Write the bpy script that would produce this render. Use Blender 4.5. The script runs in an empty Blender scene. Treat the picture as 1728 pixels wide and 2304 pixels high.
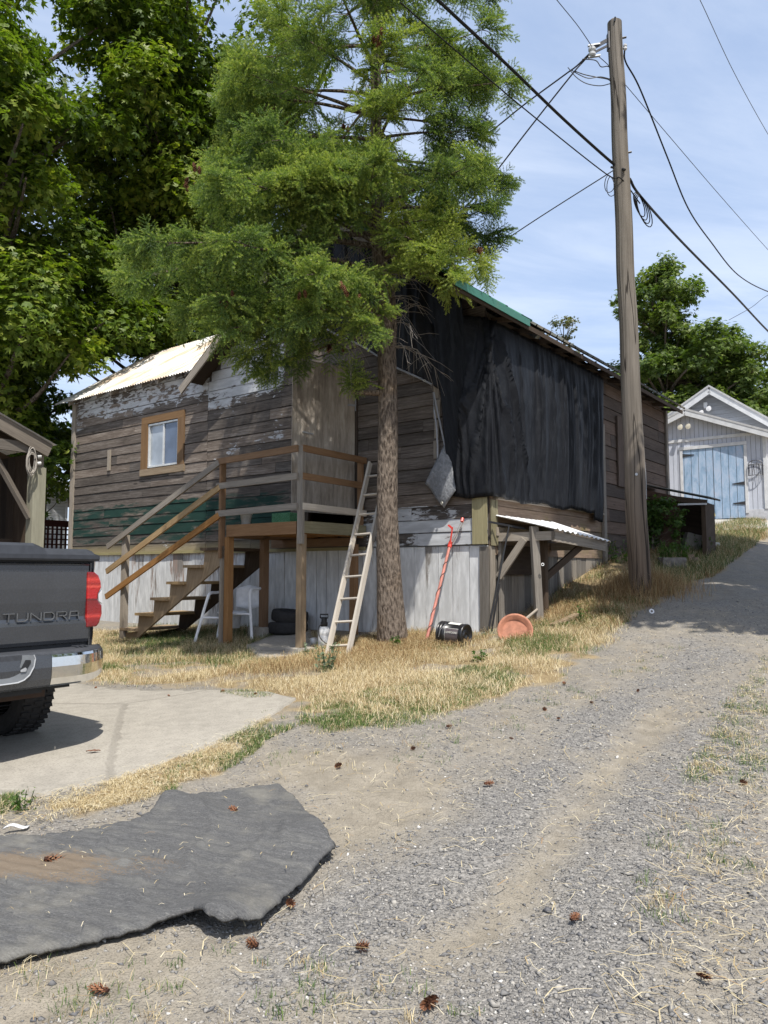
import bpy, bmesh, math, random
import numpy as np
from mathutils import Vector, Matrix
R = random.Random(7)
NR = np.random.default_rng(11)
scene = bpy.context.scene
COL = scene.collection
EYE = 1.5                      # camera height over the gravel at its foot (world z)
FPX, PITCH = 1700.0, math.radians(4.5)
CP, SP = math.cos(PITCH), math.sin(PITCH)
def V(*a): return np.array(a, float)
def ray(px, py):
    x = (px-864)/FPX; y = (1152-py)/FPX
    return np.array([x, CP-y*SP, SP+y*CP])
def P(px, py, Y):              # survey helper: point of the photograph at forward distance Y (world coords)
    r = ray(px, py); q = r*(Y/r[1]); q[2] += EYE; return q
def project(q):
    q = np.asarray(q, float); x, y, z = q[..., 0], q[..., 1], q[..., 2]-EYE
    d = y*CP+z*SP; up = -y*SP+z*CP
    d = np.where(d < .05, .05, d)
    return 864+FPX*x/d, 1152-FPX*up/d
YAW = math.radians(37.75)
U = V(math.sin(YAW), math.cos(YAW), 0); W = V(-math.cos(YAW), math.sin(YAW), 0); ZZ = V(0, 0, 1)
HC = V(1.46, 10.5, 0)          # house corner nearest the camera
def FP(t, off, z): return HC+W*t-U*off+ZZ*(z+EYE)       # front wall: t to the left, off out of the wall, z over eye level
def SPt(r, off, z): return HC+U*r-W*off+ZZ*(z+EYE)      # side wall: r up the alley
def hit(px, py, o, n):
    r = ray(px, py); o = np.array(o, float)-ZZ*EYE
    return r*(np.dot(o, n)/np.dot(r, n))+ZZ*EYE

# ------------------------------------------------------------------ objects
OFF = {}
def _props(o, label, cat, group, kind):
    if label: o['label'] = label
    if cat: o['category'] = cat
    if group: o['group'] = group
    if kind: o['kind'] = kind
def thing(name, label, cat, loc=(0, 0, 0), group=None):
    o = bpy.data.objects.new(name, None); COL.objects.link(o)
    o.empty_display_size = .1; o.location = loc; OFF[o.name] = np.array(loc, float)
    _props(o, label, cat, group, None); return o
def link(name, me, parent=None, label=None, cat=None, group=None, kind=None, loc=None):
    o = bpy.data.objects.new(name, me); COL.objects.link(o)
    if parent is not None:
        o.parent = parent; OFF[o.name] = OFF[parent.name]
        me.transform(Matrix.Translation(Vector(-OFF[parent.name])))
    elif loc is not None:
        me.transform(Matrix.Translation(-Vector(loc))); o.location = loc; OFF[o.name] = np.array(loc, float)
    else: OFF[o.name] = np.zeros(3)
    _props(o, label, cat, group, kind); return o
def dup(o, parent=None):
    c = o.copy(); COL.objects.link(c); OFF[c.name] = OFF[o.name]
    if parent is not None: c.parent = parent
    for ch in list(o.children): dup(ch, c)
    return c

class MB:
    def __init__(s): s.v = []; s.f = []; s.uv = []; s.r = []; s.sm = []
    def face(s, pts, uv=None, r=0.5, smooth=False):
        b = len(s.v); s.v.extend([tuple(p) for p in pts]); s.f.append(tuple(range(b, b+len(pts))))
        if uv is None: uv = [(0, 0)]*len(pts)
        s.uv.append(uv); s.r.append(r); s.sm.append(smooth)
    def hexa(s, c, r=None, uvo=None, skip=()):
        # c: 8 corners [k][j][i] order: index = i + 2j + 4k ; i runs along the grain
        if r is None: r = R.random()
        if uvo is None: uvo = (R.uniform(0, 50), R.uniform(0, 50))
        L = np.linalg.norm(c[1]-c[0]); A = np.linalg.norm(c[2]-c[0]); B = np.linalg.norm(c[4]-c[0])
        def q(ids, uvs):
            s.face([c[k] for k in ids], [(uvo[0]+a, uvo[1]+b) for a, b in uvs], r)
        q((0, 2, 3, 1), ((0, 0), (0, A), (L, A), (L, 0)))
        q((4, 5, 7, 6), ((0, A+.3), (L, A+.3), (L, 2*A+.3), (0, 2*A+.3)))
        q((0, 1, 5, 4), ((0, 1), (L, 1), (L, 1+B), (0, 1+B)))
        q((2, 6, 7, 3), ((0, 2), (0, 2+B), (L, 2+B), (L, 2)))
        q((0, 4, 6, 2), ((0, 3), (B*.2, 3), (B*.2, 3+A), (0, 3+A)))
        q((1, 3, 7, 5), ((0, 4), (0, 4+A), (B*.2, 4+A), (B*.2, 4)))
    def obox(s, o, a, b, c, r=None, uvo=None):
        # corner o and three edge vectors, a along the grain
        o, a, b, c = (np.array(k, float) for k in (o, a, b, c))
        if np.dot(np.cross(a, b), c) < 0: o = o+c; c = -c
        s.hexa([o+a*i+b*j+c*k for k in (0, 1) for j in (0, 1) for i in (0, 1)], r, uvo)
    def beam(s, p, q, w, h, up=(0, 0, 1), r=None, uvo=None):
        p = np.array(p, float); q = np.array(q, float); d = q-p; d1 = d/np.linalg.norm(d)
        up = np.array(up, float)
        if abs(np.dot(d1, up)) > .98: up = V(0, 1, 0) if abs(d1[1]) < .9 else V(1, 0, 0)
        sd = np.cross(d1, up); sd /= np.linalg.norm(sd); u2 = np.cross(sd, d1)
        s.obox(p-sd*w/2-u2*h/2, d, sd*w, u2*h, r, uvo)
    def post(s, p, q, a, wa, b, wb, r=None):
        # vertical-ish prism centred on p..q with half axes a,b
        p = np.array(p, float); q = np.array(q, float)
        s.obox(p-a*wa/2-b*wb/2, q-p, a*wa, b*wb, r)
    def tube(s, pts, rad, n=8, caps=True, r=None, uvs=1.0, smooth=True):
        pts = [np.array(p, float) for p in pts]
        if r is None: r = R.random()
        if not hasattr(rad, '__len__'): rad = [rad]*len(pts)
        rings = []; L = 0; Ls = []
        t0 = pts[1]-pts[0]; ref = V(0, 0, 1) if abs(t0[2]) < .9*np.linalg.norm(t0) else V(1, 0, 0)
        nprev = None
        for i, p in enumerate(pts):
            t = pts[min(i+1, len(pts)-1)]-pts[max(i-1, 0)]; t = t/(np.linalg.norm(t)+1e-9)
            if nprev is None: nn = np.cross(t, ref)
            else: nn = nprev-t*np.dot(nprev, t)
            nn = nn/(np.linalg.norm(nn)+1e-9); nprev = nn; bb = np.cross(t, nn)
            if i: L += np.linalg.norm(pts[i]-pts[i-1])
            Ls.append(L)
            rings.append([p+(nn*math.cos(2*math.pi*k/n)+bb*math.sin(2*math.pi*k/n))*rad[i] for k in range(n)])
        for i in range(len(pts)-1):
            for k in range(n):
                k2 = (k+1) % n; c = 2*math.pi*rad[0]/n
                s.face([rings[i][k], rings[i][k2], rings[i+1][k2], rings[i+1][k]],
                       [(Ls[i], k*c), (Ls[i], (k+1)*c), (Ls[i+1], (k+1)*c), (Ls[i+1], k*c)], r, smooth)
        if caps:
            s.face(rings[0][::-1], None, r); s.face(rings[-1], None, r)
    def lathe(s, prof, n, M, r=.5, smooth=True, a0=0, a1=2*math.pi):
        # profile (radius, height) revolved about local z, placed by function M(x,y,z)
        for (r0, z0), (r1, z1) in zip(prof[:-1], prof[1:]):
            for k in range(n):
                a = a0+(a1-a0)*k/n; b = a0+(a1-a0)*(k+1)/n
                p = [M(r0*math.cos(a), r0*math.sin(a), z0), M(r0*math.cos(b), r0*math.sin(b), z0),
                     M(r1*math.cos(b), r1*math.sin(b), z1), M(r1*math.cos(a), r1*math.sin(a), z1)]
                uv = [(k/n, z0), ((k+1)/n, z0), ((k+1)/n, z1), (k/n, z1)]
                if r0 < 1e-6: p = p[1:]; uv = uv[1:]
                elif r1 < 1e-6: p = p[:3]; uv = uv[:3]
                s.face(p, uv, r, smooth)
    def prism(s, poly, d, r=.5, uvscale=1):
        # polygon (list of 3D pts) extruded by vector d
        poly = [np.array(p, float) for p in poly]; d = np.array(d, float); top = [p+d for p in poly]
        nrm = np.cross(poly[1]-poly[0], poly[2]-poly[1])
        if np.dot(nrm, d) > 0: poly, top = poly[::-1], top[::-1]
        ax = poly[1]-poly[0]; ax = ax/np.linalg.norm(ax); ay = np.cross(ax, d/np.linalg.norm(d))
        uv = lambda q: [(np.dot(p-poly[0], ax), np.dot(p-poly[0], ay)) for p in q]
        s.face(poly, uv(poly), r); s.face(top[::-1], uv(top[::-1]), r)
        n = len(poly); D = np.linalg.norm(d)
        for i in range(n):
            j = (i+1) % n; L = np.linalg.norm(poly[j]-poly[i])
            s.face([poly[j], poly[i], top[i], top[j]], [(L, 0), (0, 0), (0, D), (L, D)], r)
    def grid(s, G, r=.5, smooth=True, uv=None, flip=False):
        G = np.asarray(G); ni, nj = G.shape[:2]
        for i in range(ni-1):
            for j in range(nj-1):
                q = [(i, j), (i+1, j), (i+1, j+1), (i, j+1)]
                if flip: q = q[::-1]
                s.face([G[a] for a in q], [tuple(uv[a]) for a in q] if uv is not None else None, r, smooth)
    def build(s, name, mat, parent=None, merge=False, bevel=0, **kw):
        me = bpy.data.meshes.new(name); me.from_pydata(s.v, [], s.f)
        uvl = me.uv_layers.new(name='UVMap')
        uvl.data.foreach_set('uv', np.array([c for u in s.uv for c in u], dtype=np.float32).ravel())
        at = me.attributes.new('rnd', 'FLOAT', 'FACE'); at.data.foreach_set('value', np.array(s.r, dtype=np.float32))
        me.polygons.foreach_set('use_smooth', np.array(s.sm, dtype=bool))
        me.materials.append(mat)
        if merge or bevel:
            bm = bmesh.new(); bm.from_mesh(me); bmesh.ops.remove_doubles(bm, verts=bm.verts, dist=1e-4)
            if bevel:
                es = [e for e in bm.edges if len(e.link_faces) == 2 and e.calc_face_angle(0) > .6]
                bmesh.ops.bevel(bm, geom=es, offset=bevel, segments=2, affect='EDGES', profile=.6, clamp_overlap=True)
            bmesh.ops.recalc_face_normals(bm, faces=bm.faces)
            bm.to_mesh(me); bm.free()
        me.update(); return link(name, me, parent, **kw)

def npmesh(name, verts, faces, mat, rnd=None, extra=None, parent=None, smooth=False, uv=None, **kw):
    # verts (n,3), faces (m,k) all with k corners
    me = bpy.data.meshes.new(name); verts = np.ascontiguousarray(verts, dtype=np.float32); faces = np.ascontiguousarray(faces, dtype=np.int32)
    m, k = faces.shape
    me.vertices.add(len(verts)); me.vertices.foreach_set('co', verts.ravel())
    me.loops.add(m*k); me.loops.foreach_set('vertex_index', faces.ravel())
    me.polygons.add(m); me.polygons.foreach_set('loop_start', np.arange(m, dtype=np.int32)*k)
    if smooth: me.polygons.foreach_set('use_smooth', np.ones(m, dtype=bool))
    if rnd is not None:
        at = me.attributes.new('rnd', 'FLOAT', 'FACE'); at.data.foreach_set('value', np.asarray(rnd, dtype=np.float32))
    for kk, val in (extra or {}).items():
        at = me.attributes.new(kk, 'FLOAT', 'POINT'); at.data.foreach_set('value', np.asarray(val, dtype=np.float32))
    if uv is not None:
        u = me.uv_layers.new(name='UVMap'); u.data.foreach_set('uv', np.asarray(uv, dtype=np.float32)[faces.ravel()].ravel())
    me.materials.append(mat); me.update(calc_edges=True); me.validate(clean_customdata=False)
    return link(name, me, parent, **kw)

def text_mb(mb, txt, size, origin, ex, ey, depth, r=.5, align='LEFT', sx=1.0):
    # raised lettering from the built-in font, laid in the plane (ex, ey)
    cu = bpy.data.curves.new('lettering', 'FONT'); cu.body = txt; cu.size = size; cu.extrude = depth/2; cu.align_x = align
    ob = bpy.data.objects.new('lettering', cu); COL.objects.link(ob)
    dg = bpy.context.evaluated_depsgraph_get(); me = bpy.data.meshes.new_from_object(ob.evaluated_get(dg))
    ez = np.cross(ex, ey); origin = np.array(origin, float)
    co = [origin+ex*v.co.x*sx+ey*v.co.y+ez*(v.co.z+depth/2) for v in me.vertices]
    for p in me.polygons: mb.face([co[i] for i in p.vertices], None, r)
    bpy.data.objects.remove(ob); bpy.data.meshes.remove(me); bpy.data.curves.remove(cu)

# ------------------------------------------------------------------ materials
class Nt:
    def __init__(s, name, world=False):
        if world: s.t = world.node_tree
        else:
            s.m = bpy.data.materials.new(name); s.m.use_nodes = True; s.t = s.m.node_tree
        s.t.nodes.clear()
    def n(s, typ, ins=None, **props):
        nd = s.t.nodes.new(typ)
        for k, v in props.items(): setattr(nd, k, v)
        for k, v in (ins or {}).items():
            sk = nd.inputs[k]
            if isinstance(v, bpy.types.NodeSocket): s.t.links.new(v, sk)
            else:
                if hasattr(sk, 'default_value') and hasattr(sk.default_value, '__len__') and hasattr(v, '__len__') and len(v) == 3 and len(sk.default_value) == 4: v = (*v, 1)
                sk.default_value = v
        return nd
    def math(s, op, a, b=0.0, c=None, clamp=False):
        ins = {0: a, 1: b}
        if c is not None: ins[2] = c
        return s.n('ShaderNodeMath', ins, operation=op, use_clamp=clamp).outputs[0]
    def add(s, a, b): return s.math('ADD', a, b)
    def mul(s, a, b): return s.math('MULTIPLY', a, b)
    def step(s, v, a, b, o0=0.0, o1=1.0):
        return s.n('ShaderNodeMapRange', {'Value': v, 'From Min': a, 'From Max': b, 'To Min': o0, 'To Max': o1}, interpolation_type='SMOOTHSTEP').outputs[0]
    def noise(s, vec, scale=1.0, detail=4.0, rough=.55, w=None, dist=0.0):
        ins = {'Scale': scale, 'Detail': detail, 'Roughness': rough, 'Distortion': dist}
        if vec is not None: ins['Vector'] = vec
        if w is not None: ins['W'] = w
        return s.n('ShaderNodeTexNoise', ins, noise_dimensions='4D' if w is not None else '3D').outputs[0]
    def vor(s, vec, scale, feature='F1', out='Distance', rnd=1.0):
        return s.n('ShaderNodeTexVoronoi', {'Vector': vec, 'Scale': scale, 'Randomness': rnd}, feature=feature).outputs[out]
    def ramp(s, f, stops):
        nd = s.n('ShaderNodeValToRGB', {0: f}); e = nd.color_ramp.elements
        while len(e) > len(stops): e.remove(e[-1])
        while len(e) < len(stops): e.new(.5)
        for el, (p, c) in zip(e, stops): el.position = p; el.color = (*c, 1) if len(c) == 3 else c
        return nd.outputs[0]
    def mix(s, f, a, b, blend='MIX'):
        nd = s.n('ShaderNodeMix', None, data_type='RGBA', blend_type=blend)
        for k, v in ((0, f), (6, a), (7, b)):
            if isinstance(v, bpy.types.NodeSocket): s.t.links.new(v, nd.inputs[k])
            else: nd.inputs[k].default_value = (*v, 1) if hasattr(v, '__len__') else v
        return nd.outputs[2]
    def sep(s, v):
        nd = s.n('ShaderNodeSeparateXYZ', {0: v}); return nd.outputs
    def comb(s, x, y, z=0.0): return s.n('ShaderNodeCombineXYZ', {0: x, 1: y, 2: z}).outputs[0]
    def uv(s): return s.n('ShaderNodeUVMap', uv_map='UVMap').outputs[0]
    def obj(s): return s.n('ShaderNodeTexCoord').outputs['Object']
    def geo(s): return s.n('ShaderNodeNewGeometry').outputs['Position']
    def attr(s, name='rnd'): return s.n('ShaderNodeAttribute', attribute_name=name).outputs['Fac']
    def bump(s, h, dist=.003, strength=1.0):
        return s.n('ShaderNodeBump', {'Height': h, 'Distance': dist, 'Strength': strength}).outputs[0]
    def out(s, color, rough=.8, metal=0.0, normal=None, spec=.3, **extra):
        ins = {'Base Color': color, 'Roughness': rough, 'Metallic': metal, 'Specular IOR Level': spec}
        if normal is not None: ins['Normal'] = normal
        ins.update(extra)
        b = s.n('ShaderNodeBsdfPrincipled', ins)
        s.n('ShaderNodeOutputMaterial', {0: b.outputs[0]}); return s.m
    def surf(s, sh): s.n('ShaderNodeOutputMaterial', {0: sh}); return s.m

def wood(name, stops, var=.35, paints=(), fine=55., rough=.85, bump=.0025, knots=True, stain=None):
    """weathered timber: UV x runs along the grain in metres; each board has its own 'rnd'"""
    s = Nt(name); uv = s.uv(); x, y, _ = s.sep(uv); r = s.attr(); w = s.mul(r, 41.0)
    g1 = s.noise(s.comb(s.mul(x, 2.2), s.mul(y, fine)), 1, 5, .65, w=w, dist=.4)
    g2 = s.noise(s.comb(s.mul(x, .9), s.mul(y, 5.)), 1, 4, .6, w=w)
    g3 = s.noise(s.comb(s.mul(x, 9.), s.mul(y, 30.)), 1, 3, .6, w=w)
    f = s.add(s.add(s.mul(g1, .55), s.mul(g2, .35)), s.mul(g3, .15))
    col = s.ramp(f, stops)
    if knots:
        kv = s.vor(s.comb(s.add(s.mul(x, .9), w), s.mul(y, 4.)), 1.)
        kd = s.step(kv, .10, .03); col = s.mix(s.mul(kd, .7), col, tuple(c*.35 for c in stops[0][1]))
    hsv = s.n('ShaderNodeHueSaturation', {'Hue': .5, 'Saturation': s.step(r, 0, 1, .85, 1.15), 'Value': s.step(r, 0, 1, 1-var, 1+var), 'Color': col})
    col = hsv.outputs[0]
    h = s.mul(g1, 1.0); ro = rough
    if stain is not None: col = stain(s, x, y, col)
    for color, maskf, edge, thick in paints:
        m = maskf(s, x, y, w)
        mk = s.step(m, .5-edge, .5+edge)
        pn = s.noise(s.comb(s.mul(x, 3.), s.mul(y, 12.)), 1, 4, .6, w=w)
        pc = s.mix(s.step(pn, .35, .7), tuple(c*.72 for c in color), color)
        col = s.mix(mk, col, pc); h = s.add(h, s.mul(mk, thick))
    return s.out(col, ro, 0, s.bump(h, bump, .9), .2)

def flakes(s, x, y, w, sx=4., sy=16., seed=0.):
    # ragged flake pattern, longer along the grain
    a = s.noise(s.comb(s.mul(x, sx), s.mul(y, sy)), 1, 6, .68, w=s.add(w, seed), dist=.6)
    b = s.noise(s.comb(s.mul(x, sx*.25), s.mul(y, sy*.22)), 1, 3, .5, w=seed+3.)
    return s.add(s.mul(a, .62), s.mul(b, .45))
def band(s, v, a0, a1, b1, b0):
    return s.mul(s.step(v, a0, a1), s.step(v, b0, b1))
def plain(name, color, rough=.6, metal=0., spec=.4, var=.12, scale=8., bump=0., **ex):
    s = Nt(name); n = s.noise(s.geo(), scale, 5, .6)
    c = s.mix(s.step(n, .3, .7), tuple(k*(1-var) for k in color), tuple(min(1, k*(1+var)) for k in color))
    return s.out(c, rough, metal, s.bump(n, bump) if bump else None, spec, **ex)
# ------------------------------------------------------------------ terrain
_cp = np.array([(0,0,-1.5),(-2,1,-1.5),(2,1,-1.48),(0,3,-1.42),(2.5,3,-1.4),(-2.5,3,-1.45),(-2,5.3,-1.33),(-3.5,5.5,-1.33),(-6,6,-1.35),(-5,9,-1.3),
 (0,6,-1.22),(1.6,6,-1.15),(2.6,6.5,-1.05),(4.2,6,-1.03),(-1.13,10.72,-1.15),(-2.43,11.72,-1.12),(-4.5,13.3,-1.2),(-5.9,16.2,-1.05),(.27,11.44,-.9),
 (1.33,10.6,-.84),(-1.9,13.2,-.95),(.1,10.3,-.98),(-.7,9.7,-1.09),(1.05,10.3,-.9),(2.1,10.28,-.69),(2.65,12.03,-.37),(4.15,14,.22),(5.25,15.4,.5),(6.36,16.8,.75),
 (3.64,10.8,-.33),(3.5,8.5,-.78),(4.6,8,-.8),(5.6,9.5,-.55),(6,11,-.3),(7,14,.05),(8.5,17,.6),(9.5,20,1.2),(10,22,1.48),(11,26,1.65),(12,32,1.8),(5.3,13,-.02),
 (0,22,.3),(-6,22,-.4),(-12,20,-1),(-12,10,-1.3),(0,36,1.3),(-16,36,0),(20,36,2.2),(20,15,.4),(12,8,-.6),(8,4,-1.1),(6,0,-1.5),(-8,0,-1.5),(0,-9,-1.8),(12,-9,-1.6),(-12,-9,-1.7),
 (-9,14,-1.25),(-1,8,-1.18),(1.2,8,-1.03)], float)
def _phi(d2): return .5*d2*np.log(d2+1e-9)
def _fit():
    n = len(_cp); X = _cp[:, :2]; d2 = ((X[:, None]-X[None])**2).sum(-1)
    A = np.zeros((n+3, n+3)); A[:n, :n] = _phi(d2)+np.eye(n)*.06; A[:n, n] = 1; A[:n, n+1:] = X; A[n, :n] = 1; A[n+1:, :n] = X.T
    b = np.zeros(n+3); b[:n] = _cp[:, 2]; return np.linalg.solve(A, b)
_wt = _fit()
def H(x, y):
    x = np.asarray(x, float); y = np.asarray(y, float); sh = x.shape; q = np.stack([x.ravel(), y.ravel()], -1)
    c = np.array([2., 12.]); d = q-c; rr = np.linalg.norm(d, axis=1); k = np.minimum(1, 30/np.maximum(rr, 1e-6)); q2 = c+d*k[:, None]
    out = np.empty(len(q2)); n = len(_cp)
    for i in range(0, len(q2), 20000):
        s = q2[i:i+20000]; d2 = ((s[:, None]-_cp[None, :, :2])**2).sum(-1)
        out[i:i+20000] = _phi(d2)@_wt[:n]+_wt[n]+s@_wt[n+1:]
    return (out+EYE).reshape(sh)
def Hs(x, y): return float(H(np.array([x]), np.array([y]))[0])
def G(px, py):                  # where the sight line through a photograph pixel meets the ground
    r = ray(px, py); ys = np.geomspace(.8, 90, 1500); q = r[None]*(ys/r[1])[:, None]; z = q[:, 2]+EYE
    h = H(q[:, 0], q[:, 1]); k = np.argmax(z < h)
    if k == 0: k = len(ys)-1
    a = z[k-1]-h[k-1]; b = h[k]-z[k]; t = a/(a+b+1e-9); y = ys[k-1]+(ys[k]-ys[k-1])*t
    p = r*(y/r[1]); return V(p[0], p[1], Hs(p[0], p[1]))
def GP(lst): return np.array([G(*p)[:2] for p in lst])
def sdist(poly, pts):           # signed distance, >0 inside
    pts = np.asarray(pts, float); n = len(poly); ins = np.zeros(len(pts), bool); dm = np.full(len(pts), 1e9)
    for i in range(n):
        a = poly[i]; b = poly[(i+1) % n]; e = b-a; w = pts-a
        t = np.clip((w@e)/(e@e+1e-12), 0, 1); dd = w-t[:, None]*e; dm = np.minimum(dm, (dd**2).sum(1))
        c = (a[1] > pts[:, 1]) != (b[1] > pts[:, 1])
        xi = a[0]+(pts[:, 1]-a[1])/(b[1]-a[1]+1e-12)*(b[0]-a[0]); ins ^= c & (pts[:, 0] < xi)
    return np.where(ins, 1, -1)*np.sqrt(dm)
def smooth01(v, a, b):
    t = np.clip((v-a)/(b-a), 0, 1); return t*t*(3-2*t)
_grad = NR.random((64, 64))*1.0
def vnoise(x, y, s=1.0, o=0):   # tiling value noise for scattering
    x = np.asarray(x)*s+o*7.3; y = np.asarray(y)*s+o*3.1; xi = np.floor(x).astype(int); yi = np.floor(y).astype(int); fx = x-xi; fy = y-yi
    fx = fx*fx*(3-2*fx); fy = fy*fy*(3-2*fy); g = lambda a, b: _grad[a % 64, b % 64]
    return (g(xi, yi)*(1-fx)+g(xi+1, yi)*fx)*(1-fy)+(g(xi, yi+1)*(1-fx)+g(xi+1, yi+1)*fx)*fy
def fbm(x, y, s=1.0, o=0): return (vnoise(x, y, s, o)*.5+vnoise(x, y, s*2.1, o+1)*.3+vnoise(x, y, s*4.3, o+2)*.2)

# regions, traced on the photograph and dropped on the terrain
PAD = GP([(667,1574),(612,1612),(545,1648),(420,1702),(300,1742),(150,1782),(0,1815)])
PAD = np.vstack([PAD, [[-3.6, 3.6], [-9, 6.2], [-8, 12], [-5.4, 11.2]], GP([(150,1536),(271,1556),(448,1556),(600,1560)])])
SLAB = GP([(552,1456),(612,1432),(700,1418),(708,1452),(652,1487),(598,1483)])
BELT = np.vstack([GP([(212,1420),(500,1400),(900,1420),(1080,1425),(1230,1380),(1250,1340),(1340,1285),(1440,1290),(1500,1300),(1520,1330),(1440,1380),(1400,1440),(1290,1505),(1180,1570),(1060,1612),(900,1645),(740,1655),(650,1625),(660,1575),(560,1562),(448,1556),(271,1556),(180,1536)]), [[-5.5, 11.2], [-6.4, 16.5]]])
TURF = GP([(660,1620),(700,1560),(900,1540),(1040,1500),(1150,1490),(1190,1530),(1080,1590),(960,1630),(800,1650),(690,1652)])
STRIP = GP([(640,1580),(560,1680),(480,1740),(330,1800),(200,1830),(0,1880),(0,1815),(150,1782),(300,1742),(420,1702),(545,1648),(612,1612)])
BANK = GP([(1230,1360),(1290,1270),(1480,1215),(1580,1180),(1720,1170),(1728,1210),(1680,1240),(1600,1300),(1500,1350),(1440,1385),(1370,1430),(1290,1450)])
GREENB = GP([(1470,1300),(1480,1230),(1560,1185),(1700,1172),(1728,1190),(1690,1235),(1610,1290),(1540,1320)])
DIRT = [(GP([(930,2130),(1060,2080),(1180,1920),(1290,1790),(1420,1640),(1500,1580),(1530,1590),(1440,1690),(1340,1800),(1260,1930),(1150,2090),(1000,2170)]), .16),
        (GP([(640,1700),(800,1690),(960,1740),(1050,1840),(900,1930),(760,1880),(700,1780)]), .35), (GP([(0,2200),(300,2130),(560,2160),(480,2304),(0,2304)]), .3)]
GRAV = [(GP([(760,2000),(950,1880),(1100,1770),(1250,1650),(1400,1560),(1560,1450),(1660,1470),(1450,1580),(1330,1690),(1200,1850),(1000,2050),(700,2200),(560,2240),(620,2100)]), .3),
        (GP([(1200,2140),(1350,1850),(1500,1700),(1640,1600),(1660,1700),(1560,1850),(1500,2150),(1300,2304),(1100,2304)]), .4)]
SCRUB = GP([(1380,2304),(1420,2050),(1480,1880),(1560,1700),(1640,1580),(1728,1480),(1728,2304)])

def region_masks(x, y):
    q = np.stack([x, y], -1); nz = fbm(x, y, 1.7, 3)-.5
    belt = smooth01(sdist(BELT, q)+nz*.9, -.15, .45); bank = smooth01(sdist(BANK, q)+nz*.4, -.2, .2); strip = smooth01(sdist(STRIP, q)+nz*.35, -.12, .1)
    belt = belt*(.45+.55*smooth01(fbm(x, y, 1.5, 4), .30, .5)); strip = strip*.75*smooth01(fbm(x, y, 2.2, 8), .34, .62)
    grass = np.maximum(np.maximum(belt, bank*.8), strip)
    dirt = np.zeros_like(x); grav = np.zeros_like(x)
    for p, e in DIRT: dirt = np.maximum(dirt, smooth01(sdist(p, q)+nz*.7, -e, e))
    for p, e in GRAV: grav = np.maximum(grav, smooth01(sdist(p, q)+nz*.8, -e, e))
    return grass, dirt, grav

def ground_material():
    s = Nt('dirt and gravel'); p = s.geo(); gr = s.attr('grass'); di = s.attr('dirt'); gv = s.attr('gravel')
    n1 = s.noise(p, .9, 6, .6); n2 = s.noise(p, 7., 6, .65); n3 = s.noise(p, 40., 4, .6); n4 = s.noise(p, 2.6, 5, .6)
    v1 = s.n('ShaderNodeTexVoronoi', {'Vector': p, 'Scale': 60.}); v2 = s.n('ShaderNodeTexVoronoi', {'Vector': p, 'Scale': 130.})
    pebc = s.ramp(s.sep(v1.outputs['Color'])[0], [(0, (.12, .113, .105)), (.45, (.205, .194, .178)), (.8, (.28, .263, .238)), (1, (.42, .393, .35))])
    pebc2 = s.ramp(s.sep(v2.outputs['Color'])[0], [(0, (.12, .115, .107)), (.6, (.205, .195, .18)), (1, (.34, .32, .285))])
    peb = s.mix(.5, pebc, pebc2)
    dust = s.ramp(n2, [(.25, (.185, .162, .126)), (.55, (.26, .230, .182)), (.8, (.33, .293, .236))])
    mixf = s.add(s.add(s.mul(di, .5), s.mul(gv, -.55)), s.add(s.mul(n4, 1.1), s.mul(n3, .35)))
    mk = s.step(mixf, .30, 1.15)
    col = s.mix(mk, peb, dust)
    blue = s.mix(s.mul(gv, .45), col, s.mix(.7, col, (.80, .82, .86), 'MULTIPLY'))
    soil = s.ramp(s.add(s.mul(n2, .6), s.mul(n3, .4)), [(.25, (.15, .11, .06)), (.5, (.27, .205, .115)), (.75, (.40, .32, .19))])
    col = s.mix(s.step(s.add(gr, s.mul(s.add(n2, -.5), .5)), .25, .75), blue, soil)
    col = s.mix(s.mul(s.step(n1, .5, .75), .25), col, s.mix(1., col, (.78, .74, .7), 'MULTIPLY'))
    h = s.add(s.mul(s.step(v1.outputs['Distance'], .0, .55, 1, 0), s.step(mk, 0, 1, .9, .25)), s.add(s.mul(s.step(v2.outputs['Distance'], 0, .5, 1, 0), .4), s.add(s.mul(n2, 1.2), s.mul(n3, .6))))
    return s.out(col, .95, 0, s.bump(h, .012, .8), .15)

def build_ground():
    fine = np.radians(np.linspace(-42, 42, 380)); coarse = np.radians(np.linspace(42, 318, 110))[1:-1]
    ang = np.concatenate([fine, coarse]); rad = np.concatenate([np.linspace(.05, 1.2, 8)[:-1], np.geomspace(1.2, 14, 300), np.geomspace(14, 40, 110)[1:], np.geomspace(40, 260, 24)[1:]])
    A, Rr = np.meshgrid(ang, rad); x = (Rr*np.sin(A)).ravel(); y = (Rr*np.cos(A)).ravel()
    z = H(x, y); na = len(ang)
    q = np.stack([x, y], -1)
    near = (Rr.ravel() < 16)
    z = z+np.where(near, (fbm(x, y, 2.2, 5)-.5)*.035+(fbm(x, y, 8., 9)-.5)*.012, 0)
    # wheel rut up the alley
    rut = smooth01(sdist(DIRT[0][0], q), -.25, .15); z -= rut*.035
    # soft ground under the pad and slab is kept below them
    for poly in (PAD, SLAB): z -= smooth01(sdist(poly, q), .03, .2)*.06
    gr, di, gv = region_masks(x, y)
    far = smooth01(Rr.ravel(), 16, 24); gr = np.maximum(gr, far*.8)
    idx = np.arange(len(x)).reshape(A.shape); a = idx[:-1]; b = idx[1:]
    f = np.stack([a, b, np.roll(b, -1, 1), np.roll(a, -1, 1)], -1).reshape(-1, 4)
    npmesh('ground', np.stack([x, y, z], -1), f[:, ::-1], ground_material(), extra={'grass': gr, 'dirt': di, 'gravel': gv}, smooth=True, kind='structure')

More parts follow.
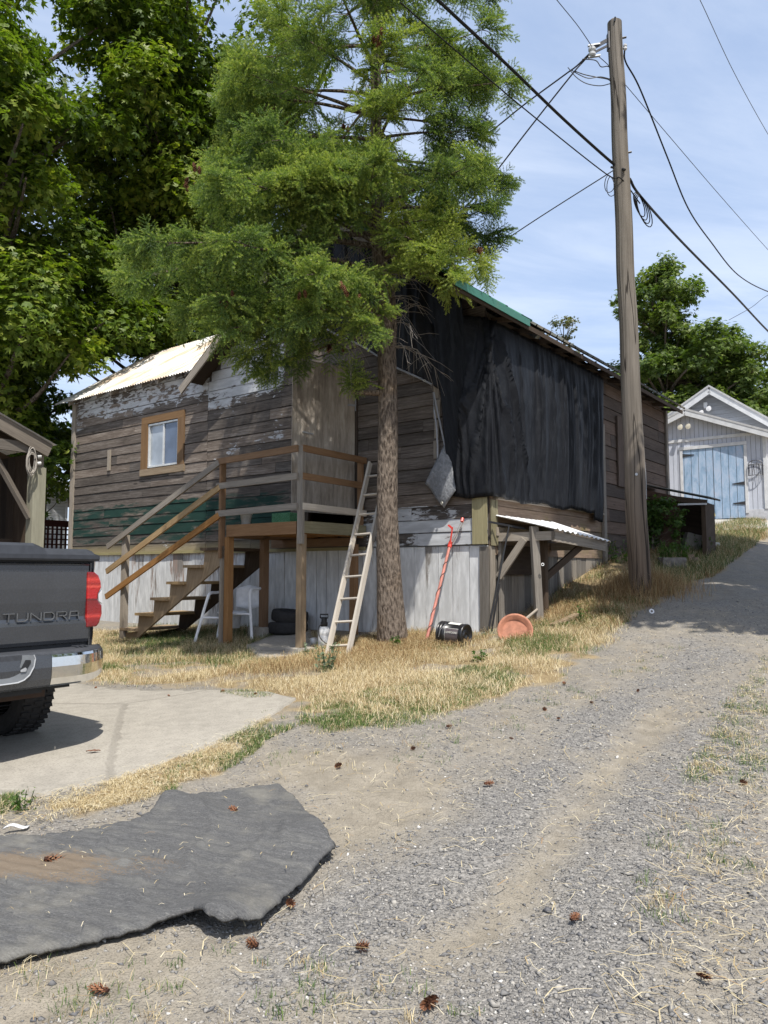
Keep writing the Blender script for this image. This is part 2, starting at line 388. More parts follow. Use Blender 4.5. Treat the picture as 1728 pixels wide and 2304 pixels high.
def concrete(name, base=(.42, .39, .34), stain=.5):
    s = Nt(name); p = s.geo()
    n1 = s.noise(p, 1.1, 6, .62); n2 = s.noise(p, 9., 5, .6); n3 = s.noise(p, 70., 3, .6); v = s.vor(p, 120.)
    c = s.ramp(s.add(s.mul(n1, .5), s.mul(n2, .5)), [(.3, tuple(k*.72 for k in base)), (.55, base), (.75, tuple(k*1.14 for k in base))])
    c = s.mix(s.mul(s.step(n3, .46, .70), .5), c, (.15, .138, .118)); c = s.mix(s.mul(s.step(v, .14, .02), .6), c, (.6, .57, .52))
    crack = s.vor(s.n('ShaderNodeVectorMath', {0: p, 1: s.n('ShaderNodeCombineXYZ', {0: s.mul(n2, .10), 1: s.mul(n1, .15), 2: 0.}).outputs[0]}, operation='ADD').outputs[0], .33, 'DISTANCE_TO_EDGE')
    ck = s.step(crack, .010, .003); c = s.mix(s.mul(ck, .3), c, (.1, .09, .075))
    return s.out(c, .9, 0, s.bump(s.add(s.mul(n3, .6), s.add(s.mul(n2, .5), s.mul(ck, -1.5))), .004, .8), .2)

def sheet(name, poly, mat, up, step=.12, skirt=.12, rough_edge=.03, **kw):
    # a slab following the terrain, clipped to poly (ragged edge), with a skirt
    bm = bmesh.new(); pts = []
    n = len(poly)
    for i in range(n):
        a, b = poly[i], poly[(i+1) % n]; L = np.linalg.norm(b-a); k = max(1, int(L/.10))
        for j in range(k):
            p = a+(b-a)*j/k; o = (fbm(np.array([p[0]]), np.array([p[1]]), 4., 2)[0]-.5)*rough_edge*2; e = (b-a)/L
            pts.append(p+V(-e[1], e[0])*o)
    vs = [bm.verts.new((p[0], p[1], 0)) for p in pts]; f = bm.faces.new(vs)
    bmesh.ops.triangulate(bm, faces=[f])
    x0, y0 = np.min(pts, 0); x1, y1 = np.max(pts, 0)
    for ax, lo, hi in ((0, x0, x1), (1, y0, y1)):
        k = lo+step
        while k < hi:
            co = (k, 0, 0) if ax == 0 else (0, k, 0); no = (1, 0, 0) if ax == 0 else (0, 1, 0)
            bmesh.ops.bisect_plane(bm, geom=bm.verts[:]+bm.edges[:]+bm.faces[:], plane_co=co, plane_no=no, dist=1e-5); k += step
    hs = H(np.array([v.co.x for v in bm.verts]), np.array([v.co.y for v in bm.verts]))
    for v, h in zip(bm.verts, hs): v.co.z = h+up
    ed = [e for e in bm.edges if e.is_boundary]
    r = bmesh.ops.extrude_edge_only(bm, edges=ed)
    for g in r['geom']:
        if isinstance(g, bmesh.types.BMVert): g.co.z -= skirt
    bmesh.ops.recalc_face_normals(bm, faces=bm.faces)
    me = bpy.data.meshes.new(name); bm.to_mesh(me); bm.free(); me.materials.append(mat)
    for p in me.polygons: p.use_smooth = True
    return link(name, me, **kw)
build_ground()
sheet('driveway', PAD, concrete('pad concrete', (.335, .31, .265)), .018, kind='structure')
sheet('concrete_slab', SLAB, concrete('slab concrete', (.36, .33, .28)), .03, step=.2, kind='structure')

# ------------------------------------------------------------------ world, sun, camera
SUN = V(.29*math.cos(math.radians(61))/.993, -.95*math.cos(math.radians(61))/.993, math.sin(math.radians(61))); SUN /= np.linalg.norm(SUN)
def world():
    w = bpy.data.worlds.new('World'); scene.world = w; w.use_nodes = True; s = Nt('', world=w)
    sky = s.n('ShaderNodeTexSky', None, sky_type='NISHITA', sun_disc=False)
    sky.sun_elevation = math.asin(SUN[2]); sky.sun_rotation = math.atan2(SUN[0], SUN[1]); sky.air_density = 1.0; sky.dust_density = 1.6; sky.ozone_density = 1.0
    d = s.n('ShaderNodeTexCoord').outputs['Generated']; x, y, z = s.sep(d)
    zz = s.math('MAXIMUM', z, .06); px = s.math('DIVIDE', x, zz); py = s.math('DIVIDE', y, zz)
    q = s.comb(s.add(s.mul(px, .55), s.mul(py, .2)), s.add(s.mul(py, 1.5), s.mul(px, -.55)), 0.)
    n1 = s.noise(q, 1.1, 8, .62, dist=.5); n2 = s.noise(s.comb(px, py), .5, 3, .5)
    m = s.mul(s.step(s.add(s.mul(n1, .75), s.mul(n2, .4)), .40, .82), .42)
    haze = s.step(z, .75, .05, 0.46, .62)
    skyc = s.mix(.3, sky.outputs[0], s.mix(1., sky.outputs[0], (1.3, 1.0, .9), 'MULTIPLY'))
    col = s.mix(m, s.mix(haze, skyc, (3.3, 4.35, 6.3)), (6.3, 6.7, 7.3))
    bg = s.n('ShaderNodeBackground', {0: col, 1: SKY_STRENGTH}); s.n('ShaderNodeOutputWorld', {0: bg.outputs[0]})
SKY_STRENGTH = .145
world()
sl = bpy.data.lights.new('sun', 'SUN'); sl.energy = 4.9; sl.angle = math.radians(.5); sl.color = (1, .955, .88)
so = bpy.data.objects.new('sun', sl); COL.objects.link(so); so.location = (0, 0, 30)
so.rotation_euler = Vector(-SUN).to_track_quat('-Z', 'Y').to_euler()
cam = bpy.data.cameras.new('camera'); co = bpy.data.objects.new('camera', cam); COL.objects.link(co); scene.camera = co
cam.sensor_fit = 'VERTICAL'; cam.sensor_height = 36.; cam.lens = 36*FPX/2304; cam.clip_end = 1000; cam.clip_start = .05
co.location = (0, 0, EYE); co.rotation_euler = (math.pi/2+PITCH, 0, 0)
vs = scene.view_settings; vs.view_transform = 'Standard'; vs.look = 'None'; vs.exposure = .34; vs.gamma = 1
scene.cycles.max_bounces = 5; scene.cycles.diffuse_bounces = 3; scene.cycles.glossy_bounces = 2; scene.cycles.transmission_bounces = 3; scene.cycles.transparent_max_bounces = 4
# ------------------------------------------------------------------ house materials
def m_front(s_white_left=True): pass
BROWN = [(.27, (.013, .011, .009)), (.42, (.064, .052, .043)), (.55, (.135, .113, .096)), (.74, (.31, .278, .245))]
def pm_white(s, x, y, w):
    f = flakes(s, x, y, w, 4.6, 15.)
    A = s.mul(band(s, x, 3.9, 4.1, 6.05, 6.10), s.add(s.add(s.mul(s.step(y, 2.9, 3.5), .22), s.mul(s.step(y, 1.3, 2.4), .085)), s.mul(w, .0016)))
    B = s.mul(s.mul(s.step(x, 2.6, 2.2), s.step(y, 1.0, .9)), s.add(.10, s.mul(w, .0056)))
    Cc = s.mul(s.step(x, 2.4, 2.0), s.mul(s.step(y, 1.4, 1.0), .06))
    D = s.mul(s.mul(s.step(x, 6.04, 6.1), s.step(y, 2.95, 3.5)), .22)
    E = s.mul(s.step(x, 6.04, 6.1), s.mul(s.step(y, 2.2, 1.4), .085))
    return s.add(f, s.add(s.add(s.add(A, B), s.add(Cc, D)), s.add(E, -.245)))
def pm_green(s, x, y, w):
    f = flakes(s, x, y, w, 1.6, 10., 9.)
    e = s.noise(s.comb(s.mul(x, 2.), 0., 0.), 1, 3)
    top = s.step(s.add(y, s.mul(e, .25)), 1.62, 1.50); bot = s.step(y, .50, .62)
    m = s.mul(s.mul(top, bot), s.step(x, 3.7, 3.9))
    return s.mul(s.add(s.add(f, -.085), s.mul(w, .0040)), m)
def st_front(s, x, y, col):
    # grey weathering, moss near the sill
    n = s.noise(s.comb(s.mul(x, .35), s.mul(y, .8)), 1, 4, .6)
    col = s.mix(s.step(n, .5, .75, 0, .5), col, s.mix(1., col, (.82, .86, .9), 'MULTIPLY'))
    m = s.mul(s.step(y, .62, .42), s.step(x, 3., 6.)); col = s.mix(s.mul(m, .55), col, (.36, .30, .16))
    return col
M_FRONT = wood('weathered front siding', BROWN, .30, [((.52, .535, .55), pm_white, .022, .5), ((.017, .050, .040), pm_green, .06, .3)], 60, stain=st_front)
def st_side(s, x, y, col):
    n = s.noise(s.comb(s.mul(x, 1.3), s.mul(y, 2.2)), 1, 5, .65); near = s.step(x, 4.3, 3.9)
    grey = s.mix(1., col, (1.75, 1.75, 1.62), 'MULTIPLY'); col = s.mix(near, col, grey)
    m = s.mul(s.mul(s.step(n, .48, .68), near), s.step(y, 1.15, .7)); col = s.mix(s.mul(m, .6), col, (.17, .145, .05))
    return col
def pm_sidewhite(s, x, y, w): return s.add(flakes(s, x, y, w, 5., 14., 4.), -.3)
M_SIDE = wood('weathered side siding', [(.22, (.028, .021, .017)), (.45, (.078, .058, .047)), (.65, (.135, .104, .086)), (.85, (.22, .178, .15))], .28, [((.6, .58, .54), pm_sidewhite, .03, .4)], 50, stain=st_side)
def pm_board(s, x, y, w):   # vertical lower boards: x is height here, y across
    f = flakes(s, x, y, w, 1.4, 9., 2.); g = s.step(y, 4.4, 5.4)
    return s.add(f, s.add(s.mul(s.step(x, .3, -.2), .03), s.add(.0, s.add(s.mul(w, .0030), s.mul(g, -.05)))))
def st_board(s, x, y, col):
    n = s.noise(s.comb(s.mul(x, 1.5), s.mul(y, 4.)), 1, 5, .6)
    col = s.mix(s.mul(s.step(y, 4.2, 5.5), s.step(n, .4, .6, 0, .45)), col, (.40, .25, .19))
    low = s.step(s.add(x, s.mul(n, .35)), -.62, -.85); return s.mix(s.mul(low, .7), col, (.10, .075, .045))
M_BOARD = wood('flaking white vertical boards', [(.22, (.10, .088, .075)), (.45, (.24, .215, .19)), (.65, (.36, .335, .305)), (.85, (.5, .47, .43))], .22, [((.68, .69, .69), pm_board, .045, .5)], 40, stain=st_board)
M_BOARDS = wood('grey vertical boards', [(.22, (.07, .06, .05)), (.45, (.17, .15, .125)), (.65, (.27, .245, .21)), (.85, (.40, .37, .33))], .3, [], 40)
M_GREY = wood('grey weathered timber', [(.22, (.09, .078, .066)), (.45, (.21, .185, .155)), (.65, (.32, .285, .24)), (.85, (.44, .40, .345))], .2, [], 55)
M_MOSS = wood('mossy corner board', [(.22, (.13, .11, .06)), (.45, (.24, .21, .115)), (.65, (.33, .295, .17)), (.85, (.42, .38, .25))], .2, [], 45)
M_CEDAR = wood('orange brown timber', [(.22, (.10, .052, .026)), (.45, (.215, .118, .056)), (.65, (.295, .175, .09)), (.85, (.39, .25, .14))], .22, [], 30)
M_TAN = wood('tan timber', [(.22, (.13, .088, .05)), (.45, (.27, .19, .11)), (.65, (.37, .275, .17)), (.85, (.47, .37, .24))], .2, [], 34)
M_PLY = wood('weathered plywood', [(.22, (.09, .075, .06)), (.42, (.20, .17, .14)), (.56, (.34, .30, .255)), (.8, (.58, .54, .48))], .1, [], 20, knots=False)
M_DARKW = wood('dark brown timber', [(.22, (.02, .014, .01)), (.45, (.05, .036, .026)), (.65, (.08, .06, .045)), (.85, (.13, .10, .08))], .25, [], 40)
M_PALE = wood('bleached ladder timber', [(.22, (.24, .21, .17)), (.45, (.42, .375, .315)), (.65, (.53, .485, .42)), (.85, (.62, .57, .5))], .15, [], 40)

def roof_metal(name, base, rust, rustamt, rough=.4, metal=.6):
    s = Nt(name); uv = s.uv(); x, y, _ = s.sep(uv); g = s.noise(s.comb(s.mul(x, 2.5), s.mul(y, .35)), 1, 6, .65); p = s.noise(s.geo(), 1.2, 5, .6); f = s.noise(s.geo(), 30., 3, .6)
    m = s.step(s.add(s.mul(g, .6), s.mul(p, .5)), rustamt, rustamt+.2); c = s.mix(s.mul(m, .75), base, rust)
    c = s.mix(s.mul(s.step(f, .5, .7), .2), c, s.mix(1., c, (.7, .68, .64), 'MULTIPLY'))
    return s.out(c, s.step(m, 0, 1, rough, .75), s.step(m, 0, 1, metal, .1), None, .5)
M_TIN = roof_metal('weathered corrugated tin', (.62, .62, .60), (.42, .27, .13), .46, .5, .3)
M_GREENTIN = roof_metal('green roof metal', (.06, .20, .145), (.16, .19, .15), .62, .45, .2)
M_OLDTIN = roof_metal('dark rusty roof metal', (.16, .18, .165), (.12, .075, .045), .45, .55, .4)
M_WHITETIN = roof_metal('white corrugated sheet', (.78, .79, .80), (.6, .56, .48), .66, .4, .1)
M_SCREW = plain('dull steel', (.3, .3, .3), .5, .8)

def clap(mb, fp, t0, t1, z0, z1, ob, ot, back=0.0, r=None, tilt=0.0):
    # one lapped board on wall function fp(t, off, z): bottom edge proud by ob, top by ot
    if r is None: r = R.random()
    a = [fp(t0, ob, z0), fp(t1, ob, z0+tilt), fp(t1, ot, z1+tilt), fp(t0, ot, z1)]
    b = [fp(t0, back, z0), fp(t1, back, z0+tilt), fp(t1, back, z1+tilt), fp(t0, back, z1)]
    uv = [(t0, z0), (t1, z0), (t1, z1), (t0, z1)]
    mb.face(a, uv, r); mb.face([b[0], b[1], a[1], a[0]], [(t0, z0), (t1, z0), (t1, z0+.01), (t0, z0+.01)], r)
    mb.face([a[3], a[2], b[2], b[3]], [(t0, z1), (t1, z1), (t1, z1), (t0, z1)], r)
    mb.face([a[0], a[3], b[3], b[0]], [(t0, z0), (t0, z1), (t0+.02, z1), (t0+.02, z0)], r)
    mb.face([a[1], b[1], b[2], a[2]], [(t1, z0), (t1+.02, z0), (t1+.02, z1), (t1, z1)], r)
def siding(mb, fp, z0, ztop, hgt, lim, holes=(), seg=(2.2, 4.4), jit=.004, gap=.009, base=0.0):
    # lim(z) -> (tmin, tmax); holes (t0, t1, z0, z1)
    z = z0
    while z < ztop-.02:
        h = hgt*R.uniform(.96, 1.04); z1 = min(z+h, ztop); a, b = lim((z+z1)/2)
        if b-a > .05:
            cuts = [a]; t = a+R.uniform(.6, seg[1])
            while t < b-.5: cuts.append(t); t += R.uniform(*seg)
            cuts.append(b)
            spans = list(zip(cuts[:-1], cuts[1:])); zm = (z+z1)/2
            for h0, h1, hz0, hz1 in holes:
                if hz0-.02 < zm < hz1+.02:
                    ns = []
                    for s0, s1 in spans:
                        if s1 <= h0 or s0 >= h1: ns.append((s0, s1)); continue
                        if s0 < h0-.03: ns.append((s0, h0))
                        if s1 > h1+.03: ns.append((h1, s1))
                    spans = ns
            for s0, s1 in spans:
                j = R.uniform(-jit, jit)
                clap(mb, fp, s0+.002, s1-.002, z+gap/2+R.uniform(-.002, .002), z1-gap/2, base+.022+j, base+.011+j*.5, base-.02, tilt=R.uniform(-.006, .006))
        z = z1
def vboards(mb, fp, t0, t1, bot, top, wid=(.2, .3), base=0.0):
    t = t0
    while t < t1-.03:
        w = min(R.uniform(*wid), t1-t); r = R.random(); o = base+.02+R.uniform(-.006, .006); zb = bot(t+w/2)-R.uniform(0, .05); g = R.uniform(.004, .014)
        sk = R.uniform(-.008, .008)
        a = [fp(t+g, o, zb), fp(t+w, o+R.uniform(-.003, .003), zb), fp(t+w+sk*.3, o, top), fp(t+g+sk*.3, o, top)]
        b = [fp(t+g, base-.02, zb), fp(t+w, base-.02, zb), fp(t+w, base-.02, top), fp(t+g, base-.02, top)]
        mb.face(a, [(zb, t), (zb, t+w), (top, t+w), (top, t)], r)
        mb.face([a[0], a[3], b[3], b[0]], [(zb, t), (top, t), (top, t+.02), (zb, t+.02)], r)
        mb.face([a[1], b[1], b[2], a[2]], [(zb, t), (zb, t+.02), (top, t+.02), (top, t)], r)
        mb.face([b[0], b[1], a[1], a[0]], None, r); t += w

# ------------------------------------------------------------------ house
SILL, EAVE, PITCHR, RIDT = .38, 3.57, .72, 2.93
RIDGE = EAVE+PITCHR*(RIDT+.4)
roofz = lambda t: RIDGE-abs(t-RIDT)*PITCHR
HLEN = 7.92
house = thing('wooden_house', 'weathered old wooden house with peeling paint, tin roofs and raised door', 'house', FP(3, -4, -.9))
DOORH = (2.42, 3.42, .70, 2.98)
WIN = (6.96, 7.95, 2.11, 3.01)
mb = MB()
siding(mb, FP, SILL, 5.75, .188, lambda z: (0.02 if z < roofz(0)-.08 else RIDT-(RIDGE-.08-z)/PITCHR, 6.06 if z < roofz(6.06)-.08 else RIDT+(RIDGE-.08-z)/PITCHR), [DOORH], base=.012)
for a, b, z0, z1 in ((0, DOORH[0], SILL, 3.7), (DOORH[1], 6.1, SILL, 3.7), (DOORH[0], DOORH[1], SILL, .7), (DOORH[0], DOORH[1], 2.98, 3.7)):
    mb.face([FP(a, -.015, z0), FP(b, -.015, z0), FP(b, -.015, z1), FP(a, -.015, z1)], None, .1)
mb.face([FP(0, -.015, 3.7), FP(6.1, -.015, 3.7), FP(RIDT, -.015, 5.9)], None, .1)
mb.build('front_wall', M_FRONT, house)
mb = MB()
siding(mb, FP, SILL, 3.95, .192, lambda z: (6.08, 10.78), [WIN])
for a, b, z0, z1 in ((6.05, WIN[0], SILL, 3.95), (WIN[1], 10.8, SILL, 3.95), (WIN[0], WIN[1], SILL, WIN[2]), (WIN[0], WIN[1], WIN[3], 3.95)):
    mb.face([FP(a, -.03, z0), FP(b, -.03, z0), FP(b, -.03, z1), FP(a, -.03, z1)], None, .1)
mb.build('wing_wall', M_FRONT, house)
mb = MB()
siding(mb, SPt, .0, 3.62, .235, lambda z: (.02 if z > SILL-.06 else 4.15, HLEN), seg=(2.6, 4.6))
mb.face([SPt(0, -.03, -.1), SPt(HLEN, -.03, -.1), SPt(HLEN, -.03, 3.7), SPt(0, -.03, 3.7)], None, .1)
mb.build('side_wall', M_SIDE, house)
# walls away from the camera: far gable, far side, wing end and back
mb = MB()
BK = lambda t, off, z: HC+U*(HLEN+off)+W*t+ZZ*(z+EYE)
siding(mb, BK, .3, 5.75, .235, lambda z: (0.02 if z < roofz(0)-.08 else RIDT-(RIDGE-.08-z)/PITCHR, 6.0 if z < roofz(6)-.08 else RIDT+(RIDGE-.08-z)/PITCHR))
LS = lambda r, off, z: HC+W*(6.06+off)+U*r+ZZ*(z+EYE)
siding(mb, LS, .3, 3.6, .235, lambda z: (4.6, HLEN))
WE = lambda r, off, z: HC+W*(10.8+off)+U*r+ZZ*(z+EYE)
siding(mb, WE, .2, 5.5, .235, lambda z: (0.02 if z < 3.9 else (z-3.85)/.74, 4.6 if z < 3.9 else 4.6-(z-3.85)/.74))
WB = lambda t, off, z: HC+U*(4.6+off)+W*t+ZZ*(z+EYE)
siding(mb, WB, .2, 3.9, .235, lambda z: (6.1, 10.78))
for q in ([BK(0, -.03, -.5), BK(6.05, -.03, -.5), BK(6.05, -.03, 3.6), BK(RIDT, -.03, 5.9), BK(0, -.03, 3.6)], [LS(0, -.03, -.6), LS(HLEN, -.03, -.6), LS(HLEN, -.03, 3.6), LS(0, -.03, 3.6)],
          [WE(0, -.03, -1.2), WE(4.6, -.03, -1.2), WE(4.6, -.03, 3.8), WE(2.3, -.03, 5.5), WE(0, -.03, 3.8)], [WB(6.1, -.03, -1.2), WB(10.8, -.03, -1.2), WB(10.8, -.03, 3.8), WB(6.1, -.03, 3.8)]):
    mb.face(q, None, .3)
mb.build('rear_wall', M_SIDE, house)
# lower vertical boards
mb = MB(); bot = lambda t: Hs(*(HC+W*t)[:2])-EYE-.06
vboards(mb, FP, .02, 10.75, bot, SILL-.02, base=-.02)
mb.face([FP(0, -.05, -1.6), FP(10.8, -.05, -1.6), FP(10.8, -.05, SILL), FP(0, -.05, SILL)], None, .1)
mb.build('lower_front_boards', M_BOARD, house)
mb = MB(); bots = lambda r: Hs(*(HC+U*r)[:2])-EYE-.08
vboards(mb, SPt, .02, 4.15, bots, SILL-.02, (.15, .26), base=-.02)
mb.face([SPt(0, -.05, -1.2), SPt(HLEN, -.05, -1.2), SPt(HLEN, -.05, SILL), SPt(0, -.05, SILL)], None, .1)
mb.build('lower_side_boards', M_BOARDS, house)
# drip boards, corner boards, battens
def boardbox(mb, fp, t0, t1, z0, z1, o0, o1, vert=False, r=None):
    c = [fp(t, o, z) for o in (o0, o1) for z in (z0, z1) for t in (t0, t1)]
    if vert: c = [fp(t, o, z) for o in (o0, o1) for t in (t0, t1) for z in (z0, z1)]
    mb.hexa(c, r)
mb = MB(); boardbox(mb, FP, 6.1, 10.8, SILL-.03, SILL+.02, 0, .045); boardbox(mb, FP, 2.2, 6.05, SILL-.045, SILL+.005, 0, .04)
mb.build('drip_board', M_MOSS, house)
mb = MB(); boardbox(mb, FP, 10.72, 10.86, -1.1, 3.83, .0, .05, True); mb.build('corner_board', M_GREY, house)
mb = MB(); boardbox(mb, FP, .0, .235, SILL-.0, 1.03, .035, .06, True)
o = mb.build('corner_board', M_MOSS, house)
mb = MB(); boardbox(mb, SPt, .0, .16, SILL-.02, 1.0, .03, .055, True); mb.build('corner_board', M_MOSS, house)
mb = MB(); boardbox(mb, FP, .0, .14, -1.0, SILL-.03, .005, .03, True); boardbox(mb, SPt, .0, .12, -1.0, SILL-.03, .005, .03, True); mb.build('corner_board', M_BOARDS, house)
for b in ((4.05, 4.17, .1, 2.7, .02, .07), (7.82, 7.94, 1.2, 3.6, .02, .06)):
    mb = MB(); boardbox(mb, SPt, *b, True); mb.build('batten', M_GREY, house)
mb = MB(); boardbox(mb, SPt, .1, 3.98, 1.015, 1.045, .0, .10); mb.build('ledge_board', M_GREY, house)
mb = MB(); boardbox(mb, SPt, 4.85, 5.15, 1.62, 2.98, .03, .06, True); boardbox(mb, SPt, 5.16, 5.45, 1.62, 2.98, .03, .055, True); boardbox(mb, SPt, 5.46, 5.75, 1.62, 2.98, .03, .06, True)
mb.build('board_shutter', M_SIDE, house)
mb = MB(); boardbox(mb, FP, 9.28, 9.37, 2.17, 2.62, .02, .055, True); mb.build('wall_cleat', M_GREY, house)
mb = MB()     # patch of upright offcuts beside the tarp
for k in range(5): boardbox(mb, FP, .78+R.uniform(-.02, .02), .86+R.uniform(0, .03), 1.35+k*.3, 1.62+k*.3, .03, .05, True)
mb.build('patch_board', M_GREY, house)
# ---- roof sheets
def corr(mb, O, A, B, n_len, pitch, amp, nb=3, ribs=False, r=.5, skew=None):
    """sheet from origin O: A along the eave, B up the slope; corrugation runs up the slope"""
    L = np.linalg.norm(A); a = A/L; lb = np.linalg.norm(B); nrm = np.cross(a, B/lb); nrm = nrm if nrm[2] > 0 else -nrm
    if ribs:
        xs = []; x = 0
        while x < L: xs += [(x, 0), (x+pitch*.80, 0), (x+pitch*.84, amp), (x+pitch*.96, amp)]; x += pitch
        xs = [(min(x, L), h) for x, h in xs]+[(L, 0)]
    else:
        m = max(8, int(L/pitch*6)); xs = [(L*i/m, amp*math.sin(2*math.pi*(L*i/m)/pitch)) for i in range(m+1)]
    Gd = []; uv = []
    for j in range(nb+1):
        f = j/nb
        Gd.append([O+a*x+B*f+nrm*h+nrm*(R.uniform(-.004, .004)) for x, h in xs]); uv.append([(x, f*lb) for x, h in xs])
    if skew is not None:
        for j in range(nb+1):
            for i in range(len(xs)): Gd[j][i] = skew(Gd[j][i], j/nb, xs[i][0])
    G1 = np.array(Gd); UVg = np.array(uv); mb.grid(G1, r, False, UVg)
    mb.grid(G1-nrm*.004, r, False, UVg, True)
    for i in range(len(xs)-1): mb.face([Gd[0][i], Gd[0][i+1], Gd[0][i+1]-nrm*.004, Gd[0][i]-nrm*.004], [uv[0][i], uv[0][i+1], uv[0][i+1], uv[0][i]], r)
roof = MB()
eaveR = lambda r: SPt(r, .4, EAVE); slope = W*(RIDT+.4)+ZZ*(RIDGE-EAVE)
for k in range(4): corr(roof, eaveR(.55+k*1.87)+ZZ*(.03+.004*k), U*1.9, slope*1.003, 0, .23, .03, 3, True, r=.2+.1*k)
rf = roof.build('main_roof', M_OLDTIN, house)
roof = MB()
def skewR(p, f, x):  # front edge flares out towards the eave
    return p-U*(1.05*(1-f)**1.2)*max(0, 1-x/1.05)
corr(roof, eaveR(-.45)+ZZ*.045, U*1.05, slope*1.003, 0, .23, .03, 6, True, skew=skewR)
roof.build('green_roof_edge', M_GREENTIN, house)
roof = MB(); slopeL = -W*(RIDT+.4)+ZZ*(RIDGE-EAVE)
corr(roof, FP(RIDT*2+.4, .45, EAVE)+ZZ*.03, U*(HLEN+.55), slopeL*1.003, 0, .23, .03, 3, True)
roof.build('left_roof_slope', M_OLDTIN, house)
# fascia under the alley eave, a darker strip with rafter tails
mb = MB(); mb.obox(SPt(-1.48, .37, EAVE-.085), U*(HLEN+1.5), ZZ*.07, -W*.02)
for k in range(13): mb.obox(SPt(.1+k*.63, .0, EAVE-.0), U*.04, -W*.34-ZZ*.07, ZZ*.06)
mb.build('eave_board', M_DARKW, house)
mb = MB(); mb.obox(SPt(-1.49, .41, EAVE-.05), U*2.0, ZZ*.10, -W*.012); mb.build('eave_flashing', M_GREENTIN, house)
# bargeboards of the front gable
mb = MB()
pk = FP(RIDT, .44, RIDGE-.02); le = FP(RIDT*2+.52, .44, EAVE-.1)
mb.beam(le-ZZ*.07, pk-ZZ*.07, .03, .15, (0, 0, 1)); mb.build('bargeboard', M_GREY, house)
mb = MB(); mb.beam(FP(-.35, 1.0, EAVE+.02-.05), pk-ZZ*.07, .03, .15); mb.build('bargeboard', M_GREY, house)
mb = MB()     # boarded soffit under the overhang
mb.face([FP(RIDT*2+.4, .43, EAVE+.0), FP(RIDT, .43, RIDGE-.03), FP(RIDT, 0, RIDGE-.03), FP(RIDT*2+.4, 0, EAVE+.0)], None, .4)
mb.face([FP(-.35, 1.45, EAVE+.01), FP(RIDT, .43, RIDGE-.03), FP(RIDT, 0, RIDGE-.03), FP(-.35, 0, EAVE+.01)], None, .4)
mb.build('soffit', M_DARKW, house)
# wing roof: two corrugated slopes and its rafters
WR = 2.3; WZ = 5.62; WEV = 3.83
mb = MB(); corr(mb, FP(5.95, .26, WEV), W*5.32, U*(WR+.26)+ZZ*(WZ-WEV), 0, .085, .014, 4)
mb.build('wing_roof', M_TIN, house)
mb = MB(); corr(mb, FP(5.95, -2*WR-.26, WEV), W*5.32, -U*(WR+.26)+ZZ*(WZ-WEV), 0, .17, .014, 2)
mb.build('wing_roof', M_TIN, house)
for k in range(9):
    mb = MB(); mb.obox(FP(6.3+k*.55, -.02, WEV+.165), -U*.23-ZZ*.17, W*.05, -ZZ*.085); mb.build('rafter_tail', M_GREY, house)
# window
wf = MB(); t0, t1, z0, z1 = 6.76, 8.16, 1.95, 3.17
boardbox(wf, FP, t0, WIN[0]-.005, z0+.14, z1-.15, .015, .05, True); boardbox(wf, FP, WIN[1]+.005, t1, z0+.14, z1-.15, .015, .05, True)
boardbox(wf, FP, t0, t1, z1-.147, z1, .015, .048)
win = wf.build('window', wood('brown window trim', [(.22, (.07, .042, .024)), (.45, (.14, .088, .051)), (.65, (.19, .125, .075)), (.85, (.26, .18, .115))], .15, [], 30), house)
wf = MB(); boardbox(wf, FP, t0-.02, t1+.02, z0, z0+.137, .015, .055); wf.build('window_sill', M_TAN, win)
wf = MB(); fr = .035
for a, b, c, d in ((WIN[0], WIN[1], WIN[2], WIN[2]+fr), (WIN[0], WIN[1], WIN[3]-fr, WIN[3])): boardbox(wf, FP, a, b, c, d, -.03, .028)
for a, b in ((WIN[0], WIN[0]+fr), (WIN[1]-fr, WIN[1]), (7.43, 7.475)): boardbox(wf, FP, a, b, WIN[2]+fr, WIN[3]-fr, -.03, .024 if a < 7.4 or a > 7.5 else .015, True)
wf.build('window_frame', plain('white aluminium', (.62, .63, .62), .45, .3), win)
def glass(name, col):
    s = Nt(name); n = s.noise(s.geo(), 2.2, 3, .5); c = s.mix(s.step(n, .35, .65), tuple(k*.7 for k in col), col)
    return s.out(c, .04, 0, s.bump(s.noise(s.geo(), 3., 2), .01, .25), .9)
wf = MB(); wf.face([FP(6.97, -.005, WIN[2]+.02), FP(7.46, -.005, WIN[2]+.02), FP(7.46, -.005, WIN[3]-.02), FP(6.97, -.005, WIN[3]-.02)]); wf.build('pane', glass('blue grey glass', (.10, .13, .19)), win)
wf = MB(); wf.face([FP(7.45, -.018, WIN[2]+.02), FP(7.94, -.018, WIN[2]+.02), FP(7.94, -.018, WIN[3]-.02), FP(7.45, -.018, WIN[3]-.02)]); wf.build('pane', glass('glass over pale curtain', (.36, .40, .44)), win)
# open plywood door, hinged on its right edge
hin = FP(2.40, .05, 0); dd = V(-.935, -.355, 0); dd /= np.linalg.norm(dd); dn = V(dd[1], -dd[0], 0)
db = MB(); z0, z1 = .88+EYE, 3.27+EYE
b0 = hin*V(1, 1, 0)
pts = [b0+ZZ*z0, b0+dd*1.02+ZZ*(z0+.05), b0+dd*1.02+ZZ*(z1+.06), b0+ZZ*(z1-.02)]
db.face(pts, [(z0, 0), (z0, 1), (z1, 1), (z1, 0)], .5); bk = [p+dn*.035*(-1 if np.dot(dn, b0) < 0 else 1) for p in pts]
db.face(bk[::-1], [(z1, 0), (z1, 1), (z0, 1), (z0, 0)], .3)
for i in range(4): j = (i+1) % 4; db.face([pts[i], bk[i], bk[j], pts[j]], [(0, 0), (0, .03), (2, .03), (2, 0)], .8)
door = db.build('plywood_door', M_PLY, house)
fo = -dn*(-1 if np.dot(dn, b0) < 0 else 1)*.006
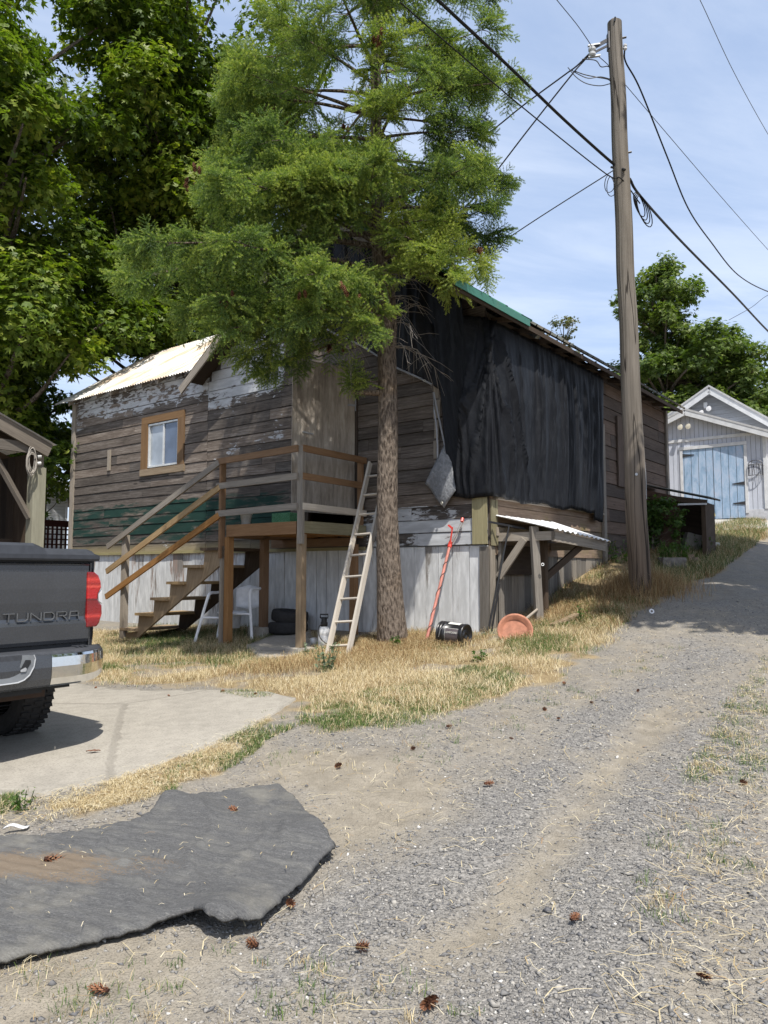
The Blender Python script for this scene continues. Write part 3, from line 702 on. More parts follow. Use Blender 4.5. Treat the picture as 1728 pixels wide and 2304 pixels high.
hb = MB(); p = b0+dd*.86+ZZ*(2.17+EYE)+fo; hb.beam(p, p+dd*-.18-ZZ*.03, .012, .02); hb.build('latch', M_SCREW, door)
hb = MB(); p = b0+dd*-.02+ZZ*(2.65+EYE)+fo; hb.beam(p, p+dd*.14, .01, .03); hb.obox(p-ZZ*.09, dd*.02, ZZ*.2, fo*2)
hb.build('hinge', M_SCREW, door)
hb = MB()
for sgn in (-1, 1): boardbox(hb, FP, 2.92+sgn*.53-.04, 2.92+sgn*.53+.04, .7, 3.05, -.02, .045, True)
boardbox(hb, FP, 2.4, 3.44, 2.98, 3.06, -.02, .04); hb.build('door_frame', M_DARKW, house)

# ------------------------------------------------------------------ tarp hung over the alley corner
def tarp():
    s = Nt('black woven tarp'); p = s.geo(); uv = s.uv(); x, y, _ = s.sep(uv)
    wv = s.noise(s.comb(s.mul(x, 40.), s.mul(y, 260.)), 1, 2, .5); cr = s.noise(s.comb(s.mul(x, 9.), s.mul(y, 3.)), 1, 6, .65, dist=1.2)
    c = s.mix(s.step(cr, .4, .72), (.009, .010, .013), (.020, .022, .026))
    c = s.mix(s.mul(s.step(wv, .5, .7), .35), c, (.034, .037, .042))
    m = s.out(c, .5, 0, s.bump(s.add(cr, s.mul(wv, .4)), .006, .7), .16)
    cols = []; N = 330; J = 40
    top, bot, off0 = [], [], []
    for i in range(N+1):
        f = i/N; sarc = -3.3+f*7.25     # <0 on the front face, >0 along the side
        if sarc < 0:
            t = -sarc; zt = min(roofz(t)-.06, EAVE+.1+t*PITCHR); topP = FP(t, .16+.06*smooth01(t, 1.5, 0), zt)
            if t > .86: zb = 2.72+(t-.86)*.62
            else: zb = 2.72+(1.02-2.72)*smooth01(.86-t, .0, .10) if t > .76 else 1.02+.06*t
            ob = .10 if t > .86 else .09
            botP = FP(t if t > .86 else .62*(t/.86)+.0, ob, zb-.02*math.sin(t*5))
        else:
            topP = SPt(sarc*1.0+.0, .13, EAVE-.06); r_b = sarc*.97
            zb = 1.03-.035*math.sin(sarc*2.2)**2-.022*math.sin(sarc*9.3)*math.sin(sarc*3.1)-(.12 if sarc > 3.55 else 0)
            botP = SPt(r_b, .11, zb)
        if abs(sarc) < .25:    # round the corner
            g = (sarc+.25)/.5; a = FP(.25, .22, EAVE+.05); b = SPt(.25, .13, EAVE-.06); topP = a*(1-g)+b*g+(-U-W)*0.0+(-(U)+(-W))*.06*math.sin(g*math.pi)
            a = FP(.17, .09, 1.04); b = SPt(.2, .11, 1.035); botP = a*(1-g)+b*g+(-U-W)*.10*math.sin(g*math.pi)
        top.append(topP); bot.append(botP)
    Gd = np.zeros((N+1, J+1, 3)); UVs = np.zeros((N+1, J+1, 2))
    rr = np.random.default_rng(4); pl = [(rr.uniform(-.12, .14), b, rr.uniform(.012, .030), rr.uniform(.035, .075)) for b in (-.62, -.45, -.30, -.10, .02, .22, .5, .8, 1.0)]+[(b+rr.uniform(-.12, .06), b+rr.uniform(-.04, .10), rr.uniform(.010, .05), rr.uniform(.010, .035)) for b in np.sort(rr.uniform(.55, 3.85, 30))]+[(b, b+rr.uniform(-.3, .3), rr.uniform(.03, .08), .03) for b in rr.uniform(-3.2, -.9, 9)]
    apex = 3.3-.35
    for i in range(N+1):
        sarc = -3.3+i/N*7.25
        nrm = -U if sarc < -.2 else (-W if sarc > .2 else -(U+W)/math.sqrt(2))
        for j in range(J+1):
            g = j/J; p = top[i]*(1-g)+bot[i]*g
            # folds fan out from the upper corner, tight at the top near it
            ph = math.atan2(sarc-.35, .35+g*2.4)*1.0 if sarc > -1.1 else sarc*.7
            fold = sum(1.55*A_*math.exp(-((sarc-(a_+(b_-a_)*g))/(w_*(.35+.9*g)))**2) for a_, b_, w_, A_ in pl)
            amp = (.035+.055*math.exp(-abs(sarc-.4)/.8))*math.sin(math.pi*min(1, .12+g*.88))**.6
            wr = .012*math.sin(sarc*31+g*7)+.008*math.sin(sarc*53+2.1-g*11)
            sag = .05*math.sin(math.pi*g)*smooth01(sarc, 3.9, 3.0)
            p = p+nrm*(fold*math.sin(math.pi*min(1, .10+g*.9))**.5+wr*(.3+.7*g)*.6+.02+sag)
            base = HC; dpl = np.dot(p-base, nrm)
            if sarc > .25 or sarc < -.25:
                d = np.dot(p-HC, nrm)
                if d < .06: p = p+nrm*(.06-d)
            Gd[i, j] = p; UVs[i, j] = (sarc, g*2.6)
    mb = MB(); mb.grid(Gd, .5, True, UVs)
    t = mb.build('tarp', m, None, merge=True, label='black plastic tarp hung in folds over the house corner', cat='tarp')
    md = t.modifiers.new('thickness', 'SOLIDIFY'); md.thickness = .004
    # stiff pale hem with eyelets
    hem = MB(); pal = plain('grey tarp hem', (.30, .31, .33), .5)
    e = [Gd[i, J] for i in range(0, N+1) if -3.3 <= -3.3+i/N*7.25 <= -.80][::3]
    hem.tube([p+V(0, 0, 0)-U*.006 for p in e], .016, 5)
    i0 = max(i for i in range(N+1) if -3.3+i/N*7.25 <= -.79)
    hem.tube([Gd[i0, J]-U*.01]+[FP(.83-.02*k+.012*math.sin(k*2), .125, 2.62-k*.26) for k in range(6)]+[FP(.60, .13, 1.10)], .014, 5)
    hem.build('hem', pal, t)
    # the loose corner folded back to the left, its underside showing
    fl = MB(); A0 = hit(1008, 985, FP(0, .15, 0), U); B0 = hit(957, 1088, FP(0, .12, 0), U); C0 = hit(999, 1143, FP(0, .12, 0), U); D0 = hit(1026, 1103, FP(0, .15, 0), U)
    n = 14; Gf = np.zeros((n+1, n+1, 3))
    for i in range(n+1):
        for j in range(n+1):
            a, b = i/n, j/n; p = (A0*(1-a)+B0*a)*(1-b)+(D0*(1-a)+C0*a)*b
            Gf[i, j] = p-U*(.05*math.sin(math.pi*a)*math.sin(math.pi*b)+.02*math.sin(7*b+3*a)*a)
    fl.grid(Gf, .5, True, np.array([[(i*.04, j*.04) for j in range(n+1)] for i in range(n+1)])); 
    s2 = Nt('grey tarp underside'); q = s2.geo(); nz = s2.noise(q, 14., 5, .65, dist=1.); c2 = s2.mix(s2.step(nz, .35, .7), (.16, .168, .18), (.28, .29, .305))
    f = fl.build('folded_corner', s2.out(c2, .42, 0, s2.bump(nz, .02, .8), .4), t, merge=True); md = f.modifiers.new('thickness', 'SOLIDIFY'); md.thickness = .004
    brass = plain('brass eyelet', (.6, .58, .5), .4, .7)
    for pp in (C0+(D0-C0)*.1+(B0-C0)*.12-U*.03, Gd[i0-8, J]-U*.025):
        ey = MB(); ey.tube([pp+(W*math.cos(a)+ZZ*math.sin(a))*.016 for a in np.linspace(0, 6.283, 11)], .005, 5, False)
        ey.build('eyelet', brass, t)
tarp()
# ------------------------------------------------------------------ raised porch and stairs
def spl(pts, n=8):             # Catmull-Rom through points
    p = [np.array(q, float) for q in pts]; p = [2*p[0]-p[1]]+p+[2*p[-1]-p[-2]]; out = []
    for i in range(1, len(p)-2):
        for k in range(n):
            t = k/n; a, b, c, d = p[i-1:i+3]
            out.append(.5*((2*b)+(c-a)*t+(2*a-5*b+4*c-d)*t*t+(3*b-a-3*c+d)*t**3))
    out.append(p[-2]); return out
TD, OD, FLZ = 2.2, 1.42, .72   # deck right edge, depth, floor height over eye
TL = 3.86
gz = lambda p: Hs(p[0], p[1])
def DP(t, off, z): return FP(t, off, z)
porch = thing('wooden_porch', 'raised wooden porch with railings and open stairs leading to the plywood door', 'porch', FP(3, 1, -1.1))
def piece(name, mat, f, parent=porch):
    m = MB(); f(m); return m.build(name, mat, parent)
# floor planks
def _floor(m):
    n = 10
    for k in range(n): m.obox(DP(TD+.02, .03+k*(OD-.05)/n, FLZ-.035), W*(TL-TD-.02), -U*((OD-.05)/n-.006), ZZ*.035)
piece('floor', M_TAN, _floor)
# joists and rim boards
for k in range(4):
    piece('joist', M_CEDAR, lambda m: m.obox(DP(TD+.15+k*.42, .03, FLZ-.18), -U*(OD-.1), W*.04, ZZ*.14))
piece('rim_board', M_CEDAR, lambda m: m.obox(DP(TD+.10, OD, FLZ-.185), W*(TL-TD-.16), -U*.04, ZZ*.18))
piece('rim_board', M_MOSS, lambda m: m.obox(DP(TD, .05, FLZ-.175), -U*(OD-.03), -W*.04, ZZ*.17))
piece('rim_board', M_CEDAR, lambda m: m.obox(DP(TL, .05, FLZ-.20), -U*(OD-.1), W*.04, ZZ*.19))
piece('rim_board', M_CEDAR, lambda m: m.obox(DP(TD+.1, .12, FLZ-.32), W*(TL-TD+.2), -U*.04, ZZ*.13))
def vpost(name, mat, t, off, z0, z1, w=.1, d=.1, lean=0., parent=porch):
    m = MB(); a = DP(t, off, z0); b = DP(t+lean, off, z1); m.obox(a-W*w/2+U*d/2, b-a, W*w, -U*d); return m.build(name, mat, parent)
def footing(t, off, z0, h=.22, w=.3):
    m = MB(); o = DP(t, off, z0); m.obox(o-W*w/2+U*w/2, W*w, -U*w, ZZ*h); return m.build('footing', M_CONC, porch, bevel=.01)
M_CONC = concrete('footing concrete', (.40, .37, .32))
kz = gz(DP(TD, OD, 0))-EYE
lp = vpost('post', M_TAN, TD+.06, OD-.03, kz+.06, FLZ-.19, .105, .10); vpost('post', M_GREY, TD-.0, OD+.05, FLZ-.33, 1.79, .10, .045)
footing(TD+.06, OD-.02, kz-.15, .23)
k2 = gz(DP(TL, OD, 0))-EYE
vpost('post', M_CEDAR, TL-.05, OD-.03, k2-.05, FLZ-.19, .10, .10); vpost('post', M_GREY, TL+.04, OD+.0, k2-.05, FLZ-.33, .045, .12)
vpost('post', M_CEDAR, TL+.04, OD+.045, FLZ-.52, 1.72, .045, .10)
k3 = gz(DP(TL, .6, 0))-EYE
vpost('post', M_CEDAR, TL, .6, k3+.1, FLZ-.2, .11, .11); footing(TL, .6, k3-.1, .24, .36)
vpost('post', M_CEDAR, TD+.02, .12, FLZ-.2, 1.75, .09, .05)
k4 = gz(DP(TD+.05, .2, 0))-EYE
vpost('post', M_CEDAR, TD+.08, .2, k4, FLZ-.3, .1, .1)
# rails: two sides, three levels; the outer corner is at (TD, OD)
def railF(z, mat, z2=None, h=.095): piece('rail', mat, lambda m: m.obox(DP(TD+.03, OD+.075, z-h), DP(TL+.12, OD+.075, (z2 or z)-h)-DP(TD+.03, OD+.075, z-h), -U*.038, ZZ*h))
def railS(z, mat, h=.095): piece('rail', mat, lambda m: m.obox(DP(TD-.02, OD+.07, z-h), DP(TD-.02, .06, z-h-.02)-DP(TD-.02, OD+.07, z-h), -W*.038, ZZ*h))
railF(1.80, M_CEDAR, 1.76); railF(1.40, M_GREY, 1.37); railF(.97, M_GREY, .94)
railS(1.80, M_CEDAR); railS(1.40, M_CEDAR); railS(.97, M_PALE)
# stair: stringers, treads, hand rails, newel
s2t = lambda s: TD+s
def stringer(off):
    pts = [(4.33, -1.22)]
    for k in range(0, 6):
        z = -.976+.27*k; s = 4.28-.43*k
        pts += [(s, z-.045 if k else z-.1), (s-.40, z-.045)]
    pts += [(1.72, .44), (1.72, .12), (4.02, -1.22)]
    m = MB(); m.prism([DP(s2t(s), off, z) for s, z in pts], -U*.042, R.random()); m.build('stringer', M_TAN if off > 1 else M_DARKW, porch)
stringer(OD-.02); stringer(.55)
for k in range(6):
    z = -.976+.27*k; s = 4.30-.43*k
    piece('tread', M_TAN if k < 5 else M_DARKW, lambda m: m.obox(DP(s2t(s-.44), .5, z-.045), -U*(OD-.42), W*.46, ZZ*.045))
ks = gz(DP(s2t(4.29), OD+.02, 0))-EYE
vpost('post', M_GREY, s2t(4.28), OD+.03, ks-.05, .64, .11, .09)
piece('rail', M_GREY, lambda m: m.beam(DP(s2t(1.72), OD+.10, 1.70), DP(s2t(4.74), OD+.10, .44), .038, .095))
piece('rail', M_TAN, lambda m: m.beam(DP(s2t(1.70), OD+.10, 1.31), DP(s2t(4.74), OD+.10, .0), .038, .095))
piece('rail', M_CEDAR, lambda m: m.beam(DP(s2t(1.70), OD+.10, .87), DP(s2t(4.74), OD+.10, -.45), .038, .095))
piece('base_plank', M_TAN, lambda m: m.obox(DP(s2t(3.95), OD+.16, ks-.02), W*.8, U*.4, ZZ*.05))

def simple(name, label, cat, mb, mat, **kw): return mb.build(name, mat, None, label=label, cat=cat, **kw)
# flower pot and green crate on the porch
def pot(p, r, h, mat, label, name='flower_pot', tilt=None):
    m = MB(); prof = [(0, 0), (r*.70, 0), (r*.95, h*.86), (r*1.06, h*.86), (r*1.06, h), (r*.98, h), (r*.9, h*.8), (.0, h*.8)]
    m.lathe(prof, 20, lambda x, y, z: p+V(x, y, z)); return simple(name, label, 'pot', m, mat, merge=True)
pot(DP(3.60, OD-.18, FLZ+.0), .095, .19, plain('white plastic', (.68, .68, .66), .5), 'white plastic flower pot on the porch floor behind the low rail')
m = MB(); o = DP(2.72, 1.15, FLZ)
for a, b in ((W*.36, U*.02), (W*.36, U*.02)): pass
m.obox(o, W*.38, -U*.02, ZZ*.16); m.obox(o+U*.26, W*.38, -U*.02, ZZ*.16); m.obox(o, U*.26, W*.02, ZZ*.16); m.obox(o+W*.36, U*.26, W*.02, ZZ*.16); m.obox(o, W*.38, U*.26, ZZ*.015)
s = Nt('green woven plastic'); gq = s.geo(); gv = s.vor(gq, 60.); simple('plastic_crate', 'green woven plastic crate on the porch floor below the rail', 'crate', m, s.out(s.mix(s.step(gv, .2, .5), (.03, .10, .045), (.10, .26, .13)), .6))

# ------------------------------------------------------------------ ladder
lad = thing('wooden_ladder', 'bleached wooden ladder leaning against the porch beside the fir trunk', 'ladder', G(740, 1478))
lb0 = G(735, 1476); lt0 = P(833, 1041, 11.35); sep = V(.27, -.20, 0)
lb0 = lb0-ZZ*.03; lb1 = lb0+sep*1.05; lb1[2] = gz(lb1)-.03; lt1 = lt0+sep
for a, b in ((lb0, lt0), (lb1, lt1)):
    piece('side_rail', M_PALE, lambda m: m.beam(a, b, .035, .075, np.cross(sep, b-a)), lad)
for k in range(9):
    f = .055+k*.108; a = lb0+(lt0-lb0)*f; b = lb1+(lt1-lb1)*f
    piece('rung', M_PALE, lambda m: m.tube([a-(b-a)*.04, b+(b-a)*.04], .017, 7), lad)

# ------------------------------------------------------------------ lean-to shelter on the alley side
sh = thing('lean_to', 'small grey timber lean-to with white corrugated top against the side wall', 'lean to', SPt(1, .5, -.6))
SHP = lambda r, off, z: SPt(r, off, z)
def pc(name, mat, f): return piece(name, mat, f, sh)
pc('beam', M_GREY, lambda m: m.obox(SHP(.16, .04, .42), -W*.86, U*.04, ZZ*.12))
pc('beam', M_GREY, lambda m: m.obox(SHP(1.92, .02, .33), -W*.84, U*.04, ZZ*.12))
pc('fascia_board', M_GREY, lambda m: m.obox(SHP(.16, .86, .405), SHP(1.96, .86, .31)-SHP(.16, .86, .405), -W*.04, ZZ*.135))
pc('ledger_board', M_GREY, lambda m: m.obox(SHP(.1, .03, .50), U*1.9, -W*.04, ZZ*.12))
m = MB(); corr(m, SHP(.10, .96, .565), SHP(2.03, .96, .455)-SHP(.10, .96, .565), W*.96+ZZ*.23, 0, .165, .012, 3, skew=lambda p, f, x: p+ZZ*f*x*.055); m.build('corrugated_sheet', M_WHITETIN, sh)
pb = SHP(.30, .80, 0); pz = gz(pb)-EYE
p0 = P(1217, 1402, 10.32); pc('post', M_GREY, lambda m: m.obox(V(p0[0], p0[1], gz(p0)-.05)-V(.05, 0, 0), P(1204, 1184, 10.22)-V(p0[0], p0[1], gz(p0)-.05), V(.1, .02, 0), V(-.02, .06, 0)))
i0 = SHP(.52, .50, 0); pc('post', M_DARKW, lambda m: m.obox(V(i0[0], i0[1], gz(i0)-.05), ZZ*(.52+EYE-gz(i0)), U*.09, -W*.09))
pc('brace', M_DARKW, lambda m: m.beam(SHP(.58, .52, -.12), SHP(1.25, .80, .36), .05, .09))
pc('brace', M_GREY, lambda m: m.beam(SHP(.16, .06, -.08), SHP(.16, .46, .44), .04, .10))
pc('back_panel', M_DARKW, lambda m: m.obox(SHP(.3, .05, -.05), U*.95, -W*.02, ZZ*.42))
pc('stud', M_GREY, lambda m: m.obox(SHP(.2, .03, -.85), ZZ*1.3, U*.09, -W*.04))
eye = MB(); ec = P(1221, 1270, 10.2); eye.tube([ec+V(math.cos(a)*.017, 0, math.sin(a)*.017) for a in np.linspace(0, 2*math.pi, 15)], .005, 6, False); eye.build('ring_hook', plain('white enamel', (.75, .75, .73), .4), sh)

# ------------------------------------------------------------------ leaning tools and yard clutter
# pole pruner
pr = thing('pole_pruner', 'red tree pruner pole wound with dark rope, leaning on the pale boards', 'pruner', G(957, 1449))
a = G(957, 1451); b = hit(1012, 1228, FP(0, .10, 0), U)
M_RED = plain('faded red fibreglass', (.40, .15, .115), .5, var=.25); M_REDH = plain('red casting', (.55, .045, .03), .4); M_BLK = plain('black rubber', (.018, .018, .018), .6)
mm = MB(); mm.tube([a, a+(b-a)*.5, b], [.021, .021, .02], 10); mm.build('pole', M_RED, pr)
d = (b-a)/np.linalg.norm(b-a); e1 = np.cross(d, V(0, 1, 0)); e1 /= np.linalg.norm(e1); e2 = np.cross(d, e1)
mm = MB(); mm.tube([a+d*(.02+L)+(e1*math.cos(L*26+1.5*math.sin(L*5))+e2*math.sin(L*26+1.5*math.sin(L*5)))*.024 for L in np.linspace(0, 1.32, 240)], .0045, 5); mm.build('rope', M_BLK, pr)
c1 = hit(1040, 1170, FP(0, .10, 0), U); c2 = hit(1018, 1186, FP(0, .10, 0), U); c0 = hit(1017, 1216, FP(0, .10, 0), U)
mm = MB(); mm.tube([b-d*.03, b+d*.06], .03, 10); mm.build('collar', M_REDH, pr)
mm = MB(); mm.beam(b, c2, .02, .035); mm.beam(c2-d*.02, c2+V(-.06, 0, .03), .02, .03); mm.build('hook', M_REDH, pr)
mm = MB(); mm.beam(c0, c1, .006, .03, (0, 1, 0)); mm.build('saw_blade', plain('saw steel', (.45, .42, .38), .4, .7), pr)
mm = MB(); mm.tube([b+d*.05+V(.03, -.01, 0), c1+V(.02, -.01, -.02)], .006, 5); mm.build('pull_cord', plain('pale cord', (.6, .5, .4), .8), pr)
mm = MB(); mm.tube([c1-d*.03, c1+d*.03], .022, 8); mm.build('tip', M_REDH, pr)
# squeegee-like tool with a long dark handle
tl = thing('push_tool', 'long dark metal handled tool with thin crossbar leaning by the lean-to', 'tool', G(1098, 1425))
a = G(1098, 1425); b = P(1146, 1181, 10.42)
mm = MB(); mm.tube([a, b], .013, 8); mm.build('handle', plain('dark grey metal', (.05, .05, .052), .45, .6), tl)
mm = MB(); mm.beam(P(1100, 1174, 10.40), P(1182, 1190, 10.45), .02, .028); mm.build('crossbar', plain('black metal', (.025, .025, .027), .5, .5), tl)
mm = MB(); mm.beam(a+V(.05, .03, 0), a+(b-a)*.45+V(.03, .04, 0), .02, .03); mm.build('lower_bar', plain('black metal', (.025, .025, .027), .5, .5), tl)
# terracotta saucer tipped against the post, shovel handle across it
sc = G(1160, 1436)+ZZ*.075+V(0, .03, 0); nrm = V(-.10, -.93, .36); nrm /= np.linalg.norm(nrm); ex = np.cross(V(0, 0, 1), nrm); ex /= np.linalg.norm(ex); ey = np.cross(nrm, ex)
mm = MB(); mm.lathe([(0, .0), (.15, .0), (.165, .004), (.20, .06), (.225, .064), (.225, .05), (.18, -.012), (0, -.014)], 32, lambda x, y, z: sc+ex*x+ey*y+nrm*z)
simple('plant_saucer', 'round terracotta plant saucer propped on edge by the lean-to post', 'saucer', mm, plain('terracotta', (.36, .155, .095), .75, var=.2, scale=14), merge=True)
mm = MB(); mm.tube([P(1160, 1411, 10.15), P(1184, 1392, 10.22), P(1209, 1371, 10.30)], [.021, .02, .018], 8); simple('tool_handle', 'short round wooden handle lying across the terracotta saucer', 'handle', mm, M_GREY)
# black bucket on its side
bk = thing('plastic_bucket', 'black plastic bucket lying on its side below the pale boards', 'bucket', G(1020, 1455))
bc = G(1020, 1452); ax = V(.80, -.59, -.03); ax /= np.linalg.norm(ax); bx = np.cross(ax, V(0, 0, 1)); bx /= np.linalg.norm(bx); by = np.cross(bx, ax); BR = .15
b0 = bc-ax*.17+ZZ*(BR-.01); BKM = lambda x, y, z: b0+bx*x+by*y+ax*z
mm = MB(); mm.lathe([(.0, .03), (.150, .03), (.152, .0), (.160, .0), (.160, .012), (.155, .014), (.155, .04), (.160, .042), (.160, .05), (.153, .053), (.153, .085), (.158, .088), (.158, .095), (.150, .098), (.140, .335), (.143, .34), (.143, .37), (.128, .37), (.126, .345), (.045, .345), (.045, .355), (.037, .355), (.037, .345), (0, .345)], 36, BKM)
mm.build('body', plain('black plastic', (.012, .012, .013), .35, spec=.5), bk, merge=True)
def band_patch(mb, a0, a1, z0, z1, rr, n=12, r=.5):
    for k in range(n):
        p, q = a0+(a1-a0)*k/n, a0+(a1-a0)*(k+1)/n; R0 = lambda z: .1505-(z-.098)*.042+rr
        mb.face([BKM(R0(z)*math.cos(t), R0(z)*math.sin(t), z) for t, z in ((p, z0), (q, z0), (q, z1), (p, z1))], None, r)
M_LAB = plain('white label', (.62, .63, .58), .55, var=.1)
al = math.pi*.5       # angle of 'up' on the barrel
mm = MB(); band_patch(mm, al-.45, al+.35, .19, .30, .0015); band_patch(mm, al-.45, al+.05, .13, .19, .0015); mm.build('label', M_LAB, bk)
# which side of the barrel faces the camera
side = math.atan2(np.dot(V(-.6, -.8, 0), by), np.dot(V(-.6, -.8, 0), bx))
mm = MB(); band_patch(mm, side-.62, side+.62, .125, .315, .0016); mm.build('label', plain('dark printed label', (.085, .07, .072), .5), bk)
mm = MB(); sgn = 1 if abs(side) > 1.57 else -1
for z0, z1, a0, a1 in ((.125, .315, .60, .62), (.125, .130, -.62, .62)): band_patch(mm, side+sgn*-1*a0, side+sgn*-1*a1, z0, z1, .002)
band_patch(mm, side-.62, side+.62, .125, .129, .002); mm.build('label_edge', M_LAB, bk)
ct = BKM(.1475*math.cos(side)+0, .1475*math.sin(side), .135); tng = bx*-math.sin(side)+by*math.cos(side); outw = bx*math.cos(side)+by*math.sin(side)
upv = tng if tng[2] > 0 else -tng
mm = MB(); text_mb(mm, 'COMPOUND', .036, ct+upv*.025+outw*.004, ax, upv, .002, sx=.86); mm.build('lettering', M_LAB, bk)
mm = MB(); mm.tube([BKM(.16*math.cos(side-.2), .16*math.sin(side-.2), .045)]+[BKM(.158*math.cos(side-sgn*.2+sgn*-.6*k), .158*math.sin(side-sgn*.2+sgn*-.6*k), .05+.05*k) for k in (.3, .7, 1., 1.3)], .004, 5); mm.build('handle', plain('wire', (.45, .45, .45), .4, .8), bk)
# wooden plank half buried in the dry grass
mm = MB(); a = G(1242, 1412)+ZZ*.03; b = G(1300, 1392)+ZZ*.06; mm.beam(a, b, .10, .03); simple('plank', 'grey scrap plank lying in dry grass right of the lean-to post', 'plank', mm, M_TAN)

# white tubular chair
ch = thing('metal_armchair', 'white tubular metal armchair with plastic seat under the porch stairs', 'chair', P(505, 1430, 12.2))
CX = lambda px, py, Y: P(px, py, Y)
fl, fr_ = P(437, 1437, 12.0), P(567, 1428, 12.0); fl[2] = gz(fl); fr_[2] = gz(fr_); M_WT = plain('chipped white enamel', (.82, .83, .84), .4, var=.08)
off = V(.17, .42, 0)
for nm, f0, sg in (('side_frame', fl, 1), ('side_frame', fr_, -1)):
    top = f0+V(.19*sg if sg > 0 else -.06, .06, .74); bkp = f0+off*(1. if sg > 0 else .95)+V(.20*sg*.5, .0, 0); bkp[2] = gz(bkp)
    mm = MB(); mm.tube(spl([f0, f0+(top-f0)*.55, f0+(top-f0)*.93, top+off*.12+ZZ*.05, top+off*.5+ZZ*.06, top+off*.9+ZZ*.05, bkp+(top+off-bkp)*.85, bkp], 6), .024, 8); mm.build(nm, M_WT, ch)
    mm = MB(); mid = f0+(top-f0)*.52; mm.tube(spl([mid, mid+V(.05*sg, .0, .025), mid+V(.30*sg, .02, .02), mid+V(.44*sg, .1, .0)], 6), .019, 8); mm.build('cross_bar', M_WT, ch)
    mm = MB(); mm.tube([f0, f0+(top-f0)*.02+ZZ*.02], .019, 8); mm.build('foot_cap', plain('grey rubber', (.4, .4, .4), .7), ch)
sc = (fl+fr_)/2+off*.55; sc[2] = fl[2]+.46
mm = MB(); mm.lathe([(0, -.22), (.12, -.22), (.15, 0), (.23, .01), (.24, .03), (.20, .045), (.0, .045)], 24, lambda x, y, z: sc+V(x, y, z)); mm.build('seat', plain('white moulded plastic', (.70, .73, .77), .35), ch, merge=True)
mm = MB(); bc_ = sc+off*.42+V(.16, 0, .26); g = np.array([[bc_+V((i/8-.5)*.42, .05*math.cos((i/8-.5)*3), (j/6-.5)*.40*(1-.25*abs(i/8-.5)*2)) for j in range(7)] for i in range(9)]); mm.grid(g); b_ = mm.build('backrest', plain('white moulded plastic', (.78, .80, .83), .35), ch, merge=True); b_.modifiers.new('s', 'SOLIDIFY').thickness = .012
# two old tyres
def tyre_mb(mb, c, nrm, R_, w, n=40, lug=True):
    nrm = nrm/np.linalg.norm(nrm); e1 = np.cross(nrm, V(.3, .2, 1)); e1 /= np.linalg.norm(e1); e2 = np.cross(nrm, e1)
    h = w/2; prof = [(R_*.60, -h*.75), (R_*.64, -h*.9), (R_*.78, -h*1.02), (R_*.92, -h*.96), (R_*.975, -h*.8), (R_*.985, -h*.55), (R_, -h*.3), (R_, h*.3), (R_*.985, h*.55), (R_*.975, h*.8), (R_*.92, h*.96), (R_*.78, h*1.02), (R_*.64, h*.9), (R_*.60, h*.75), (R_*.60, -h*.75)]
    mb.lathe(prof, n, lambda x, y, z: c+e1*x+e2*y+nrm*z)
    if lug:
        for k in range(n):
            for s_ in (-1, 0, 1):
                a = 2*math.pi*(k+.5*(s_ == 0))/n; er = e1*math.cos(a)+e2*math.sin(a); et = -e1*math.sin(a)+e2*math.cos(a)
                o = c+er*(R_-.004)+nrm*(s_*h*.58-h*.22); mb.obox(o-et*.016, et*.032+nrm*.012, nrm*h*.44, er*.012)
M_TYRE = plain('black tyre rubber', (.022, .021, .021), .75, var=.25, scale=20)
tc = P(648, 1409, 12.35); tc[2] = gz(tc)+.10
mm = MB(); tyre_mb(mm, tc, V(0, .05, 1), .32, .19, 30, False); simple('old_tyre', 'old black tyre lying flat under the porch, bottom of the pair', 'tyre', mm, M_TYRE, merge=True, group='old tyres under the porch')
mm = MB(); tyre_mb(mm, tc+V(.03, 0, .19), V(.10, -.05, 1), .30, .18, 30, False); simple('old_tyre', 'old black tyre stacked on top of another under the porch', 'tyre', mm, M_TYRE, merge=True, group='old tyres under the porch')
# pump sprayer
sp_ = thing('pump_sprayer', 'white pump sprayer with black top behind the ladder foot', 'sprayer', G(729, 1456)); so_ = G(729, 1456)+V(0, .0, 0)
mm = MB(); mm.lathe([(0, 0), (.085, 0), (.092, .02), (.092, .16), (.088, .17), (.092, .18), (.090, .25), (.06, .29), (.045, .30), (0, .30)], 22, lambda x, y, z: so_+V(x, y, z)); mm.build('tank', plain('white translucent plastic', (.74, .75, .75), .4, var=.06), sp_, merge=True)
mm = MB(); mm.lathe([(0, .29), (.05, .29), (.052, .35), (.04, .37), (.04, .43), (0, .43)], 16, lambda x, y, z: so_+V(x, y, z)); mm.build('pump', M_BLK, sp_, merge=True)
mm = MB(); mm.tube([so_+V(-.055, 0, .42), so_+V(-.055, 0, .47), so_+V(.055, 0, .47), so_+V(.055, 0, .42), so_+V(-.055, 0, .42)], .012, 6); mm.build('handle', M_BLK, sp_)
mm = MB(); mm.tube(spl([so_+V(-.03, -.05, .34), so_+V(-.07, -.09, .28), so_+V(-.05, -.11, .15), so_+V(.05, -.12, .06), so_+V(.12, -.1, .1), so_+V(.13, -.08, .2)]), .008, 6); mm.build('hose', plain('dark hose', (.05, .05, .05), .6), sp_)
mm = MB(); q0 = G(706, 1452); mm.lathe([(0, 0), (.05, 0), (.055, .02), (.055, .1), (.03, .115), (0, .115)], 16, lambda x, y, z: q0+V(x, y, z)); simple('tin_can', 'small pale tin can at the foot of the porch post', 'can', mm, plain('pale tin', (.6, .6, .58), .4, .4), merge=True)

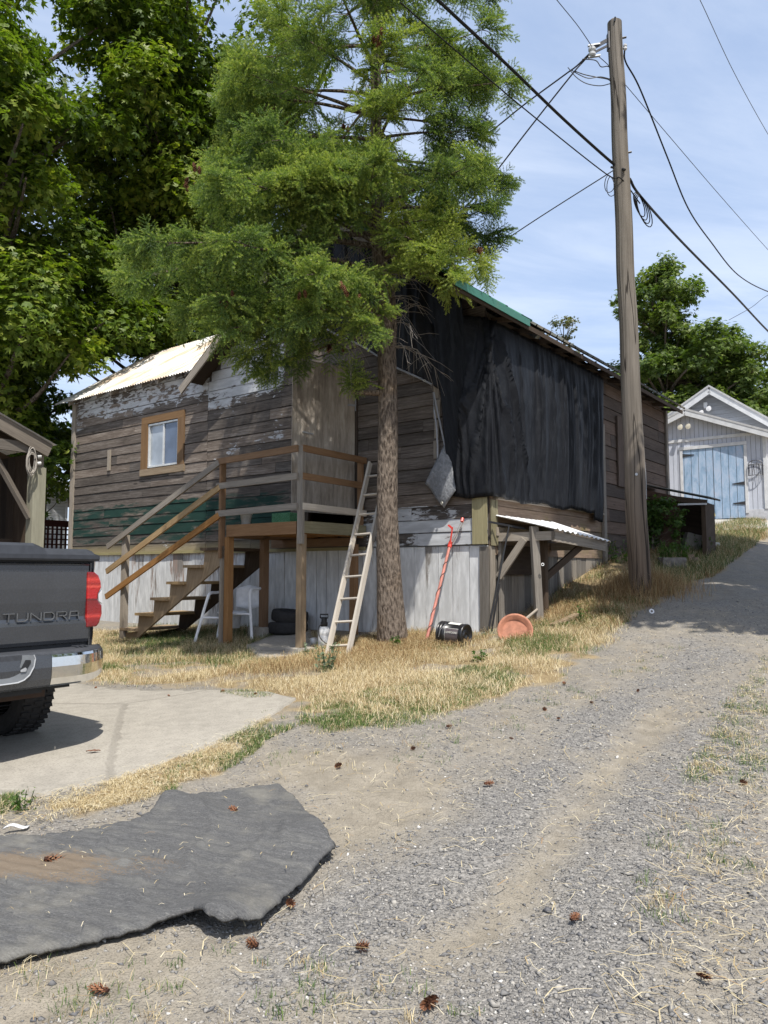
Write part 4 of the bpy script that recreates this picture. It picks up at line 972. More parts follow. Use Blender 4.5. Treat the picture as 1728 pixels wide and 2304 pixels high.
# ------------------------------------------------------------------ utility pole, hardware
pole_b, pole_t = P(1441, 1332, 10.8), P(1383, 52, 10.8); pole_b[2] = gz(pole_b)-.2
pd = (pole_t-pole_b)/np.linalg.norm(pole_t-pole_b); PH = np.linalg.norm(pole_t-pole_b)
up = thing('utility_pole', 'tall weathered wooden utility pole beside the alley', 'utility pole', pole_b)
def m_pole():
    s = Nt('weathered pole timber'); uv = s.uv(); x, y, _ = s.sep(uv); z = s.sep(s.geo())[2]
    g = s.noise(s.comb(s.mul(x, .5), s.mul(y, 34.)), 1, 6, .65, dist=.4); g2 = s.noise(s.comb(s.mul(x, .8), s.mul(y, 5.)), 1, 4, .6)
    c = s.ramp(s.add(s.mul(g, .6), s.mul(g2, .4)), [(.25, (.06, .051, .043)), (.45, (.145, .128, .108)), (.6, (.215, .192, .165)), (.8, (.31, .285, .25))])
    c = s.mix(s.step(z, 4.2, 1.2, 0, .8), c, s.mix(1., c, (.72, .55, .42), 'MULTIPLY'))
    ck = s.math('ABSOLUTE', s.add(s.noise(s.comb(s.mul(x, .22), s.mul(y, 6.)), 1, 2, .4), -.5)); cm = s.step(ck, .014, .003)
    c = s.mix(s.mul(cm, .85), c, (.015, .012, .01)); bl = s.step(g2, .66, .74); c = s.mix(s.mul(bl, .35), c, (.5, .43, .3))
    return s.out(c, .85, 0, s.bump(s.add(g, s.mul(cm, -2.)), .006, .8), .2)
mm = MB(); NP = 44; pts = [pole_b+pd*PH*k/NP+V(.006*math.sin(k*.7), .004*math.sin(k*1.1), 0) for k in range(NP+1)]; pts += [pole_t+pd*.02]
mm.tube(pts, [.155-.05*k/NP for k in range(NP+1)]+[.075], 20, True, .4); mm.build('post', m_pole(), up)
def PP(py, dx=0., dy=0.):      # point on the pole axis at picture height py
    best = min((abs(project(pole_b+pd*h)[1]-py), h) for h in np.linspace(0, PH, 900))[1]; return pole_b+pd*best+V(dx, dy, 0)
M_IRON = plain('dark galvanised iron', (.09, .09, .095), .5, .8); M_GALV = plain('grey galvanised steel', (.42, .43, .44), .45, .7)
def hw(name, mat, f): mm = MB(); f(mm); return mm.build(name, mat, up)
bA = PP(92); bE = P(1335, 112, 10.75)
hw('bracket', M_IRON, lambda m: (m.beam(bA+V(-.09, 0, .03), bE+V(.0, 0, .03), .02, .05), m.beam(bA+V(-.09, 0, -.06), bE+V(.0, 0, -.05), .02, .03), m.obox(bA+V(-.12, -.05, -.14), V(.02, 0, 0), V(0, .1, 0), ZZ*.26)))
def ins(m, c, r, h): m.lathe([(0, 0), (r*.7, 0), (r, h*.15), (r, h*.35), (r*.6, h*.5), (r, h*.65), (r, h*.85), (r*.7, h), (0, h)], 14, lambda x, y, z: c+V(x, y, z))
hw('insulator', plain('grey porcelain', (.55, .56, .57), .25), lambda m: ins(m, bE+V(-.02, 0, -.11), .055, .15))
for dz in (-.13, .05): hw('clevis', M_GALV, lambda m: m.obox(bE+V(-.08, -.02, dz), V(.18, .0, .03), V(0, .04, 0), ZZ*.02))
for py, sx in ((88, .125), (112, .125), (380, -.13), (345, .125)):
    q = PP(py); hw('bolt', M_IRON, lambda m: m.tube([q+V(sx*.75, -.02, 0), q+V(sx*1.25, -.02, .015)], .016, 7))
q = PP(108); hw('insulator', plain('white porcelain', (.7, .7, .7), .3), lambda m: ins(m, q+V(.135, -.02, -.04), .028, .09))
q = PP(1070); hw('tag', M_GALV, lambda m: m.tube([q+V(-.03, -.150, 0), q+V(-.03, -.157, 0)], .02, 14))
hw('ground_wire', M_GALV, lambda m: m.tube([PP(y, .135+.004*math.sin(y), -.05) for y in range(1040, 1125, 12)], .005, 5))
q = PP(60); hw('bolt', M_IRON, lambda m: m.beam(q+V(-.04, -.115, .0), q+V(-.03, -.125, .06), .02, .02))
# ---- wires, every span a thing of its own
M_CABLE = plain('black cable', (.012, .012, .013), .5); M_WIRE = plain('grey wire', (.10, .105, .115), .5, .3)
def wire(name, label, pts, rad, mat=M_CABLE, grp=None, n=10):
    q = [p if len(p) == 3 and isinstance(p, np.ndarray) else P(*p) for p in pts]
    mm = MB(); mm.tube(spl(q, n), rad, 6); return simple(name, label, 'cable', mm, mat, group=grp)
pk = PP(372); pr_ = PP(405)
L1 = pk+V(-.13, -.05, 0)
wire('phone_cable', 'thick black cable from above the fir down to the left of the pole', [(900, -80, 7.9), (985, 0, 8.25), (1140, 145, 9.2), (1270, 270, 10.1), L1, PP(395, .0, -.16)], .021)
wire('phone_cable', 'thick black cable running from the pole down past the right tree', [PP(402, .12, .0), (1440, 440, 11.1), (1530, 540, 12.7), (1650, 662, 15.), (1728, 745, 17.3), (1800, 812, 20.)], .021)
wire('overhead_wire', 'thin cable from the fir top crossing under the thick cable to the pole', [(900, 5, 8.2), (1000, 92, 8.8), (1180, 245, 9.8), (1362, 390, 10.72), PP(412, -.05, -.13), (1440, 458, 10.9)], .009)
wire('service_drop', 'black service cable from the bracket to the right edge of the fir', [bE+V(-.05, 0, -.05), (1298, 148, 10.8), (1271, 168, 10.9), (1180, 235, 11.3), (1095, 302, 11.8), (1000, 360, 12.2)], .011)
wire('service_drop', 'black service cable from the bracket steeply down behind the fir', [bE+V(-.05, 0, -.07), (1311, 140, 10.8), (1285, 170, 10.8), (1190, 290, 11.2), (1085, 425, 11.6), (1012, 500, 12.), (960, 545, 12.3)], .011)
wire('overhead_wire', 'thin black wire from the pole down towards the green roof edge', [PP(386, -.13, -.05), (1362, 395, 10.75), (1220, 485, 11.0), (1075, 580, 11.3), (1000, 622, 11.5)], .008)
wire('bare_wire', 'thin bare wire above the pole bracket running up left', [bE+V(0, 0, .02), (1300, 58, 10.2), (1253, 0, 9.5), (1190, -80, 8.6)], .006, M_WIRE)
wire('bare_wire', 'thin bare wire running from the bracket away over the right tree', [bE+V(.05, 0, -.08), (1372, 150, 11.0), (1415, 200, 11.4), (1500, 300, 12.4), (1620, 440, 14.2), (1728, 562, 16.5), (1800, 640, 18)], .006, M_WIRE)
wire('service_drop', 'twisted black service cable sagging from the pole top to the right edge', [PP(112, .13, 0), (1408, 140, 10.9), (1440, 200, 11.2), (1500, 350, 12.2), (1548, 468, 13.), (1600, 545, 14.), (1660, 618, 15.3), (1728, 656, 17.), (1790, 670, 19.)], .012)
wire('bare_wire', 'lone thin wire high in the right corner of the sky', [(1540, -60, 13.), (1575, 0, 13.8), (1650, 160, 15.8), (1728, 302, 18.), (1790, 400, 20.)], .007, M_WIRE)
wire('overhead_wire', 'short thin wire in front of the right tree near the frame edge', [(1790, 640, 24.), (1728, 664, 24.), (1690, 692, 23.), (1640, 720, 22.5)], .009)
jr = 'jumper wires looping beside the pole top'
for k, (lab, pts) in enumerate((('upper jumper wire looping from the bracket to the pole', [(1310, 133, 10.75), (1340, 136, 10.72), (1352, 150, 10.7), (1366, 149, 10.75), PP(152, -.1, 0)]),
    ('middle jumper wire looping between service cable and pole', [(1293, 160, 10.8), (1316, 168, 10.75), (1345, 174, 10.7), (1366, 178, 10.72), PP(182, -.1, 0)]),
    ('lowest jumper wire sagging from service cable to pole', [(1278, 152, 10.85), (1297, 174, 10.75), (1320, 188, 10.7), (1350, 193, 10.7), PP(188, -.1, 0)]),
    ('thin slack jumper wire just beneath the middle one', [(1286, 158, 10.85), (1305, 169, 10.75), (1325, 176, 10.7), (1350, 173, 10.7), PP(178, -.1, 0)]))):
    wire('jumper_wire', lab, pts, .007, M_CABLE, jr)
mm = MB()
for k in range(4):
    c = P(1438+k*4, 452+k*5, 10.9); e1 = V(.08, .05, -.16); e2 = V(.09+.012*k, 0, .05)
    mm.tube([c+e1*math.cos(a)*(1+.1*k)+e2*math.sin(a)*.6+V(0, 0, -.06) for a in np.linspace(0, 2*math.pi, 22)], .008, 5, False)
simple('cable_coil', 'coil of spare black cable hung under the thick cable right of pole', 'cable coil', mm, M_CABLE, merge=False)
mm = MB()
for k in range(2):
    c = PP(408+k*6, -.19+k*.03, -.02); mm.tube([c+V(math.cos(a)*.07, .02*math.sin(a*2), math.sin(a)*(.13+.02*k)-.05) for a in np.linspace(0, 6.28, 20)], .006, 5, False)
simple('cable_coil', 'small loops of wire on the left of the pole', 'cable coil', mm, M_CABLE)
# ------------------------------------------------------------------ pickup truck
CT = P(214, 1265, 5.8); CT[2] = Hs(-2.6, 6.1)+.02
def TP(a, b, c): return CT-U*a-W*b+ZZ*c     # a: left from the right rear corner, b: rearwards, c: height
def TQ(px, py, b=0.):
    q = hit(px, py, TP(0, b, 0), W); d = q-CT; return -np.dot(d, U), d[2]
def car_paint(name, col):
    s = Nt(name); p = s.geo(); n = s.noise(p, 4., 5, .6); d = s.noise(p, 60., 3, .6)
    c = s.mix(s.step(n, .35, .7), col, tuple(k*1.12 for k in col))
    return s.out(c, s.step(d, .2, .8, .24, .30), .35, None, .5, **{'Coat Weight': .6, 'Coat Roughness': .08})
M_PAINT = car_paint('dark grey metallic paint', (.055, .059, .066)); M_TRIM = plain('black trim plastic', (.018, .019, .021), .55, var=.2, scale=30)
M_STEP = plain('dark bumper plastic', (.045, .048, .055), .5, var=.15, scale=30); M_GREYTRIM = plain('grey bumper trim', (.17, .18, .19), .45)
def m_chrome():
    s = Nt('chrome'); n = s.noise(s.geo(), 2.5, 2); d = s.noise(s.geo(), 45., 3)
    return s.out((.78, .77, .74), s.step(d, .4, .7, .05, .16), 1., s.bump(n, .02, .25), .5)
M_CHROME = m_chrome()
trk = thing('pickup_truck', 'dark grey pickup truck with red tail light and chrome bumper corner parked on concrete', 'pickup truck', TP(1, 0, 0))
def tp(name, mat, f, parent=trk, **k): mm = MB(); f(mm); return mm.build(name, mat, parent, **k)
TWd = 2.03
# bed box and cab
def body(m):
    prof = [(.55, .03), (.80, .0), (1.05, -.0), (1.30, .02), (1.36, .05)]    # (height, inset)
    L = [0., -.35, -.8, -1.3, -1.9]
    for side in (0, 1):
        Gd = []
        for c, ins_ in prof:
            Gd.append([TP(ins_ if side == 0 else TWd-ins_, b, c) for b in L])
        m.grid(Gd, .5, True, None, side == 1)
    m.face([TP(.05, 0, 1.36), TP(.05, -1.9, 1.36), TP(TWd-.05, -1.9, 1.36), TP(TWd-.05, 0, 1.36)])
    m.face([TP(.05, -.02, .5), TP(TWd-.05, -.02, .5), TP(TWd-.05, -.02, 1.36), TP(.05, -.02, 1.36)])
    # cab and hood as one lofted shell
    secs = [(-1.95, 1.32, 1.32), (-2.0, 1.93, 1.36), (-2.4, 1.98, 1.36), (-3.3, 1.97, 1.36), (-3.75, 1.86, 1.36), (-4.35, 1.36, 1.34), (-5.2, 1.27, 1.25), (-5.55, 1.12, 1.1), (-5.62, .6, .6)]
    Gd = []
    for b, top, belt in secs:
        ti = .22*max(0, (top-belt))/.6
        Gd.append([TP(.04, b, .48), TP(.0, b, .8), TP(.03, b, belt), TP(.06+ti, b, max(top-.06, belt)), TP(.16+ti, b, top), TP(TWd/2, b, top+.02), TP(TWd-.16-ti, b, top), TP(TWd-.06-ti, b, max(top-.06, belt)), TP(TWd-.03, b, belt), TP(TWd, b, .8), TP(TWd-.04, b, .48)])
    m.grid(Gd, .5, True)
tp('body', M_PAINT, body, merge=True)
tp('rear_window', M_TRIM, lambda m: m.face([TP(.35, -1.965, 1.42), TP(TWd-.35, -1.965, 1.42), TP(TWd-.42, -1.99, 1.86), TP(.42, -1.99, 1.86)]))
# tailgate: section swept across
tz0 = TQ(100, 1450)[1]; tz1 = TQ(197, 1267)[1]
sec = [(tz0-.01, -.03), (tz0, .0), (tz0+.025, .012), (tz0+.14, .016), (tz0+.165, .002), (tz0+.19, -.002), (tz0+.30, .008), (tz0+.40, .012), (tz1-.065, .012), (tz1-.058, -.006), (tz1-.02, -.006), (tz1-.008, .004), (tz1, -.02)]
aR = TQ(197.5, 1330)[0]
gate = tp('tailgate', M_PAINT, lambda m: m.grid([[TP(a, .012+b, c) for c, b in sec] for a in np.linspace(aR, TWd-aR, 30)], .5, True), label='dark grey tailgate with raised TUNDRA lettering')
tp('corner_panel', M_PAINT, lambda m: m.grid([[TP(a, b, c) for c in np.linspace(.62, tz1, 14)] for a, b in ((aR-.012, .004), (aR*.5, .0), (.02, -.01), (.0, -.04), (-.004, -.10))], .5, True))
tp('corner_panel', M_PAINT, lambda m: m.grid([[TP(TWd-a, b, c) for c in np.linspace(.62, tz1, 14)] for a, b in ((aR-.012, .004), (aR*.5, .0), (.02, -.01), (.0, -.04), (-.004, -.10))], .5, True))
tp('gap', M_TRIM, lambda m: m.face([TP(.0, -.012, .52), TP(TWd, -.012, .52), TP(TWd, -.012, tz1+.03), TP(.0, -.012, tz1+.03)]))
# TUNDRA pressed in the tailgate
aL, cL = TQ(8, 1390, .03); aE, cE = TQ(184, 1386, .03); hgt = TQ(120, 1371, .03)[1]-TQ(120, 1388, .03)[1]
def letters(m):
    o = TP(aL, .022, (cL+cE)/2-.5*hgt+.003); ex = U; ey = ZZ
    wd = aL-aE; strokes = {'T': [[(0, 1), (1, 1)], [(.5, 1), (.5, 0)]], 'U': [[(0, 1), (0, 0), (.75, 0), (1, .25), (1, 1)]], 'N': [[(0, 0), (0, 1), (1, 0), (1, 1)]], 'D': [[(0, 0), (0, 1), (.75, 1), (1, .7), (1, .25), (.75, 0), (0, 0)]],
               'R': [[(0, 0), (0, 1), (.9, 1), (1, .8), (.9, .5), (.25, .5)], [(.6, .5), (1, 0)]], 'A': [[(0, 0), (.12, 1), (.88, 1), (1, 0)], [(.06, .45), (.94, .45)]]}
    cw = wd/6
    for k, ch_ in enumerate('TUNDRA'):
        for st in strokes[ch_]:
            for p, q in zip(st[:-1], st[1:]):
                P0 = o+ex*(k*cw+p[0]*cw*.78)+ey*p[1]*hgt; P1 = o+ex*(k*cw+q[0]*cw*.78)+ey*q[1]*hgt
                dv = (P1-P0)/np.linalg.norm(P1-P0); m.beam(P0-dv*.002, P1+dv*.002, .005, .012, W)
M_LET = plain('letter edge highlight', (.17, .175, .18), .25, .5)  # paler than the body paint: light caught by letter edges, put into colour
tp('lettering', M_LET, letters, gate)
# tonneau cover
def tonn(m):
    rows = []
    for a in np.linspace(-.01, TWd+.01, 50):
        e = min(a, TWd-a); lift = .035*smooth01(e, .40, .50); rnd_ = .05*(1-min(1, (e+.012)/.09))**2
        top = tz1+.105+lift-rnd_
        rows.append([TP(a, .035, tz1+.015), TP(a, .045, tz1+.03), TP(a, .045, min(tz1+.06, top)), TP(a, .03, top-.02), TP(a, .0, top), TP(a, -.5, top+.01), TP(a, -1.92, top)])
    m.grid(rows, .5, True)
tp('tonneau_cover', plain('matt black vinyl', (.035, .038, .045), .5, var=.12, scale=20), tonn)
# tail light
tlp = [TQ(x, y, .03) for x, y in ((196.5, 1286.5), (212.6, 1287), (221, 1294), (226.5, 1309), (227.5, 1322), (223, 1331), (220, 1337), (219, 1346), (222, 1354), (228.5, 1361), (229, 1381), (223, 1401), (217, 1410), (193.5, 1412))]
def m_tail():
    s = Nt('red tail light lens'); z = s.sep(s.geo())[2]; zt = s.math('DIVIDE', s.add(z, -float(TP(0, 0, tlp[-1][1])[2])), float(tlp[0][1]-tlp[-1][1])); v = s.vor(s.geo(), 90.)
    c = s.ramp(zt, [(0, (.16, .003, .004)), (.16, (.30, .006, .006)), (.20, (.72, .06, .045)), (.25, (.30, .006, .006)), (.47, (.20, .004, .005)), (.50, (.07, .002, .003)), (.53, (.55, .010, .010)), (.70, (.50, .010, .010)), (.73, (.80, .09, .06)), (.78, (.33, .006, .006)), (.86, (.75, .05, .035)), (.92, (.34, .008, .007)), (1, (.20, .004, .004))]); c = s.mix(s.mul(s.step(v, .1, .45), .35), c, (.12, .002, .003))
    return s.out(c, .12, 0, s.bump(v, .004, .5), .6, **{'Coat Weight': .8, 'Coat Roughness': .04})
tp('tail_light', m_tail(), lambda m: m.prism([TP(a, .002, c) for a, c in tlp], -W*.034), bevel=.012)
tlp2 = [(TWd-a, c) for a, c in tlp]; tp('tail_light', bpy.data.materials['red tail light lens'], lambda m: m.prism([TP(a, .002, c) for a, c in tlp2], -W*.034), bevel=.012)
q_ = [TQ(x, y, .02) for x, y in ((220, 1336), (228, 1328), (229, 1358), (221, 1352))]; tp('reverse_lens', plain('clear lens', (.55, .55, .55), .1, spec=.6), lambda m: m.prism([TP(a, .0, c) for a, c in q_], -W*.028))
# bumper: swept section, chrome ends and dark centre
ct_ = TQ(180, 1468, .14)[1]; cb_ = TQ(110, 1545, .16)[1]
def bsec(a):
    e = min(a, TWd-a)+.075; k = 1-max(0, 1-e/.34)**2.2; bb = .02+.17*k
    low = cb_+.02*(1-k)+(-.0)
    return [TP(a, bb-.035, ct_+.012), TP(a, bb-.008, ct_+.006), TP(a, bb, ct_-.012), TP(a, bb+.006, (ct_+low)/2+.03), TP(a, bb+.002, low+.06), TP(a, bb-.012, low+.015), TP(a, bb-.035, low)]
aC = TQ(112, 1500, .17)[0]
bump = tp('bumper', M_PAINT, lambda m: m.grid([bsec(a) for a in np.linspace(aC, TWd-aC, 40)], .5, True))
tp('chrome_corner', M_CHROME, lambda m: m.grid([bsec(a) for a in np.linspace(-.072, aC-.003, 24)], .5, True), bump)
tp('chrome_corner', M_CHROME, lambda m: m.grid([bsec(a) for a in np.linspace(TWd-aC+.003, TWd+.072, 24)], .5, True), bump)
def steppad(m):
    rows = []
    for a in np.linspace(-.07, TWd+.07, 60):
        q = bsec(a)[0]; b0 = np.dot(q-CT, -W); rows.append([TP(a, -.06, ct_+.03), TP(a, b0*.4, ct_+.034), TP(a, b0-.012, ct_+.028), TP(a, b0+.012, ct_+.014), TP(a, b0+.018, ct_+.0)])
    m.grid(rows, .5, True)
tp('step_pad', M_STEP, steppad, bump)
for k in range(3):
    a = .10+k*.035; tp('tread_rib', M_STEP, lambda m: m.obox(TP(a, .02, ct_+.034), -U*.016, -W*.08, ZZ*.010), bump)
# moulded licence recess: pale edged band sweeping down from the step
band = [TQ(x, y, .195) for x, y in ((76, 1474), (79, 1482), (76, 1500), (66, 1519), (54, 1530), (40, 1536), (20, 1539), (-10, 1543))]
bin_ = [TQ(x, y, .195) for x, y in ((50, 1474), (49, 1484), (45, 1500), (37, 1514), (30, 1522), (20, 1526), (5, 1528), (-10, 1529))]
def bandf(m):
    for (p, q, p2, q2) in zip(band[:-1], band[1:], bin_[:-1], bin_[1:]):
        m.face([TP(p[0], .198, p[1]), TP(q[0], .198, q[1]), TP(q2[0], .194, q2[1]), TP(p2[0], .194, p2[1])], None, .5, True)
tp('recess_trim', M_GREYTRIM, bandf, bump)
tp('recess_panel', M_STEP, lambda m: m.prism([TP(a, .186, c) for a, c in bin_]+[TP(1.25, .186, bin_[-1][1]), TP(1.25, .186, bin_[0][1])], -W*.004), bump)
tp('recess_edge', plain('pale trim edge', (.42, .43, .44), .4), lambda m: m.tube([TP(a, .199, c) for a, c in band], .005, 5), bump)
h_ = [TQ(x, y, .2) for x, y in ((58, 1485), (69, 1485), (70, 1491), (58, 1510), (46, 1511), (47, 1506))]
tp('socket', M_TRIM, lambda m: m.prism([TP(a, .196, c) for a, c in h_], -W*.004), bump)
h_ = [TQ(x, y, .2) for x, y in ((46, 1508), (57, 1502), (60, 1505), (58, 1511), (46, 1512))]
tp('socket_cover', plain('pale grey plastic', (.36, .37, .38), .4), lambda m: m.prism([TP(a, .2, c) for a, c in h_], -W*.004), bump)
tp('valance', M_TRIM, lambda m: (m.obox(TP(.42, .06, cb_-.05), -U*(TWd-.84), W*.1, ZZ*.07)))
tp('frame_rail', plain('rusty brown steel', (.05, .03, .02), .8), lambda m: m.obox(TP(.30, -.12, cb_-.11), -U*(TWd-.6), W*.12, ZZ*.09))
tp('underbody', M_TRIM, lambda m: m.obox(TP(.12, -.1, .42), -U*(TWd-.24), W*5.2, ZZ*.22))
# wheels
for a, b in ((.165, -.86), (TWd-.165, -.86), (.165, -4.6), (TWd-.165, -4.6)):
    c = TP(a, b, .41); c[2] = Hs(c[0], c[1])+.425
    mm = MB(); tyre_mb(mm, c, U, .415, .285, 44); wh = mm.build('wheel', M_TYRE, trk)
    sg = 1 if a < 1 else -1
    mm = MB(); mm.lathe([(.25, -.10), (.25, .09), (.235, .10), (.20, .07), (.06, .09), (0, .09)], 28, lambda x, y, z: c+W*x+ZZ*y+U*z*sg); mm.build('rim', M_GALV, wh)

# ------------------------------------------------------------------ carport at the far left
A0 = P(80, 1180, 11.0); A0[2] = EYE
cp_ = thing('carport', 'open timber carport with gabled roof and dark interior behind the truck', 'carport', A0)
def CPt(s, d, z): return A0+U*s+W*d+ZZ*z    # s along the gable (right +), d into the carport, z over eye
def cpp(name, mat, f): mm = MB(); f(mm); return mm.build(name, mat, cp_)
cg = -1.35
M_CARP = wood('dull carport timber', [(.22, (.05, .044, .037)), (.45, (.115, .10, .085)), (.65, (.175, .155, .132)), (.85, (.26, .235, .205))], .2, [], 45)
M_CPOST = wood('pale lichened post', [(.22, (.12, .115, .085)), (.45, (.22, .21, .16)), (.65, (.30, .29, .225)), (.85, (.38, .37, .30))], .1, [], 40)
cpp('post', M_CPOST, lambda m: m.obox(CPt(-.10, -.08, cg), ZZ*(1.52-cg), U*.19, W*.17))
cpp('post', M_GREY, lambda m: m.obox(CPt(-.02, -.04, 1.50), ZZ*.26, U*.09, W*.12))
cpp('post', M_GREY, lambda m: m.obox(CPt(-4.6, -.07, cg), ZZ*(1.75-cg), U*.15, W*.15))
cpp('tie_beam', M_CARP, lambda m: m.beam(CPt(-4.7, -.09, 1.78), CPt(.03, -.09, 1.78), .05, .15))
RZ0, RS = 1.845, .42
rz = lambda s: RZ0+.06-RS*s if s > -2.3 else RZ0+.06+RS*2.3-RS*(-2.3-s)
cpp('bargeboard', M_CARP, lambda m: m.beam(CPt(.10, -.14, rz(.10)-.10), CPt(-2.3, -.14, rz(-2.3)-.10), .045, .19))
cpp('bargeboard', M_CARP, lambda m: m.beam(CPt(-4.85, -.14, rz(-4.85)-.10), CPt(-2.3, -.14, rz(-2.3)-.10), .045, .19))
mm = MB(); corr(mm, CPt(.17, -.2, rz(.17)+.02), W*6.0, CPt(-2.3, 0, rz(-2.3))-CPt(.17, 0, rz(.17)), 0, .2, .015, 2, True); mm.build('roof', M_WHITETIN, cp_)
mm = MB(); corr(mm, CPt(-4.9, -.2, rz(-4.9)+.02), W*6.0, CPt(-2.3, 0, rz(-2.3))-CPt(-4.9, 0, rz(-4.9)), 0, .2, .015, 2, True); mm.build('roof', M_WHITETIN, cp_)
for k in range(7):
    cpp('rafter', M_DARKW, lambda m: (m.beam(CPt(.2, .3+k*.9, rz(.2)-.1), CPt(-2.3, .3+k*.9, rz(-2.3)-.1), .05, .12)))
    cpp('rafter', M_DARKW, lambda m: (m.beam(CPt(-4.8, .3+k*.9, rz(-4.8)-.1), CPt(-2.3, .3+k*.9, rz(-2.3)-.1), .05, .12)))
cpp('brace', M_CARP, lambda m: m.beam(CPt(-.10, .0, .78), CPt(-.62, .0, 1.62), .05, .12, (0, 1, 0)))
CB = lambda t, off, z: CPt(-t, 5.4-off, z)
mm = MB(); vboards(mm, CB, -.1, 4.8, lambda t: cg-.1, 1.9, (.18, .26)); mm.build('back_wall', M_BOARDS, cp_)
CR = lambda t, off, z: CPt(.04-off, t, z)
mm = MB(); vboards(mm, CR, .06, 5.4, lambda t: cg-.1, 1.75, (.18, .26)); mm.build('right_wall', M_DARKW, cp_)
CL_ = lambda t, off, z: CPt(-4.7+off, t, z)
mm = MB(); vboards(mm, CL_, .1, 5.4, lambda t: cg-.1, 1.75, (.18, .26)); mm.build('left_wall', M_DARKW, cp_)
cpp('shelf', M_DARKW, lambda m: m.obox(CPt(-2.8, .55, .44), U*2.75, W*.5, ZZ*.04))
cpp('insulator', plain('white ceramic', (.6, .6, .58), .4), lambda m: m.tube([CPt(-.07, -.12, 1.66), CPt(-.02, -.13, 1.67)], .025, 8))
cpp('insulator', plain('white ceramic', (.6, .6, .58), .4), lambda m: m.tube([CPt(-.07, -.12, 1.56), CPt(-.02, -.13, 1.57)], .025, 8))
mm = MB()
for k in range(9):
    c = CPt(-.17+R.uniform(-.03, .03), -.14, 1.60); mm.tube([c+U*(math.cos(a)*(.05+.012*(k % 3)))+ZZ*(math.sin(a)*(.14+.02*(k % 4))-.03*(k % 3))-W*.006*k for a in np.linspace(0, 6.28, 18)], .006, 4, False)
simple('wire_bundle', 'tangled bundle of pale wire hanging on the carport post top', 'wire', mm, plain('pale old wire', (.34, .31, .27), .7))

# ------------------------------------------------------------------ white neighbour house and dark lattice between carport and house
M_WSID = None
def lap(name, col, pitch=.11, dirt=.2):
    s = Nt(name); z = s.sep(s.geo())[2]; fr_ = s.math('FRACT', s.mul(z, 1/pitch)); n = s.noise(s.geo(), 1.5, 5, .6)
    c = s.mix(s.mul(s.step(n, .4, .7), dirt), col, tuple(k*.7 for k in col)); c = s.mix(s.step(fr_, .10, .02), c, tuple(k*.35 for k in col))
    return s.out(c, .6, 0, s.bump(fr_, .02, 1.), .3)
M_LAP = lap('white lap siding', (.66, .68, .70))
N0 = P(128, 1180, 26.); N0[2] = EYE
nb = thing('neighbour_house', 'white lap sided house glimpsed between carport and wooden house', 'house', N0)
def NPt(s, d, z): return N0+U*s+W*d+ZZ*z
def nbp(name, mat, f): mm = MB(); f(mm); return mm.build(name, mat, nb)
nbp('wall', M_LAP, lambda m: (m.obox(NPt(-6, 0, -2.), U*6.3, W*5, ZZ*4.6), m.prism([NPt(-6, .02, 2.6), NPt(.3, .02, 2.6), NPt(-2.85, .02, 4.9)], W*4.9)))
nbp('corner_trim', plain('white trim', (.72, .73, .74), .5), lambda m: m.obox(NPt(.28, -.03, -2.), ZZ*4.6, U*.08, W*.12))
nbp('roof', plain('grey shingles', (.18, .17, .165), .9, scale=14), lambda m: (m.prism([NPt(-6.5, -.4, 2.3), NPt(-2.85, -.4, 5.0), NPt(.8, -.4, 2.3), NPt(.8, -.4, 2.45), NPt(-2.85, -.4, 5.15), NPt(-6.5, -.4, 2.45)], W*5.8)))
nbp('fascia', plain('white trim', (.72, .73, .74), .5), lambda m: (m.beam(NPt(-2.85, -.43, 5.0), NPt(.82, -.43, 2.3), .04, .18)))
Lq = P(120, 1180, 19.); Lq[2] = EYE
lat = thing('lattice_fence', 'dark red lattice fence panel behind the left corner of the house', 'lattice', Lq)
def LP(s, d, z): return Lq+U*s+W*d+ZZ*z
mm = MB(); 
for s_ in (-.6, .5): mm.obox(LP(s_, 0, -1.4), ZZ*2.62, U*.09, W*.09)
for z_ in (1.13, -1.1): mm.obox(LP(-.6, .0, z_), U*1.19, ZZ*.16, W*.05)
M_LATT = plain('dark red stain', (.055, .014, .011), .7)
mm.build('frame', M_LATT, lat)
mm = MB()
for k in range(9): mm.obox(LP(-.5+k*.118, .02, -1.0), ZZ*2.15, U*.052, W*.012)
for k in range(17): mm.obox(LP(-.52, .035, -1.0+k*.128), U*1.03, ZZ*.035, W*.012)
mm.build('lattice', M_LATT, lat)

# ------------------------------------------------------------------ garage at the head of the alley
G0 = P(1610, 1166, 23.); gz0 = G0[2]-EYE; G0[2] = EYE
gar = thing('garage', 'pale grey garage with blue double doors under a low gable', 'garage', G0+ZZ*gz0)
def GR(t, off, z): return G0+W*t-U*off+ZZ*z
def gq(px, py, off=0.): q = hit(px, py, GR(0, off, 0), U); d = q-G0; return np.dot(d, W), d[2]
def garp(name, mat, f, parent=None): mm = MB(); f(mm); return mm.build(name, mat, parent or gar)
def m_t111(name, col, flake=.0, stripes=7.5):
    s = Nt(name); uv = s.uv(); x, y, _ = s.sep(uv); fr_ = s.math('FRACT', s.mul(y, stripes)); n = s.noise(s.comb(s.mul(x, 3.), s.mul(y, 14.)), 1, 5, .65); n2 = s.noise(s.geo(), 1.1, 4, .6)
    c = s.mix(s.mul(s.step(n, .45, .75), .35), col, tuple(k*.6 for k in col)); c = s.mix(s.mul(s.step(n2, .45, .7), .3), c, tuple(k*.75 for k in col))
    c = s.mix(s.step(fr_, .07, .02), c, tuple(k*.25 for k in col)); return s.out(c, .75, 0, s.bump(s.step(fr_, .02, .08), .01, 1.), .25)
M_GSID = m_t111('pale grounded grey siding', (.52, .55, .62)); M_GTRIM = plain('white painted trim', (.60, .61, .62), .55, var=.1, scale=5)
